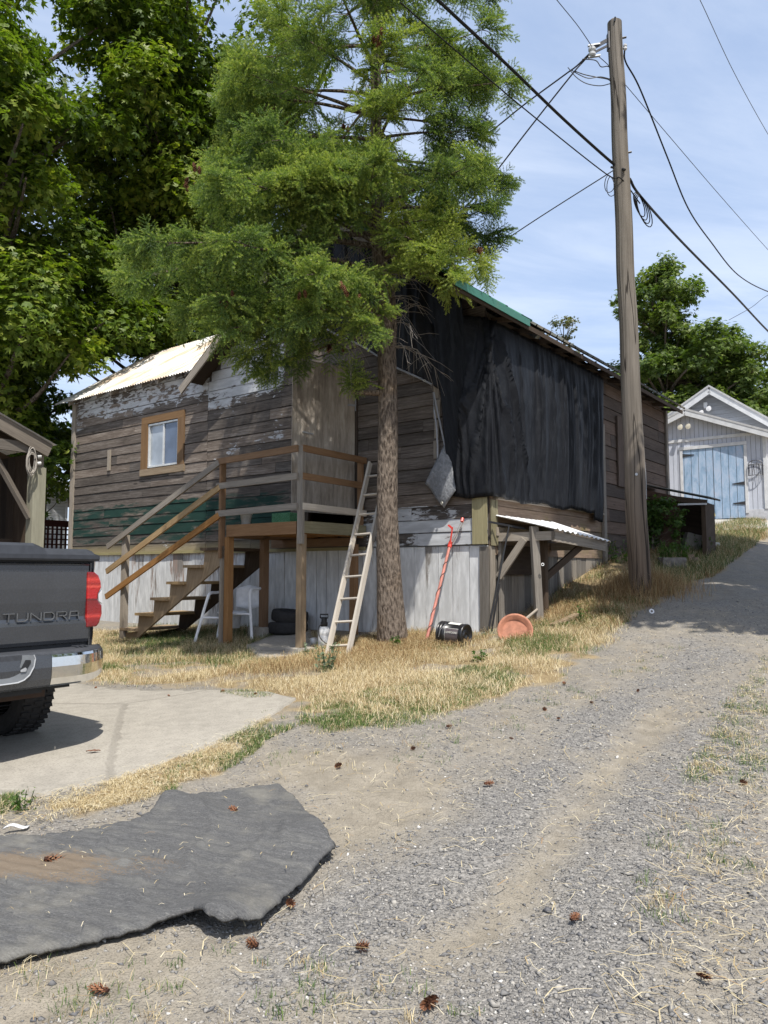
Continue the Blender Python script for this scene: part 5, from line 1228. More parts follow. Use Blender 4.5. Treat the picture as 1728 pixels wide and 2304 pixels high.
GT0, GT1, GBZ = -1.47, 3.0, gz0+.22; PKt, PKz = .75, 5.03
gro = lambda t: PKz-.41*abs(t-PKt)
DT0, DT1, DZ0, DZ1 = -.86, .90, gz0-.02, 3.80
def wallv(m, ts, z0, zf):
    for a, b in zip(ts[:-1], ts[1:]): m.face([GR(a, 0, z0), GR(b, 0, z0), GR(b, 0, zf(b)), GR(a, 0, zf(a))], [(z0, a), (z0, b), (zf(b), b), (zf(a), a)])
def gw(m):
    wallv(m, [GT0, DT0], GBZ, gro); wallv(m, [DT1, GT1], GBZ, gro); wallv(m, [DT0, PKt, DT1], DZ1, gro)
    rt = lambda d, z: G0+W*GT0+U*d+ZZ*z
    m.face([rt(0, GBZ), rt(6, GBZ), rt(6, gro(GT0)), rt(0, gro(GT0))], [(GBZ, 0), (GBZ, 6), (4, 6), (4, 0)])
    lt = lambda d, z: G0+W*GT1+U*d+ZZ*z
    m.face([lt(0, GBZ), lt(6, GBZ), lt(6, gro(GT1)), lt(0, gro(GT1))], [(GBZ, 0), (GBZ, 6), (4, 6), (4, 0)])
garp('wall', M_GSID, gw)
garp('foundation', plain('painted block', (.50, .51, .54), .8, scale=10), lambda m: (m.obox(GR(GT0, .015, gz0-.7), W*(DT0-GT0), U*.2, ZZ*(GBZ-gz0+.7)), m.obox(GR(DT1, .015, gz0-.7), W*(GT1-DT1), U*.2, ZZ*(GBZ-gz0+.7))))
def rake(m, a, b, za, zb, w=.16): m.beam(GR(a, .22, za-w/2), GR(b, .22, zb-w/2), .04, w)
garp('rake_trim', M_GTRIM, lambda m: rake(m, GT0-.2, PKt, gro(GT0-.2), PKz)); garp('rake_trim', M_GTRIM, lambda m: rake(m, GT1+.2, PKt, gro(GT1+.2), PKz))
garp('roof', plain('pale roofing', (.45, .45, .45), .8), lambda m: (m.prism([GR(GT0-.28, .25, gro(GT0-.28)+.0), GR(PKt, .25, PKz+.0), GR(PKt, .25, PKz+.06), GR(GT0-.28, .25, gro(GT0-.28)+.06)], U*6.5), m.prism([GR(GT1+.28, .25, gro(GT1+.28)+.0), GR(PKt, .25, PKz+.0), GR(PKt, .25, PKz+.06), GR(GT1+.28, .25, gro(GT1+.28)+.06)], U*6.5)))
garp('trim_board', M_GTRIM, lambda m: m.obox(GR(GT0, .03, 4.06), W*(GT1-GT0), U*.03, ZZ*.09))
garp('corner_trim', M_GTRIM, lambda m: m.obox(GR(GT0-.03, .035, GBZ), ZZ*(gro(GT0)-GBZ), W*.11, U*.06))
for a, b, c, d in ((DT0-.09, DT1+.12, DZ1, DZ1+.10), ): garp('door_trim', M_GTRIM, lambda m: m.obox(GR(a, .04, c), W*(b-a), U*.04, ZZ*(d-c)))
for a in (DT0-.09, DT1+.01): garp('door_trim', M_GTRIM, lambda m: m.obox(GR(a, .038, GBZ-.1), ZZ*(DZ1-GBZ+.09), W*.08, U*.04))
def m_bdoor():
    s = Nt('worn blue door paint'); uv = s.uv(); x, y, _ = s.sep(uv); fr_ = s.math('FRACT', s.mul(y, 4.6)); n = s.noise(s.comb(s.mul(x, 2.), s.mul(y, 5.)), 1, 6, .7, dist=.8); n2 = s.noise(s.geo(), 6., 5, .65)
    c = s.ramp(n, [(.3, (.20, .31, .45)), (.48, (.31, .43, .58)), (.6, (.40, .50, .64)), (.75, (.44, .44, .54))]); c = s.mix(s.mul(s.step(n2, .55, .75), .3), c, (.5, .45, .50))
    c = s.mix(s.step(fr_, .06, .02), c, (.05, .08, .12)); return s.out(c, .7, 0, s.bump(s.step(fr_, .02, .07), .01, 1.), .25)
M_BD = m_bdoor()
for a, b in ((DT0, .018), (.026, DT1)):
    dr = garp('door', M_BD, lambda m: (m.face([GR(a, .012, DZ0), GR(b, .012, DZ0), GR(b, .012, DZ1-.005), GR(a, .012, DZ1-.005)], [(0, a), (0, b), (2.2, b), (2.2, a)])))
    hs = (.25, .80) if a < 0 else (.28, .93)
    for h_ in (hs if a < 0 else (.28, .92)):
        z = DZ0+(DZ1-DZ0)*(h_ if a > 0 else (.2 if h_ < .5 else .47))
        e = a if a < 0 else b; sg = 1 if a < 0 else -1
        garp('strap_hinge', M_IRON, lambda m: m.prism([GR(e-sg*.06, .016, z-.07), GR(e-sg*.06, .016, z+.07), GR(e+sg*.02, .016, z+.05), GR(e+sg*.34, .016, z+.01), GR(e+sg*.34, .016, z-.01), GR(e+sg*.02, .016, z-.05)], -U*.012), dr)
fl_t, fl_z = gq(1542, 958, .1)
for k in (-1, 1):
    garp('flood_light', plain('pale lamp glass', (.6, .56, .45), .25), lambda m: m.lathe([(0, 0), (.05, 0), (.08, .12), (0, .13)], 14, lambda x, y, z: GR(fl_t+.12*k, .15, fl_z)+W*x-U*z*.8+ZZ*(y-z*.5)))
bt, bz = gq(1700, 1055, .04)
ba = thing('wire_basket', 'dark wire basket hanging on the garage wall right of the blue doors', 'basket', GR(bt, .05, bz))
mm = MB(); hw_ = .20
for z_ in (bz-.19, bz+.13, bz+.10): mm.tube([GR(bt+hw_*math.cos(a), .05+.09*math.sin(a), z_) for a in np.linspace(0, math.pi, 14)], .011, 5)
mm.tube([GR(bt+hw_*math.cos(a), .06, bz+.13+.13*math.sin(a)) for a in np.linspace(0, math.pi, 12)], .010, 5)
for k in range(9):
    a = math.pi*k/8; mm.tube([GR(bt+hw_*math.cos(a), .05+.09*math.sin(a), bz-.19), GR(bt+hw_*math.cos(a+(.2 if k % 2 else -.2)), .05+.09*math.sin(a), bz+.13)], .008, 4)
mm.build('wire_frame', M_IRON, ba)
# second, taller building behind it
H0 = GR(0, -3.2, 0)
def HQ(px, py): q = hit(px, py, H0, U); d = q-H0; return np.dot(d, W), d[2]
hp, hz = HQ(1600, 874); h1, hz1 = HQ(1533, 921); h2, hz2 = HQ(1728, 944)
bb_ = thing('gabled_outbuilding', 'weathered grey gabled building with white trim behind the garage', 'outbuilding', H0)
def HB(t, off, z): return H0+W*t-U*off+ZZ*z
sl1 = (hz-hz1)/(h1-hp); sl2 = (hz-hz2)/(hp-h2); tL, tR = hp+3.4, hp-4.2
def hbp(name, mat, f): mm = MB(); f(mm); return mm.build(name, mat, bb_)
def hw2(m):
    for k in range(28):
        z0 = 1.6+k*.16; z1 = z0+.158; zm = (z0+z1)/2
        if zm > hz-.1: break
        a = max(tR+.2, hp-(hz-.08-z1)/sl2); b = min(tL-.2, hp+(hz-.08-z1)/sl1); r = R.random()
        m.face([HB(a, .02, z0), HB(b, .02, z0), HB(b, .005, z1), HB(a, .005, z1)], [(a, z0), (b, z0), (b, z1), (a, z1)], r)
    m.prism([HB(tR+.2, -.02, 1.), HB(tL-.2, -.02, 1.), HB(tL-.2, -.02, hz-sl1*3.2-.08), HB(hp, -.02, hz-.08), HB(tR+.2, -.02, hz-sl2*4-.08)], U*5)
hbp('wall', wood('grey blue boards', [(.25, (.20, .215, .235)), (.5, (.32, .335, .36)), (.75, (.44, .46, .49))], .12, [], 30), hw2)
hbp('rake_trim', M_GTRIM, lambda m: m.beam(HB(hp, .25, hz-.11), HB(tL, .25, hz-sl1*3.4-.11), .05, .22)); hbp('rake_trim', M_GTRIM, lambda m: m.beam(HB(hp, .25, hz-.11), HB(tR, .25, hz-sl2*4.2-.11), .05, .22))
hbp('roof', plain('pale roofing', (.45, .45, .45), .8), lambda m: (m.prism([HB(hp, .3, hz), HB(tL, .3, hz-sl1*3.4), HB(tL, .3, hz-sl1*3.4+.07), HB(hp, .3, hz+.07)], U*5.6), m.prism([HB(hp, .3, hz), HB(tR, .3, hz-sl2*4.2), HB(tR, .3, hz-sl2*4.2+.07), HB(hp, .3, hz+.07)], U*5.6)))
q = HQ(1589, 922); 
for k in (-1, 1): hbp('flood_light', plain('white lamp', (.7, .7, .7), .3), lambda m: m.lathe([(0, 0), (.06, 0), (.09, .14), (0, .15)], 14, lambda x, y, z: HB(q[0]+.13*k, .08, q[1]-.06*k)+W*x-U*z*.8+ZZ*(y-z*.5)))
hbp('junction_box', M_GTRIM, lambda m: m.obox(HB(q[0]-.06, .09, q[1]+.05), W*.12, ZZ*.2, U*.08))
ap = GP([(1585, 1196), (1728, 1188)]); sheet('concrete_apron', np.vstack([ap, [ (GR(GT0-1.5, .2, 0))[:2], (GR(DT1+.4, .2, 0))[:2]]]), concrete('apron concrete', (.45, .43, .39)), .03, step=.5, kind='structure')

# ------------------------------------------------------------------ low dark shed on the end of the alley wall
SZ = lambda r, o: 1.74-(o*.26)-(r-6.2)*.02
lsh = thing('wood_shed', 'low dark brown shed with rusty tin roof against the end of the house', 'shed', SPt(7, .5, .4))
def lp_(name, mat, f): mm = MB(); f(mm); return mm.build(name, mat, lsh)
mm = MB(); corr(mm, SPt(6.12, 1.32, SZ(6.2, 1.34)+.05), U*.98, W*1.28+ZZ*.34, 0, .1, .014, 2); mm.build('roof', M_OLDTIN, lsh)
M_RBR = plain('red brown boards', (.085, .048, .032), .8, var=.3, scale=6)
lp_('front_wall', M_RBR, lambda m: m.prism([SPt(6.2, .03, -.2), SPt(6.2, .76, -.3), SPt(6.2, .76, SZ(6.2, .76)-.06), SPt(6.2, .03, SZ(6.2, .03)-.06)], U*.04))
lp_('side_wall', M_DARKW, lambda m: m.prism([SPt(6.2, 1.22, -.3), SPt(7.0, 1.22, .1), SPt(7.0, 1.22, SZ(7.0, 1.22)-.06), SPt(6.2, 1.22, SZ(6.2, 1.22)-.06)], W*.04))
lp_('back_wall', M_DARKW, lambda m: m.prism([SPt(7., .03, .1), SPt(7., 1.22, .1), SPt(7., 1.22, SZ(7., 1.2)-.06), SPt(7., .03, SZ(7., .03)-.06)], -U*.04))
lp_('post', M_DARKW, lambda m: m.obox(SPt(6.18, 1.26, -.3), ZZ*(SZ(6.2, 1.24)+.25), U*.08, W*.08))
lp_('fascia', M_GTRIM, lambda m: m.beam(SPt(6.12, .76, SZ(6.2, .76)-.22), SPt(6.12, 1.30, SZ(6.2, 1.3)-.10), .02, .035))
lp_('header', M_DARKW, lambda m: m.beam(SPt(6.15, .70, SZ(6.2, .76)-.10), SPt(6.15, 1.30, SZ(6.2, 1.3)-.07), .04, .1))
def lump(c, sx, sy, sz, mat, name, label, cat, seed=0, tilt=None):
    bm = bmesh.new(); bmesh.ops.create_cube(bm, size=1); bmesh.ops.subdivide_edges(bm, edges=bm.edges[:], cuts=3, use_grid_fill=True); rr = random.Random(seed)
    for v in bm.verts: v.co = Vector((v.co.x*sx, v.co.y*sy, v.co.z*sz))*(1-.10*rr.random()) 
    if tilt: bmesh.ops.rotate(bm, verts=bm.verts, matrix=Matrix.Rotation(tilt, 3, 'Y'))
    me = bpy.data.meshes.new(name); bm.to_mesh(me); bm.free(); me.transform(Matrix.Translation(Vector(c))); me.materials.append(mat); return link(name, me, None, label=label, cat=cat)
cb = G(1556, 1236); lump(cb+ZZ*.12, .34, .24, .40, M_CONC, 'concrete_block', 'grey concrete block tipped up in weeds before the dark shed', 'block', 3, .25)
cb = G(1597, 1229); lump(cb+ZZ*.03, .36, .2, .1, plain('white plastic', (.7, .7, .7), .5), 'plastic_bag', 'crumpled white plastic bag in the grass beside the shed', 'bag', 5)
for k, (x, y, s_, lab) in enumerate(((1545, 1258, .16, 'reddish stone in the weeds in front of the shed'), (1558, 1262, .12, 'small reddish stone beside the larger one near the shed'), (1512, 1275, .30, 'flat grey rock right of the pole in dry grass'))):
    cb = G(x, y); lump(cb+ZZ*s_*.2, s_*1.4, s_, s_*.7, plain('rock', ((.22, .15, .12), (.25, .17, .14), (.19, .17, .15))[k], .9, var=.3, scale=12), 'rock', lab, 'rock', 10+k)
cb = G(1590, 1178); mm = MB(); mm.tube(spl([cb+V(-.1, 0, .1), cb+V(.0, 0, .3), cb+V(.16, 0, .38), cb+V(.22, 0, .2)]), .03, 6); simple('garden_tool', 'yellow handled garden tool on the ground before the blue doors', 'tool', mm, plain('yellow plastic', (.45, .36, .12), .5))

# ------------------------------------------------------------------ matting on the gravel
def mat_sheet():
    topx = [(-700, 1990), (-300, 1925), (0, 1900), (96, 1898), (203, 1883), (290, 1866), (338, 1849), (371, 1818), (410, 1813), (458, 1801), (482, 1804), (530, 1789), (580, 1783), (627, 1777), (665, 1816), (694, 1854), (723, 1893), (747, 1931)]
    botx = [(-700, 2420), (-300, 2270), (0, 2185), (145, 2156), (289, 2119), (386, 2098), (440, 2093), (455, 2105), (470, 2118), (500, 2125), (530, 2118), (560, 2110), (583, 2103), (598, 2081), (641, 2037), (675, 2004), (723, 1951), (747, 1933)]
    xs = np.concatenate([np.linspace(-700, 0, 40)[:-1], np.linspace(0, 747, 190)]); nb_ = 70
    ty = np.interp(xs, *zip(*topx)); by = np.interp(xs, *zip(*botx))
    T = np.array([G(x, y) for x, y in zip(xs, ty)]); B = np.array([G(x, y) for x, y in zip(xs, by)])
    f = np.linspace(0, 1, nb_); Q = T[:, None]*(1-f)[None, :, None]+B[:, None]*f[None, :, None]
    x, y = Q[..., 0], Q[..., 1]; rg = np.random.default_rng(5)
    jit = (fbm(x, y, 9, 4)-.5)*.02; em = np.exp(-np.minimum(f, 1-f)/.02)[None, :]+np.exp(-(747-xs)/12)[:, None]; x = x+jit+(fbm(x, y, 38, 1)-.5)*.022*em; y = y+(fbm(x, y, 9, 6)-.5)*.02+(fbm(x, y, 42, 2)-.5)*.022*em
    z = H(x, y)+.020
    dx = x-T[-1, 0]; 
    # gentle swells, a ridge from the notch in the back edge, curled corners, fine creases along the length
    z += .018*fbm(x, y, 1.6, 7)+.010*fbm(x, y, 5., 8)
    n1 = G(371, 1818); n2 = G(560, 1900); d = n2-n1; L = np.linalg.norm(d[:2]); e = d[:2]/L; al_ = (x-n1[0])*e[0]+(y-n1[1])*e[1]; pe = -(x-n1[0])*e[1]+(y-n1[1])*e[0]
    z += .055*np.exp(-(pe/.10)**2)*smooth01(al_, 1.1, .0)*smooth01(al_, -.3, .0)
    n1 = G(700, 1900); d2 = (x-n1[0])**2+(y-n1[1])**2; z += .05*np.exp(-d2/.05)
    n1 = G(480, 2100); d2 = (x-n1[0])**2+(y-n1[1])**2; z += .075*np.exp(-d2/.035)
    n1 = G(440, 2080); d2 = (x-n1[0])**2+(y-n1[1])**2; z -= .02*np.exp(-d2/.01)
    u_ = x*.93-y*.36; v_ = x*.36+y*.93
    left = smooth01(u_, -.15, -.7)
    z += .010*(np.abs(np.sin(u_*3.1+v_*7+4*fbm(x, y, 1.5, 3)))**.5)*fbm(x, y, 2.5, 12)+.006*(fbm(x, y, 14., 3)-.5); 
    for (p0, p1, hh, ww) in (((470, 1810), (430, 2060), .012, .02), ((560, 1800), (690, 1960), .010, .018), ((240, 1900), (330, 2080), .010, .02), ((90, 1990), (470, 1940), .008, .02), ((630, 1820), (520, 2000), .009, .02)):
        a0, a1 = G(*p0), G(*p1); dv_ = (a1-a0)[:2]; Ln = np.linalg.norm(dv_); dv_ = dv_/Ln; al2 = (x-a0[0])*dv_[0]+(y-a0[1])*dv_[1]; pe2 = -(x-a0[0])*dv_[1]+(y-a0[1])*dv_[0]+.05*np.sin(al2*9); z += hh*np.exp(-(pe2/ww)**2)*smooth01(al2, -.1, .1)*smooth01(al2, Ln+.1, Ln-.1)
    z += left*.006*np.sin(v_*95+2.5*fbm(x, y, 3, 2)*3)*fbm(x, y, 6, 1)
    ed = np.minimum(f, 1-f)[None, :]; z -= .012*np.exp(-(ed/.012)**2)
    V_ = np.stack([x, y, z], -1).reshape(-1, 3); n0, n1_ = x.shape; idx = np.arange(n0*n1_).reshape(n0, n1_)
    F = np.stack([idx[:-1, :-1], idx[1:, :-1], idx[1:, 1:], idx[:-1, 1:]], -1).reshape(-1, 4)
    s = Nt('worn black felt matting'); uvs = s.uv(); ux, uy, _ = s.sep(uvs); p = s.geo()
    fib = s.noise(s.comb(s.mul(ux, 26.), s.mul(uy, 190.)), 1, 4, .7, dist=.8); fz = s.noise(p, 120., 3, .7); big = s.noise(p, 2.2, 5, .6); mid = s.noise(s.comb(s.mul(ux, 3.), s.mul(uy, 9.)), 1, 5, .65)
    c = s.ramp(s.add(s.mul(fib, .55), s.mul(fz, .45)), [(.28, (.048, .048, .049)), (.46, (.088, .088, .089)), (.6, (.135, .134, .131)), (.76, (.27, .262, .245))])
    c = s.mix(s.step(mid, .45, .75, 0, .5), c, (.20, .195, .175))
    c = s.mix(s.step(big, .52, .72, 0, .5), c, (.25, .235, .195))
    cc = G(60, 1975); dv = s.n('ShaderNodeVectorMath', {0: p, 1: tuple(cc)}, operation='SUBTRACT').outputs[0]; ax_, ay_, _ = s.sep(dv)
    rr_ = s.math('SQRT', s.add(s.mul(s.mul(ax_, ax_), 1.1), s.mul(s.mul(ay_, ay_), 16.))); st = s.step(s.add(s.add(rr_, s.mul(s.add(mid, -.5), 1.5)), s.mul(s.add(fz, -.5), 1.3)), .62, .42)
    c = s.mix(s.mul(st, .7), c, (.20, .15, .10)); sp_ = s.step(s.noise(p, 260., 2, .5), .68, .74); c = s.mix(s.mul(sp_, .55), c, (.42, .39, .33))
    m = s.out(c, .95, 0, s.bump(s.add(fib, s.mul(fz, .6)), .006, .9), .1)
    UVn = np.stack([u_, v_], -1).reshape(-1, 2)
    o = npmesh('floor_matting', V_, F, m, uv=UVn, smooth=True, label='large torn piece of dark grey felt matting lying on the gravel', cat='matting')
    md = o.modifiers.new('thickness', 'SOLIDIFY'); md.thickness = .014; md.offset = -1 if True else 1
mat_sheet()
# ------------------------------------------------------------------ foliage helpers
rng = np.random.default_rng(21)
def unit(a): return a/(np.linalg.norm(a, axis=-1, keepdims=True)+1e-9)
def leaf_mat(name, stops, trans=.35, rough=.5):
    s = Nt(name); r = s.attr(); n = s.noise(s.geo(), .9, 3, .5)
    c = s.ramp(s.add(s.mul(r, .75), s.mul(n, .28)), stops)
    p = s.n('ShaderNodeBsdfPrincipled', {'Base Color': c, 'Roughness': rough, 'Specular IOR Level': .35})
    t = s.n('ShaderNodeBsdfTranslucent', {0: s.mix(1., c, (1.5, 1.7, .6), 'MULTIPLY')})
    return s.surf(s.n('ShaderNodeMixShader', {0: trans, 1: p.outputs[0], 2: t.outputs[0]}).outputs[0])
def bark(name, a, b, sx=14., sz=4.):
    s = Nt(name); p = s.geo(); x, y, z = s.sep(p); wn = s.noise(p, 6., 4, .6); q = s.comb(s.mul(s.add(x, s.mul(wn, .05)), sx), s.mul(y, sx), s.mul(s.add(z, s.mul(wn, .12)), sz))
    v = s.n('ShaderNodeTexVoronoi', {'Vector': q, 'Scale': 2.2}, feature='F1'); n = s.noise(q, 2., 6, .7); n2 = s.noise(p, 2., 4, .6)
    c = s.mix(s.step(s.add(s.mul(n, .7), s.mul(v.outputs['Distance'], .4)), .3, .75), a, b); c = s.mix(s.step(n2, .5, .75, 0, .5), c, s.mix(1., c, (1.25, 1.05, .8), 'MULTIPLY'))
    fl = s.step(s.noise(p, 38., 5, .7), .58, .70); c = s.mix(s.mul(fl, .4), c, (.36, .31, .24))
    h = s.add(s.mul(v.outputs['Distance'], -1.), n); return s.out(c, .9, 0, s.bump(h, .02, 1.), .15)
# a maple-like leaf: three kite lobes, gently folded (base, mids, tip), unit length
_L = np.array([(0, 0, 0), (-.16, .34, .03), (0, 1, -.06), (.16, .34, .03), (-.30, .10, 0), (-.52, .62, -.06), (-.08, .40, .03), (.30, .10, 0), (.52, .62, -.06), (.08, .40, .03)])
_LF = np.array([(0, 3, 2, 1), (0, 6, 5, 4), (0, 7, 8, 9)])
def leaves(pos, nrm, size, spin=None):
    n = len(pos); nrm = unit(nrm); a = unit(np.cross(nrm, rng.normal(size=(n, 3)))); b = np.cross(nrm, a)
    v = pos[:, None]+size[:, None, None]*(_L[None, :, 0:1]*a[:, None]+_L[None, :, 1:2]*b[:, None]+_L[None, :, 2:3]*nrm[:, None])
    f = _LF[None]+10*np.arange(n)[:, None, None]
    return v.reshape(-1, 3), f.reshape(-1, 4)
def leafball(c, r, n, size, flat=.75):
    d = unit(rng.normal(size=(n, 3))); u = rng.random(n)**(1/2.4); sub = unit(rng.normal(size=(9, 3)))*.62
    k = rng.integers(0, 9, n); q = sub[k]+d*(u*.52)[:, None]; q[:, 2] *= flat
    pos = np.asarray(c)+q*r; out = unit(q); nn = out*.55+V(0, 0, .75)+rng.normal(size=(n, 3))*.42
    return pos, nn, size*rng.uniform(.65, 1.2, n)
def tree(name, label, cat, base, axis, lumps, nleaf, size, mat, bmat, tr, group=None, limbs=True, lsz=None):
    t = thing(name, label, cat, base, group)
    mb = MB(); ax = spl(axis, 6); n = len(ax); mb.tube(ax, [tr*(1-.85*i/(n-1)) for i in range(n)], 10, True, .5)
    axn = np.array(ax)
    if limbs:
        for c, r in lumps:
            c = np.array(c); below = axn[axn[:, 2] < c[2]-.25*np.linalg.norm(c[:2]-axn[0][:2])-.3]
            if len(below) < 2: below = axn[:3]
            s0 = below[-1]; d = c-s0; L = np.linalg.norm(d); mid = s0+d*.5+V(0, 0, -.10*L)+rng.normal(size=3)*.12*L*.4
            k = tr*.34*min(1, .5+L/6); mb.tube(spl([s0, mid, c+rng.normal(size=3)*.2], 5), [k*(1-.8*i/10) for i in range(11)], 5, False, .5)
    mb.build('trunk', bmat, t)
    Vs, Fs, Rs, off = [], [], [], 0
    for c, r in lumps:
        m = int(nleaf*r**2*rng.uniform(.8, 1.2)); p, nn, sz = leafball(c, r, m, size); v, f = leaves(p, nn, sz)
        Vs.append(v); Fs.append(f+off); off += len(v); Rs.append(np.repeat(np.clip(rng.normal(.5+rng.normal()*.12, .2, m), 0, 1), 3))
    npmesh('crown', np.vstack(Vs), np.vstack(Fs), mat, rnd=np.concatenate(Rs), parent=t)
    return t
def lump_cloud(n, ell, keep=(), rr=(.8, 1.3), seed=0, mind=.8):
    g = np.random.default_rng(seed); out = []
    tries = 0
    while len(out) < n and tries < n*60:
        tries += 1; c, s = ell[g.integers(len(ell))]; d = g.normal(size=3); d /= np.linalg.norm(d); u = g.random()**.45
        p = np.array(c)+d*np.array(s)*u; r = g.uniform(*rr)
        px, py = project(p); k = True; dep = max(1., p[1])
        for kx, ky, kr in keep:
            if (px-kx)**2+(py-ky)**2 < (kr+FPX*r*.62/dep)**2: k = False; break
        if k and all(np.linalg.norm(p-q) > mind*min(r, r2) for q, r2 in out): out.append((p, r))
    return out
M_MAPLE = leaf_mat('maple leaf', [(.1, (.030, .056, .010)), (.4, (.075, .122, .015)), (.65, (.140, .195, .022)), (.9, (.24, .27, .040))])
M_BARKG = bark('grey brown bark', (.05, .04, .032), (.17, .145, .12))
SKYGAP = [(85, 10, 30), (100, 60, 26), (135, 120, 24), (180, 165, 20), (205, 190, 12), (470, 20, 26), (505, 80, 16)]
ROOFGAP = [(170, 905, 50), (240, 862, 45), (320, 850, 40), (130, 950, 20)]
gl = lambda x, y: V(x, y, Hs(x, y))
def E(c, s): return (np.array([c[0], c[1], c[2]+EYE]), s)
lA = lump_cloud(150, [E((-9.4, 16.2, 9.4), (3.2, 2.6, 2.8)), E((-9.8, 17.2, 12), (3.4, 3, 3.2)), E((-9.0, 18.4, 5.6), (3.2, 1.6, 3.2)), E((-8.6, 17.6, 3.8), (2.3, 1.2, 1.7)), E((-8.3, 16.6, 5.8), (1.6, 1.5, 1.4))], SKYGAP+ROOFGAP, (.8, 1.25), 3)
lA += lump_cloud(34, [E((-9.9, 20.8, 3.6), (2.2, .8, 1.7)), E((-11.5, 20.5, 4.5), (1.6, .8, 1.8))], [(128, 1150, 50)], (.6, .9), 33, .55)
tree('maple_tree', 'broad green maple at far left overhanging the carport and tin roof', 'tree', gl(-9.6, 18), [gl(-9.6, 18), V(-9.5, 18, 3), V(-9.2, 17.6, 6), V(-9.2, 17.2, 9), V(-9.4, 17, 12)], lA, 520, .18, M_MAPLE, M_BARKG, .30, 'maples behind the house')
lB = lump_cloud(190, [E((-5.6, 21.2, 8.0), (3.0, 2.2, 4.6)), E((-5.4, 19.6, 13.5), (3.6, 2.6, 4.5)), E((-6.6, 20.6, 11.5), (2.4, 2.2, 3.5)), E((-4.0, 21.5, 6.0), (2.4, 2, 3.0)), E((-7.2, 20.0, 5.0), (2.0, 2, 2.6))], SKYGAP+ROOFGAP, (.8, 1.3), 4)
tree('maple_tree', 'tall green maple with grey trunk rising behind the tin roofed wing', 'tree', gl(-6.1, 21), [gl(-6.1, 21), V(-6.1, 21, 4), V(-6.0, 20.9, 7), V(-6.2, 20.8, 11), V(-6.6, 20.8, 15)], lB, 520, .18, M_MAPLE, M_BARKG, .24, 'maples behind the house')
lC = lump_cloud(64, [E((-1.2, 23.5, 9.5), (2.6, 2.4, 4.5)), E((-2.6, 23.5, 7.2), (2.2, 2.2, 3))], SKYGAP, (.9, 1.3), 5)
tree('maple_tree', 'green maple showing through gaps behind the fir', 'tree', gl(-1.6, 24), [gl(-1.6, 24), V(-1.6, 24, 5), V(-1.4, 23.8, 9), V(-1.2, 23.6, 15)], lC, 420, .19, M_MAPLE, M_BARKG, .22, 'maples behind the house')
# low maple branches in front of the white house
lD = lump_cloud(14, [E((-9.9, 21.5, 3.4), (1.2, 1.2, 1.6)), E((-9.2, 20.5, 1.8), (.7, .7, .7))], [(128, 1150, 34), (110, 1060, 14)], (.35, .7), 9, .5)
tree('young_maple', 'small dark maple filling the gap beside the house corner', 'tree', gl(-9.9, 22), [gl(-9.9, 22), V(-9.9, 22, 2), V(-9.7, 21.6, 4.5)], lD, 420, .17, M_MAPLE, M_BARKG, .08)
M_LEAF2 = leaf_mat('sunlit broad leaf', [(.1, (.036, .066, .018)), (.4, (.080, .125, .028)), (.65, (.135, .185, .045)), (.9, (.21, .25, .075))])
KR = [(1300, 640, 40), (1380, 560, 20)]
lE = lump_cloud(165, [E((12.4, 32, 8.2), (2.8, 2.6, 3.0)), E((12.0, 32, 11.2), (1.7, 1.6, 2.2)), E((15.0, 32, 6.5), (2.4, 2, 2.2)), E((10.0, 32, 6.3), (2.0, 1.6, 1.9)), E((14.4, 32, 8.6), (2.2, 1.8, 1.8))], [(1370, 560, 50), (1560, 495, 15), (1715, 540, 26), (1315, 610, 26)], (.55, .95), 6, .75)
tree('broadleaf_tree', 'round sunlit green tree behind the garage right of the pole', 'tree', gl(12.6, 32.5), [gl(12.6, 32.5), V(12.5, 32.4, 4.5), V(12.3, 32.2, 8), V(12.1, 32, 13)], lE, 560, .20, M_LEAF2, M_BARKG, .3)
lF = lump_cloud(26, [E((17.6, 33, 5.6), (2.2, 2, 2.2)), E((18.2, 33, 8.0), (1.4, 1.4, 1.2))], [], (.6, .95), 8)
tree('broadleaf_tree', 'darker green tree at the right frame edge behind the garage', 'tree', gl(17.8, 33.5), [gl(17.8, 33.5), V(17.8, 33.4, 4), V(17.8, 33.2, 8)], lF, 460, .2, M_MAPLE, M_BARKG, .22)
lG = lump_cloud(15, [E((9.6, 39.5, 12.2), (.8, .8, 1.4))], [], (.28, .48), 12, .6)
tree('slender_tree', 'thin sparse treetop showing just over the house roof ridge', 'tree', gl(9.6, 39.6), [gl(9.6, 39.6), V(9.6, 39.6, 8), V(9.6, 39.5, 14.6)], lG, 420, .17, leaf_mat('dusty leaf', [(.1, (.05, .07, .03)), (.5, (.11, .12, .06)), (.9, (.22, .19, .12))]), M_BARKG, .14)
# the tree beside the alley whose shade lies over the foot of the pole
lH = lump_cloud(170, [E((6.3, 7.0, 7.0), (1.9, 2.2, 1.3)), E((5.2, 6.6, 7.0), (.9, 1.6, 1.0)), E((6.6, 10., 12.2), (1.8, 2.2, 1.)), E((6.3, 9.0, 11.4), (1.4, 1.6, .9)), E((7.4, 9.0, 7.4), (2.4, 2.8, 1.5)), E((9.4, 11.0, 8.0), (2.4, 2.8, 1.6))], [], (.6, .95), 15, .6)
lH = [(p, r) for p, r in lH if project(p-V(r*1.1, 0, 0))[0] > 1745 or project(p-V(0, 0, r))[1] < -20]
tree('alley_tree', 'leafy tree on the right of the alley shading the foot of the pole', 'tree', gl(9.6, 8.2), [gl(9.6, 8.2), V(9.5, 8.2, 4), V(9.2, 8.0, 7), V(9.0, 8, 10), V(8.6, 8.4, 13)], lH, 240, .26, M_MAPLE, M_BARKG, .22)

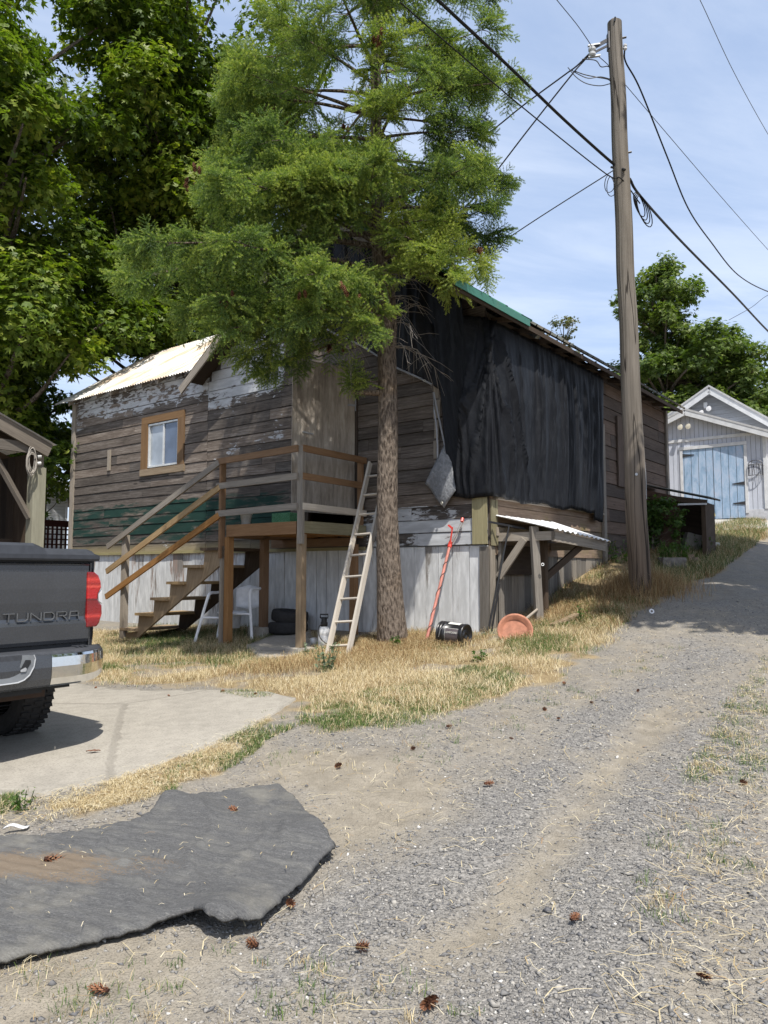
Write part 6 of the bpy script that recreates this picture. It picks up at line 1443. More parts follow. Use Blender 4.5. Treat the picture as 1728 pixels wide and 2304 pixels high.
# ------------------------------------------------------------------ the fir
def fir():
    tb = G(884, 1446); base = tb-ZZ*.15
    ax = [base, P(883, 1425, 10.3), P(877, 1330, 10.3), P(871, 1146, 10.3), P(873, 937, 10.3), P(867, 729, 10.3), P(849, 500, 10.3), P(846, 312, 10.35), P(846, 100, 10.4), V(-.1, 10.4, 11.5), V(-.1, 10.4, 14.5)]
    ax[1][2] = tb[2]+.06
    rad = [.24, .215, .175, .145, .135, .128, .098, .083, .07, .045, .012]
    t = thing('fir_tree', 'tall green fir with scaly trunk standing in front of the porch', 'fir', tb)
    mb = MB(); sp_ = spl(ax, 8); rr = np.interp(np.arange(len(sp_))/8, np.arange(len(rad)), rad); mb.tube(sp_, list(rr), 22, True, .5)
    axn = np.array(sp_)
    def at(z): i = np.argmin(np.abs(axn[:, 2]-z)); return axn[i], rr[i]
    # branch scars and snags
    q, _ = at(2.45+EYE-.06); mb.tube([q+V(-.08, -.04, 0), q+V(-.42, -.06, .0), q+V(-.50, -.05, .01)], [.045, .034, .028], 8)
    q, _ = at(3.4+EYE); mb.tube(spl([q+V(.10, -.03, -.6), q+V(.13, -.05, .0), q+V(.10, -.03, .55)]), [.035]*8+[.03]*9, 7)
    q, _ = at(EYE+1.02); 
    # spray templates: needles on a fan of twigs (length 1)
    tmpl = []
    for k in range(6):
        g = np.random.default_rng(100+k); tw = []
        main = lambda s: V(s, 0, -.10*s*s)
        tw.append((main(0), main(1.), 1.))
        n = 5
        for i in range(n):
            s = .14+.84*i/n+g.uniform(-.02, .02)
            for sg in (-1, 1):
                L = (.42*(1-s)**.8+.17)*g.uniform(.8, 1.1); a = math.radians(g.uniform(42, 60)); p = main(s)
                d = V(math.cos(a), sg*math.sin(a), g.uniform(-.30, .02)); tw.append((p, p+d*L, .8))
        vs, rs = [], []
        for a, b, br in tw:
            L = np.linalg.norm(b-a); m = int((L+.05)*150*g.uniform(.9, 1.1)); d = (b-a)/L; f = g.random(m)**.9
            p = a+(b-a)*f[:, None]+V(0, 0, -.06)*(f**2)[:, None]*L
            o = g.normal(size=(m, 3)); o -= d*(o@d)[:, None]; o = unit(o); dirn = unit(o*.95+d*.70+V(0, 0, .18)); ln = .072*g.uniform(.75, 1.15, m)*(1-.2*f)
            sd = unit(np.cross(dirn, g.normal(size=(m, 3))))*.0085
            tri = np.stack([p-sd, p+sd, p+dirn*ln[:, None]], 1); vs.append(tri); rs.append(np.clip(.15+.55*f**2*(L < .6)+.3*(L >= .6)*f+g.normal(0, .10, m), 0, 1))
        # twig wood as slivers
        for a, b, br in tw:
            d = b-a; sd = unit(np.cross(d, V(0, 0, 1))[None])[0]*.006; vs.append(np.array([[a-sd, a+sd, b]])); rs.append(np.array([-1.]))
        tmpl.append((np.concatenate(vs), np.concatenate(rs)))
    SP, SR = [], []; tips = []
    def spray(p, d, up, L, tint):
        k = rng.integers(6); v, r = tmpl[k]; d = d/np.linalg.norm(d); y = np.cross(up, d); y /= np.linalg.norm(y)+1e-9; z = np.cross(d, y)
        M = np.stack([d, y, z])*L; M[1] *= rng.choice([-1, 1]); kk = rng.uniform(.72, .95)
        sel = rng.random(len(v)) < (1. if L > .35 else .72)
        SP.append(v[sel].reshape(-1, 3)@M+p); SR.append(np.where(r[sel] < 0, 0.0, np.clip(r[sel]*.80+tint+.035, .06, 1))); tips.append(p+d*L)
    def bough(z, az, L, rise=.10, droop=.30, tint=.12, dens=1., start=.16, w=1.):
        q, r0 = at(z+EYE); d0 = V(math.cos(az), math.sin(az), 0); sd = V(-d0[1], d0[0], 0)
        cur = rng.normal(0, .10)
        fn = lambda s: q+d0*(r0*.6+L*s)+sd*cur*L*s*s+ZZ*(L*(rise*s-droop*s*s+.10*max(0, s-.75)**1.5*4))
        pts = [fn(s) for s in np.linspace(0, 1, 9)]; k = .012+.010*L; mb.tube(pts, [k*(1-.85*i/8) for i in range(9)], 5, False, .3)
        start = max(start, .34) if L > 1.25 else start; nc = max(2, int(L*3.25*dens))
        for i in range(nc):        # clumps of shoots set irregularly along the bough
            s = min(1., start+(1-start)*(i+rng.uniform(.1, .95))/nc); p = fn(s); tg = fn(min(1, s+.03))-fn(s-.03); tg /= np.linalg.norm(tg); lat = np.cross(ZZ, tg)
            for sg in ((-1, 1) if rng.random() < .75 else (rng.choice([-1, 1]),)):
                reach = (.12+.30*min(1.3, L/2)*(1.05-s))*rng.uniform(.5, 1.25)*w; c = p+lat*sg*reach+tg*reach*.8+ZZ*reach*rng.uniform(-.55, .35)
                mb.tube([p, (p+c)/2+ZZ*.02, c], [.008, .006, .004], 3, False, .3); dm_ = c-p; dm_ /= np.linalg.norm(dm_); ct = rng.normal(0, .085)
                for j in range(rng.integers(4, 7)):
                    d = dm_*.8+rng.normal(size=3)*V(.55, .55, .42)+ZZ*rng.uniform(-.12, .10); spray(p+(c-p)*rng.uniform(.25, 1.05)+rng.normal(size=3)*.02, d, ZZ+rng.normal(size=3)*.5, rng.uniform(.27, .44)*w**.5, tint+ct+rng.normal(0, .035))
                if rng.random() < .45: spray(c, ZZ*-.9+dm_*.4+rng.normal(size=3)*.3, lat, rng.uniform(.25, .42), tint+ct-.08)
            if rng.random() < .7:
                for j in range(3): spray(p, tg*.7+ZZ*.25+rng.normal(size=3)*.45, ZZ+rng.normal(size=3)*.4, rng.uniform(.25, .38), tint+rng.normal(0, .06))
        for _ in range(5): spray(fn(.90+.08*rng.random()), fn(1.)-fn(.9)+rng.normal(size=3)*.07, ZZ+rng.normal(size=3)*.3, rng.uniform(.3, .42), tint+.06)
    D = math.radians
    # main boughs placed as in the photograph: height over eye, azimuth (0 right, 180 left, 270 to the camera), length
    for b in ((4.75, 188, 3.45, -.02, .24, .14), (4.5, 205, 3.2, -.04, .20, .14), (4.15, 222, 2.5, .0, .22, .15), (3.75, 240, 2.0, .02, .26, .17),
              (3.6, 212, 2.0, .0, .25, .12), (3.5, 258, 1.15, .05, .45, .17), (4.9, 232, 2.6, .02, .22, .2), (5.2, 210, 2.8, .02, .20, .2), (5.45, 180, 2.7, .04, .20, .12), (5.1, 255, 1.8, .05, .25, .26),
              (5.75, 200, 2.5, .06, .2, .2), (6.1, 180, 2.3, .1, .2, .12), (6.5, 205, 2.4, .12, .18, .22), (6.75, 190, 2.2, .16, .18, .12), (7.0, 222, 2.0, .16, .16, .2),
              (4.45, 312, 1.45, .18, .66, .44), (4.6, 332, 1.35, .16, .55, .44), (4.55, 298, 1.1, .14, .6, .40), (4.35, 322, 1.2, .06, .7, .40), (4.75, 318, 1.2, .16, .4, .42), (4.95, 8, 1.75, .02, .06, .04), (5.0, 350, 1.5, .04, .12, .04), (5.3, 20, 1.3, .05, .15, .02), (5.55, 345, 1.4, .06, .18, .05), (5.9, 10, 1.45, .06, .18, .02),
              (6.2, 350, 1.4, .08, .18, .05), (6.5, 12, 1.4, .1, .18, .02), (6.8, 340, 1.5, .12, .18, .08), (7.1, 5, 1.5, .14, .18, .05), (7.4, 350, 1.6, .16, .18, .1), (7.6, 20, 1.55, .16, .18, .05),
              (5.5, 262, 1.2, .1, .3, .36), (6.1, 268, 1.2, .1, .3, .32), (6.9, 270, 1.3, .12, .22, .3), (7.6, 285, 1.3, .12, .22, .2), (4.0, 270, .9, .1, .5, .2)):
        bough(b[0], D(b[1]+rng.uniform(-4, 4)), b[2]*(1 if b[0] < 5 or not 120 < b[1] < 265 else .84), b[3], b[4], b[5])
    for b in ((4.75, 243, 1.75, .10, .16), (5.05, 228, 1.7, .06, .12), (4.9, 258, 1.4, .14, .18), (5.3, 240, 1.4, .04, .14), (4.6, 232, 1.5, .12, .14)): bough(b[0], D(b[1]), b[2], b[3], .16, b[4]+.04, 1.25, .2)
    z = 4.6; k = 0
    while z < 12.2:
        az = (k*137.5+40) % 360; back = 30 < az < 150
        L = (1.2 if back and z < 6.3 else 1.9 if back else 2.0 if 150 < az < 270 else 1.8)*(1 if z < 8 else max(.25, 1-(z-8)/5))
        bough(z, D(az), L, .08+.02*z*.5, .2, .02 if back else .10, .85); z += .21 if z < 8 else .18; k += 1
    # small low sprays
    bough(2.62, D(185), .45, .1, .2, .2, 1.2, .3, .5); bough(3.35, D(190), 1.5, -.08, .3, .14)
    for zz_, az, L in ((3.3, 215, 2.4), (3.1, 200, 1.9), (3.2, 232, 1.6), (3.75, 192, 2.6), (3.6, 207, 2.3)): bough(zz_+.35, D(az), L, -.06, .30, .14)
    mb.build('trunk', bark('fir bark', (.045, .033, .026), (.21, .17, .135), 19., 5.), t)
    vs = np.concatenate(SP); n = len(vs)//3
    npmesh('crown', vs, np.arange(n*3).reshape(-1, 3), leaf_mat('fir needles', [(0., (.09, .07, .045)), (.045, (.09, .07, .045)), (.06, (.030, .060, .028)), (.28, (.085, .140, .050)), (.5, (.185, .255, .072)), (.72, (.31, .36, .085)), (1., (.45, .47, .14))], .38, .5), rnd=np.concatenate(SR), parent=t)
    print('fir tris', n)
    # bare dead twigs hanging by the trunk
    dm = MB()
    for i in range(95):
        z = rng.uniform(3.0, 5.6) if i < 70 else rng.uniform(5, 7); q, r0 = at(z+EYE); az = rng.uniform(-1.2, .3) if rng.random() < .55 else rng.uniform(2.6, 4.6); L = rng.uniform(.35, 1.1)
        d0 = V(math.cos(az), math.sin(az), 0); c = rng.normal(0, .3)
        pts = [q+d0*(r0*.8+L*s*.75)+V(-d0[1], d0[0], 0)*c*s*s*L+ZZ*(.12*s-.75*s*s*rng.uniform(.6, 1.1))*L for s in np.linspace(0, 1, 6)]
        dm.tube(pts, [.007*(1-.8*j/5) for j in range(6)], 3, False, .5)
        for s_ in (2, 3, 4):
            e = rng.normal(size=3)*.10+ZZ*-.08; dm.tube([pts[s_], pts[s_]+e, pts[s_]+e*1.8+ZZ*-.04], [.0035, .0025, .001], 3, False, .5)
    dm.build('dead_wood', plain('dead grey twigs', (.26, .23, .20), .9, var=.3), t)
    return t, np.array(tips)
FIR, TIPS = fir()
def cone_mesh(mb, c, ax, L=.075, r=.022, seed=0, open_=1.0):
    ax = ax/np.linalg.norm(ax); e1 = np.cross(ax, V(.31, .7, .2)); e1 /= np.linalg.norm(e1); e2 = np.cross(ax, e1); g = random.Random(seed)
    mb.tube([c-ax*L*.5, c, c+ax*L*.5], [r*.5, r*.62, r*.25], 7, True, .1)
    n = 46
    for i in range(n):
        f = i/n; a = i*2.39996; h = (f-.5)*L; rr = r*math.sin(math.pi*(.16+.76*f))**.7; er = e1*math.cos(a)+e2*math.sin(a); et = -e1*math.sin(a)+e2*math.cos(a)
        p = c+ax*h+er*rr*.45; tip = c+ax*(h+.012)+er*rr*1.15*open_; w = .009*(1-.4*abs(f-.5)*2)
        mb.face([p-et*w*.6, p+et*w*.6, tip+et*w*.7, tip-et*w*.7], None, .3+.7*g.random()); mb.face([tip-et*w*.7, tip+et*w*.7, tip+ax*.004+er*.002, ], None, .9)
def m_cone():
    s = Nt('pine cone scale'); r = s.attr(); return s.out(s.ramp(r, [(.1, (.035, .014, .008)), (.5, (.13, .052, .026)), (1., (.27, .13, .07))]), .7, 0, None, .2)
M_CONE = m_cone()
cm = MB(); cone_mesh(cm, V(0, 0, 0), V(0, 0, -1)); c0 = cm.build('cone', M_CONE, FIR); c0.data.transform(Matrix.Translation(Vector(OFF[FIR.name])))
px, py = project(TIPS); vis = np.where((TIPS[:, 1] < 10.5) & (px > 200) & (px < 1150) & (py > 20) & (py < 820))[0]
seeds = rng.choice(vis, 26, replace=False); kk = 0
for i in seeds:
    for j in range(rng.integers(2, 5)):
        o = c0 if kk == 0 else c0.copy()
        if kk: COL.objects.link(o); OFF[o.name] = OFF[FIR.name]; o.parent = FIR
        p = TIPS[i]+rng.normal(size=3)*V(.07, .05, .04)-OFF[FIR.name]+V(0, -.04, -.05); o.location = p; o.rotation_euler = (rng.normal(0, .3), rng.normal(0, .3), rng.uniform(0, 6)); o.scale = (1.1,)*3; kk += 1
# ------------------------------------------------------------------ grass, stones, litter
def grass_mat():
    s = Nt('grass and straw'); r = s.attr(); n = s.noise(s.geo(), 2., 3, .5)
    c = s.ramp(r, [(0, (.035, .085, .020)), (.2, (.075, .14, .034)), (.42, (.15, .20, .055)), (.52, (.20, .115, .05)), (.60, (.34, .21, .10)), (.68, (.46, .36, .19)), (.85, (.61, .52, .32)), (1., (.72, .64, .46))])
    p = s.n('ShaderNodeBsdfPrincipled', {'Base Color': c, 'Roughness': .6, 'Specular IOR Level': .25}); t = s.n('ShaderNodeBsdfTranslucent', {0: c})
    return s.surf(s.n('ShaderNodeMixShader', {0: .25, 1: p.outputs[0], 2: t.outputs[0]}).outputs[0])
M_GRASS = grass_mat()
def sample(poly, n, dens=None):
    lo, hi = poly.min(0), poly.max(0); out = []; got = 0
    while got < n:
        q = lo+(hi-lo)*rng.random((n*3, 2)); q = q[sdist(poly, q) > 0]
        if dens is not None: q = q[rng.random(len(q)) < dens(q[:, 0], q[:, 1])]
        if len(q) == 0: break
        out.append(q); got += len(q)
    return np.vstack(out)[:n]
BL = []
def blades(q, h, w, lean, rnd):
    n = len(q); z = H(q[:, 0], q[:, 1]); a = rng.uniform(0, 2*math.pi, n); d = np.stack([np.cos(a), np.sin(a), np.zeros(n)], -1); s = np.stack([-d[:, 1], d[:, 0], np.zeros(n)], -1)
    b = np.concatenate([q, (z-.008)[:, None]], 1); h = h[:, None]; ln = lean[:, None]; w = w[:, None]/2
    up = np.sqrt(np.maximum(.02, 1-ln**2)); mid = b+ZZ*h*.55*np.sqrt(np.maximum(.05, 1-(ln*.55)**2))+d*h*ln*.40; tip = b+ZZ*h*up*.92+d*h*ln
    s2 = s*np.cos(.6)+ZZ*.15
    v = np.stack([b-s*w, b+s*w, mid+s2*w*.8, mid-s2*w*.8, tip], 1); BL.append((v, rnd))
def flush(name, kind='stuff'):
    v = np.concatenate([x[0] for x in BL]); r = np.concatenate([x[1] for x in BL]); n = len(v); BL.clear()
    f = np.array([(0, 1, 2), (0, 2, 3), (3, 2, 4)])[None]+5*np.arange(n)[:, None, None]
    npmesh(name, v.reshape(-1, 3), f.reshape(-1, 3), M_GRASS, rnd=np.repeat(r, 3), kind=kind)
U_ = rng.uniform
PADC = PAD
notpad = lambda x, y: (sdist(PAD, np.stack([x, y], -1)) < -.02) & (sdist(SLAB, np.stack([x, y], -1)) < .04)
front = lambda x, y: ((x-HC[0])*U[0]+(y-HC[1])*U[1] < -.03) | ((x-HC[0])*W[0]+(y-HC[1])*W[1] < -.03)   # outside the house
def belt_d(x, y): return (.05+.95*smooth01(fbm(x, y, 1.5, 4), .36, .58))*notpad(x, y)*front(x, y)*smooth01(sdist(BELT, np.stack([x, y], -1))+(fbm(x, y, 2.5, 9)-.5)*.5, -.05, .5)
TB = G(884, 1446)[:2]
def tone(q):          # straw, with green and rusty patches
    g = fbm(q[:, 0], q[:, 1], .9, 11); n = len(q); r = U_(.66, 1., n); dt = np.linalg.norm(q-TB, axis=1)
    rust = rng.random(n) < np.clip(.75-dt*.42, .10, .7); r = np.where(rust, U_(.50, .66, n), r)
    green = rng.random(n) < smooth01(g, .50, .66)*.75; return np.where(green, U_(.05, .44, n), r)
q = sample(BELT, 62000, belt_d); n = len(q); far = np.clip((q[:, 1]-7)/6, 0, 1)
blades(q, U_(.02, .095, n)*(1+.5*(fbm(q[:, 0], q[:, 1], 2., 2) > .55)), U_(.003, .006, n), U_(.2, .95, n), tone(q))
q = sample(BELT, 40000, belt_d); n = len(q); blades(q, U_(.06, .18, n), U_(.003, .005, n), U_(.90, .998, n), tone(q))
# shaded green grass under the porch and along the stairs
Q1 = np.vstack([GP([(215, 1440), (330, 1400), (600, 1400), (640, 1440), (560, 1475), (640, 1500), (560, 1515), (430, 1490), (300, 1500), (220, 1470)])])
q = sample(Q1, 9500, lambda x, y: notpad(x, y)*front(x, y)*1.0); n = len(q); blades(q, U_(.05, .17, n), U_(.003, .006, n), U_(.3, .95, n), np.where(rng.random(n) < .72, U_(.0, .35, n), U_(.6, .9, n)))
q = sample(TURF, 26000, lambda x, y: smooth01(fbm(x, y, 1.6, 8), .34, .6)*smooth01(sdist(TURF, np.stack([x, y], -1))+(fbm(x, y, 4., 5)-.5)*.4, -.1, .35)); n = len(q); blades(q, U_(.02, .065, n), U_(.003, .005, n), U_(.3, .95, n), np.where(rng.random(n) < .8, U_(.10, .44, n), U_(.66, .95, n)))
q = sample(STRIP, 7000, lambda x, y: smooth01(fbm(x, y, 2.2, 8), .36, .6)*notpad(x, y)); n = len(q); blades(q, U_(.02, .09, n), U_(.002, .004, n), U_(.85, .995, n), U_(.62, 1., n))
for poly, k in ((GP([(545, 1648), (600, 1600), (680, 1590), (700, 1620), (610, 1660), (540, 1720), (380, 1790), (340, 1770), (420, 1702)]), 4200), (GP([(0, 1800), (60, 1782), (90, 1820), (40, 1860), (0, 1890)]), 1400), (GP([(480, 1560), (560, 1556), (640, 1570), (560, 1575)]), 1500)):
    q = sample(poly, k, lambda x, y: smooth01(fbm(x, y, 2.6, 14), .40, .62)); n = len(q); blades(q, U_(.02, .075, n), U_(.003, .005, n), U_(.3, .95, n), np.where(rng.random(n) < .75, U_(.08, .44, n), U_(.62, .95, n)))
# rough bank by the pole, and the green verge up the alley
q = sample(BANK, 22000, lambda x, y: (.06+.94*smooth01(fbm(x, y, 1.6, 5), .38, .58))*front(x, y)); n = len(q)
blades(q, U_(.04, .2, n)*(.4+1.1*fbm(q[:, 0], q[:, 1], 2., 3)), U_(.003, .007, n), U_(.4, .985, n), np.where(rng.random(n) < .28, U_(.05, .44, n), np.where(rng.random(n) < .65, U_(.49, .62, n), U_(.62, .9, n))))
q = sample(GREENB, 16000, lambda x, y: front(x, y)*1.0); n = len(q); blades(q, U_(.05, .24, n), U_(.004, .008, n), U_(.3, .95, n), np.where(rng.random(n) < .6, U_(.0, .40, n), U_(.6, .9, n)))
PB = GP([(1441, 1330)])[0]; m = 5200; a = U_(0, 6.28, m); rr = np.abs(rng.normal(0, .32, m))+.14; q = PB+np.stack([np.cos(a)*rr, np.sin(a)*rr], -1); blades(q, U_(.12, .45, m), U_(.003, .006, m), U_(.2, .85, m), U_(.49, .70, m))
# needles and straw heaped by the trunk, shelter and pole pruner
for c, m, sd in ((TB, 6500, .42), (G(960, 1452)[:2], 3200, .30), (G(850, 1480)[:2], 3500, .4), (G(640, 1500)[:2], 3000, .35), (G(1265, 1380)[:2], 3500, .38)):
    q = np.asarray(c)+rng.normal(size=(m, 2))*sd; q = q[front(q[:, 0], q[:, 1]) & (np.linalg.norm(q-TB, axis=1) > .2)]; m = len(q); blades(q, U_(.10, .24, m), U_(.003, .0055, m), U_(.75, .99, m), U_(.52, .80, m))
flush('dry_grass')
# sparse tufts in the gravel
pts = np.vstack([sample(SCRUB, 260, lambda x, y: smooth01(fbm(x, y, 1.5, 6), .38, .62)), sample(GP([(560, 1700), (900, 1660), (1200, 1560), (1500, 1440), (1560, 1450), (1300, 1600), (1000, 1720), (640, 1760)]), 70),
                 sample(GP([(0, 2190), (500, 2130), (900, 2200), (1400, 2304), (0, 2304)]), 60), GP([(1225, 1560), (1240, 1548), (1262, 1530), (1270, 1520), (1215, 1575), (1200, 1580), (1650, 1560), (1690, 1520), (1600, 1610), (1585, 1650), (1660, 1600), (1710, 1480), (1720, 1440)])])
for p in pts:
    m = rng.integers(10, 34); q = p+rng.normal(size=(m, 2))*U_(.015, .05); blades(q, U_(.015, .06, m), U_(.002, .004, m), U_(.2, .9, m), U_(.08, .44, m) if rng.random() < .6 else U_(.6, .95, m))
flush('grass_tufts')
# loose straw
MATQ = GP([(0, 1915), (330, 1870), (600, 1795), (720, 1925), (560, 2080), (0, 2160)])
lit = np.vstack([sample(MATQ, 70), sample(GP([(0, 1830), (640, 1600), (1100, 1600), (1500, 1400), (1728, 1350), (1728, 2304), (0, 2304)]), 1900), sample(SCRUB, 800), sample(STRIP, 900)])
n = len(lit); a = U_(0, 6.28, n); L = np.abs(rng.normal(0, .05, n))+.02; big = rng.random(n) < .012; L = np.where(big, U_(.12, .3, n), L); d = np.stack([np.cos(a), np.sin(a)], -1); s = np.stack([-d[:, 1], d[:, 0]], -1); w = U_(.0008, .0022, n)[:, None]
def on(q, up): return np.concatenate([q, (H(q[:, 0], q[:, 1])+up)[:, None]], 1)
onm = np.arange(n) < 70; L = np.where(onm, np.minimum(L*.5, .05), L)
bend = s*(L*rng.normal(0, .15, n))[:, None]
A_, B_, C_ = lit-d*L[:, None]/2, lit+bend, lit+d*L[:, None]/2; up = np.where(onm, .075, .030)
v = np.stack([on(A_-s*w, up), on(A_+s*w, up), on(B_+s*w, up+.006), on(B_-s*w, up+.006), on(C_+s*w*.6, up), on(C_-s*w*.6, up)], 1)
f = np.array([(0, 1, 2, 3), (3, 2, 4, 5)])[None]+6*np.arange(n)[:, None, None]
npmesh('straw_litter', v.reshape(-1, 3), f.reshape(-1, 4), M_GRASS, rnd=np.repeat(U_(.6, 1., n), 2), kind='stuff')
# gravel stones
def stones():
    N = 120000; yy = 1.9+(rng.random(N)**1.5)*8.5; xx = (rng.random(N)*1.16-.58)*yy
    q = np.stack([xx, yy], -1); gr, di, gv = region_masks(xx, yy); pr = np.clip(.55+.6*gv-.62*di-.95*gr, .03, 1.)*(sdist(PAD, q) < -.0)*np.clip(.35+.9*fbm(xx, yy, 1.8, 20), .2, 1)
    q = q[rng.random(N) < pr]; n = len(q); sz = np.exp(rng.normal(-5.32, .42, n)); sz = np.where(rng.random(n) < .007, U_(.010, .020, n), np.clip(sz, .002, .012))
    o = np.array([(1, 0, 0), (0, 1, 0), (-1, 0, 0), (0, -1, 0), (0, 0, 1), (0, 0, -1)], float); f0 = np.array([(0, 1, 4), (1, 2, 4), (2, 3, 4), (3, 0, 4), (1, 0, 5), (2, 1, 5), (3, 2, 5), (0, 3, 5)])
    v = o[None]*(1+rng.normal(0, .28, (n, 6, 1)))+rng.normal(0, .22, (n, 6, 3)); v[..., 2] *= U_(.45, .85, n)[:, None]; a = U_(0, 6.28, n); c, s = np.cos(a)[:, None], np.sin(a)[:, None]; st = U_(.8, 1.5, n)[:, None]
    x, y = v[..., 0]*st, v[..., 1]; v = np.stack([x*c-y*s, x*s+y*c, v[..., 2]], -1)*sz[:, None, None]
    z = H(q[:, 0], q[:, 1])+(fbm(q[:, 0], q[:, 1], 2.2, 5)-.5)*.035+(fbm(q[:, 0], q[:, 1], 8., 9)-.5)*.012-smooth01(sdist(DIRT[0][0], q), -.25, .15)*.035
    v += np.concatenate([q, (z+sz*.18)[:, None]], 1)[:, None]; f = f0[None]+6*np.arange(n)[:, None, None]
    m = Nt('gravel stone'); r = m.attr(); nz = m.noise(m.geo(), 90., 3, .6)
    col = m.ramp(r, [(0, (.11, .11, .115)), (.3, (.18, .175, .168)), (.6, (.245, .235, .218)), (.85, (.30, .283, .254)), (.97, (.39, .367, .325)), (1., (.62, .60, .56))]); col = m.mix(m.step(nz, .4, .7, 0, .3), col, (.16, .15, .14))
    npmesh('gravel', v.reshape(-1, 3), f.reshape(-1, 3), m.out(col, .9, 0, None, .2), rnd=np.repeat(rng.random(n)**1.15, 8), kind='stuff'); print('stones', n)
stones()
# ------------------------------------------------------------------ fallen cones
cm = MB(); cone_mesh(cm, V(0, 0, 0), V(1, 0, 0), .085, .028, 3, 1.15); cb0 = cm.build('pine_cone', M_CONE, None)
cones = [(224, 2240, 'reddish brown fir cone in the dirt below the left end of the matting'), (569, 2136, 'fir cone just off the rounded front lobe of the matting'), (118, 1960, 'fir cone lying in the rusty dirt on top of the matting'), (653, 2042, 'flattened fir cone beside the slanting right edge of the matting'),
         (525, 1846, 'fir cone on the matting near its back edge'), (1099, 1770, 'orange brown fir cone alone in the middle of the blue grey gravel'), (1292, 2076, 'fir cone on the tan wheel track right of centre'), (814, 2142, 'fir cone in pale gravel right of the matting front'), (968, 2269, 'large ragged fir cone nearest the camera in the gravel'),
         (1672, 1768, 'fir cone in stony ground close to the right frame edge'), (1583, 2210, 'fir cone among weeds and stones low in the right corner'), (762, 1729, 'small fir cone on dirt behind the matting tip')]
fard = [(1270, 1542), (1436, 1559), (1225, 1601), (1257, 1622), (1331, 1586), (500, 1560), (575, 1566), (1010, 1640), (930, 1690), (1150, 1668), (215, 1552), (380, 1570)]
for k, (x, y, lab) in enumerate(cones+[(x, y, 'tiny dark fir cone scattered along the grass and gravel edge') for x, y in fard]):
    o = cb0 if k == 0 else cb0.copy()
    if k: COL.objects.link(o)
    p = G(x, y); onmat = k in (2, 4); o.location = (p[0], p[1], p[2]+(.055 if onmat else .022)); o.rotation_euler = (U_(0, 6) if k % 3 else 0, U_(-.2, .2), U_(0, 6)); sc_ = (U_(.52, .75) if k != 8 else .85) if k < 12 else U_(.35, .55); o.scale = (sc_*U_(.8, 1.3), sc_, sc_*U_(.55, .95))
    o['label'] = lab; o['category'] = 'fir cone'; o['group'] = 'fallen fir cones' if k < 12 else 'distant fallen fir cones'
# ------------------------------------------------------------------ weeds
def weed(px, py, nst, h, lsz, mat, name, label, spread=.12, cat='weed', nl=9, group=None, base=None):
    p = G(px, py) if base is None else base; Vs, Fs, off = [], [], 0; mb = MB(); P_, N_, S_ = [], [], []
    path = []
    for k in range(nst):
        a = U_(0, 6.28); ln = U_(.1, .6); hh = h*U_(.6, 1.1); b = p+V(math.cos(a), math.sin(a), 0)*spread*.4*rng.random(); t = b+V(math.cos(a)*ln*hh*.6, math.sin(a)*ln*hh*.6, hh); m = (b+t)/2+V(0, 0, .1*hh)
        pts = spl([b, m, t], 4); path += [p]+pts+pts[-2::-1]
        for i in range(nl):
            f = (i+1)/nl; q = pts[int(f*(len(pts)-1))]; P_.append(q+rng.normal(size=3)*.015); N_.append(V(0, 0, .8)+rng.normal(size=3)*.6); S_.append(lsz*U_(.6, 1.2)*(1.1-.5*f))
    mb.tube(path+[p], .002+.003*h, 4, caps=False)
    v, f = leaves(np.array(P_), np.array(N_), np.array(S_)); rnd = np.repeat(np.clip(rng.normal(.5, .2, len(P_)), 0, 1), 3)
    m0 = len(mb.v); v = np.vstack([np.array(mb.v), v]); f = np.vstack([np.array(mb.f), f+m0]); rnd = np.concatenate([np.full(len(mb.f), .2), rnd])
    return npmesh(name, v, f, mat, rnd=rnd, label=label, cat=cat, group=group, loc=tuple(p))
M_THIS = leaf_mat('blue green weed leaf', [(.1, (.09, .13, .085)), (.5, (.18, .235, .155)), (.9, (.28, .34, .23))]); M_WEED = leaf_mat('green weed leaf', [(.1, (.03, .075, .018)), (.5, (.075, .14, .03)), (.9, (.15, .22, .05))])
weed(735, 1512, 16, .30, .06, M_THIS, 'thistle_plant', 'blue green thistle plant growing at the foot of the ladder', .3)
weed(690, 1482, 6, .2, .05, M_THIS, 'thistle_plant', 'smaller thistle seedling by the porch post footing', .2)
weed(890, 1462, 8, .16, .06, M_WEED, 'weed_plant', 'low green weed in straw right of the fir trunk', .2)
weed(1082, 1490, 6, .14, .07, M_WEED, 'weed_plant', 'low broad leaved weed in pale grass below the bucket', .15)
weed(1310, 1400, 6, .22, .045, M_WEED, 'weed_plant', 'small green weed beside the scrap plank', .2)
weed(52, 1822, 9, .10, .03, M_WEED, 'weed_plant', 'little green weed on the near edge of the concrete', .1)
weed(1360, 1262, 14, .55, .06, leaf_mat('yellow weed leaf', [(.1, (.11, .085, .03)), (.5, (.23, .19, .06)), (.9, (.34, .3, .1))]), 'tall_weed', 'tall yellowing weed against the lower wall left of the pole', .35)
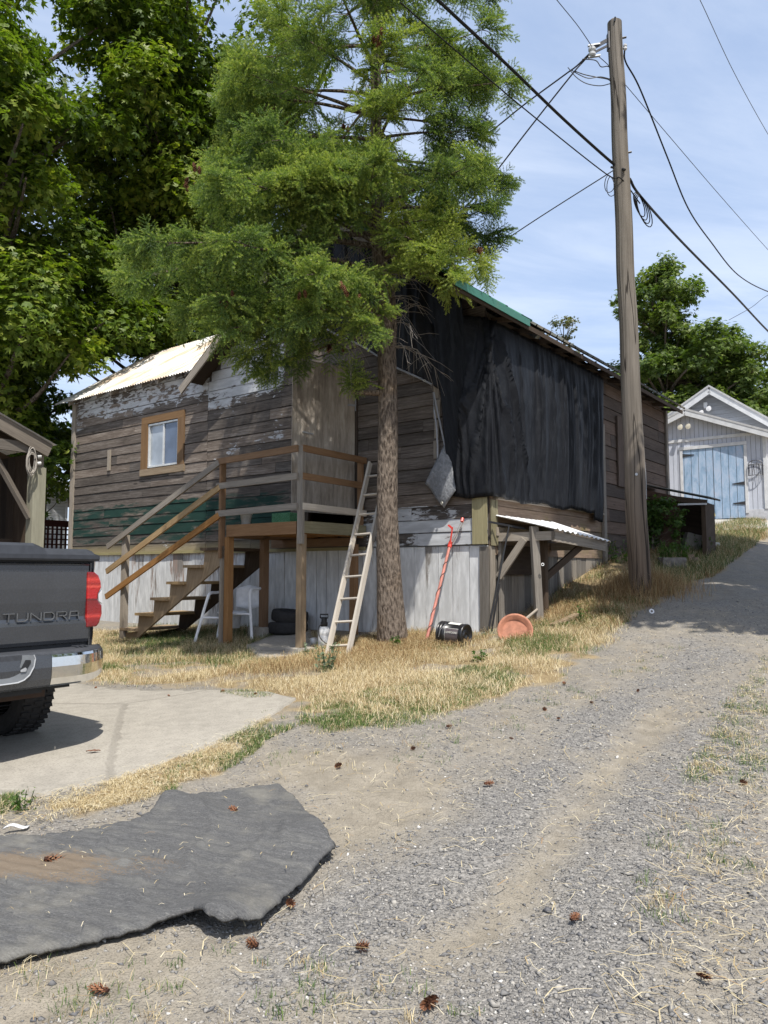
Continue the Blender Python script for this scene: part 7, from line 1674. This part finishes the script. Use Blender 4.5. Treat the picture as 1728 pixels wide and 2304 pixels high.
for x, y, nst, h, lab in ((1500, 1262, 22, .36, 'bright green nettle like clump right of the pole foot'), (1530, 1262, 16, .40, 'green weed clump in front of the red brown shed wall'), (1395, 1265, 12, .4, 'dark leafy weed in the shade left of the pole'), (1585, 1245, 14, .35, 'grassy weed clump in front of the plastic bag')):
    weed(x, y, nst, h, .07, M_WEED, 'weed_plant', lab, .4, nl=8, group='weeds around the pole and shed')
# shrub climbing over the shed
lS = [(SPt(6.0+.25*math.sin(k*2.1), .05+.11*k+.05*math.cos(k*3), .75+.5*math.sin(k*1.7)**2+.12*(k % 3)), .17+.05*(k % 3)) for k in range(7)]+[(SPt(6.0, .12+.07*k, .35+.15*k), .18) for k in range(5)]+[(SPt(6.05, .7+.05*k, .5+.22*k), .12) for k in range(4)]
tree('climbing_shrub', 'leafy green shrub climbing the wall between pole and shed', 'shrub', gl(*SPt(5.95, .3, 0)[:2]), [gl(*SPt(5.95, .3, 0)[:2]), SPt(5.95, .3, .6), SPt(5.95, .35, 1.2)], lS, 3600, .075, M_WEED, M_BARKG, .03, limbs=True)
# ------------------------------------------------------------------ litter
p = G(1466, 1384); mm = MB(); mm.lathe([(.018, 0), (.030, 0), (.033, .012), (.03, .02), (.018, .018)], 20, lambda x, y, z: p+ZZ*.05+V(x, -z*.8+y*.3, y*.9)); simple('jar_lid', 'white plastic lid standing in grass at the alley edge', 'lid', mm, plain('white plastic', (.7, .7, .7), .4))
p = G(36, 1872)+ZZ*.03; mm = MB(); mm.grid(np.array([[p+V((i-3)*.018, (j-.5)*.03+(i-3)*.008, .012*math.sin(i*.9)+.003*j) for j in range(2)] for i in range(7)])); o = simple('paper_scrap', 'thin white scrap of paper on the concrete at the left edge', 'paper', mm, plain('white paper', (.75, .75, .74), .7), merge=True); o.modifiers.new('s', 'SOLIDIFY').thickness = .003
p = G(208, 1701)+ZZ*.03; mm = MB(); mm.grid(np.array([[p+V((i-3)*.016, (j-1)*.022*(1-abs(i-3)/3.2)+.004*i, .006*abs(j-1)+.003*(i % 2)) for j in range(3)] for i in range(7)])); o = simple('dry_leaf', 'brown dry leaf lying on the concrete pad', 'leaf', mm, plain('brown leaf', (.20, .10, .065), .8), merge=True); o.modifiers.new('s', 'SOLIDIFY').thickness = .002
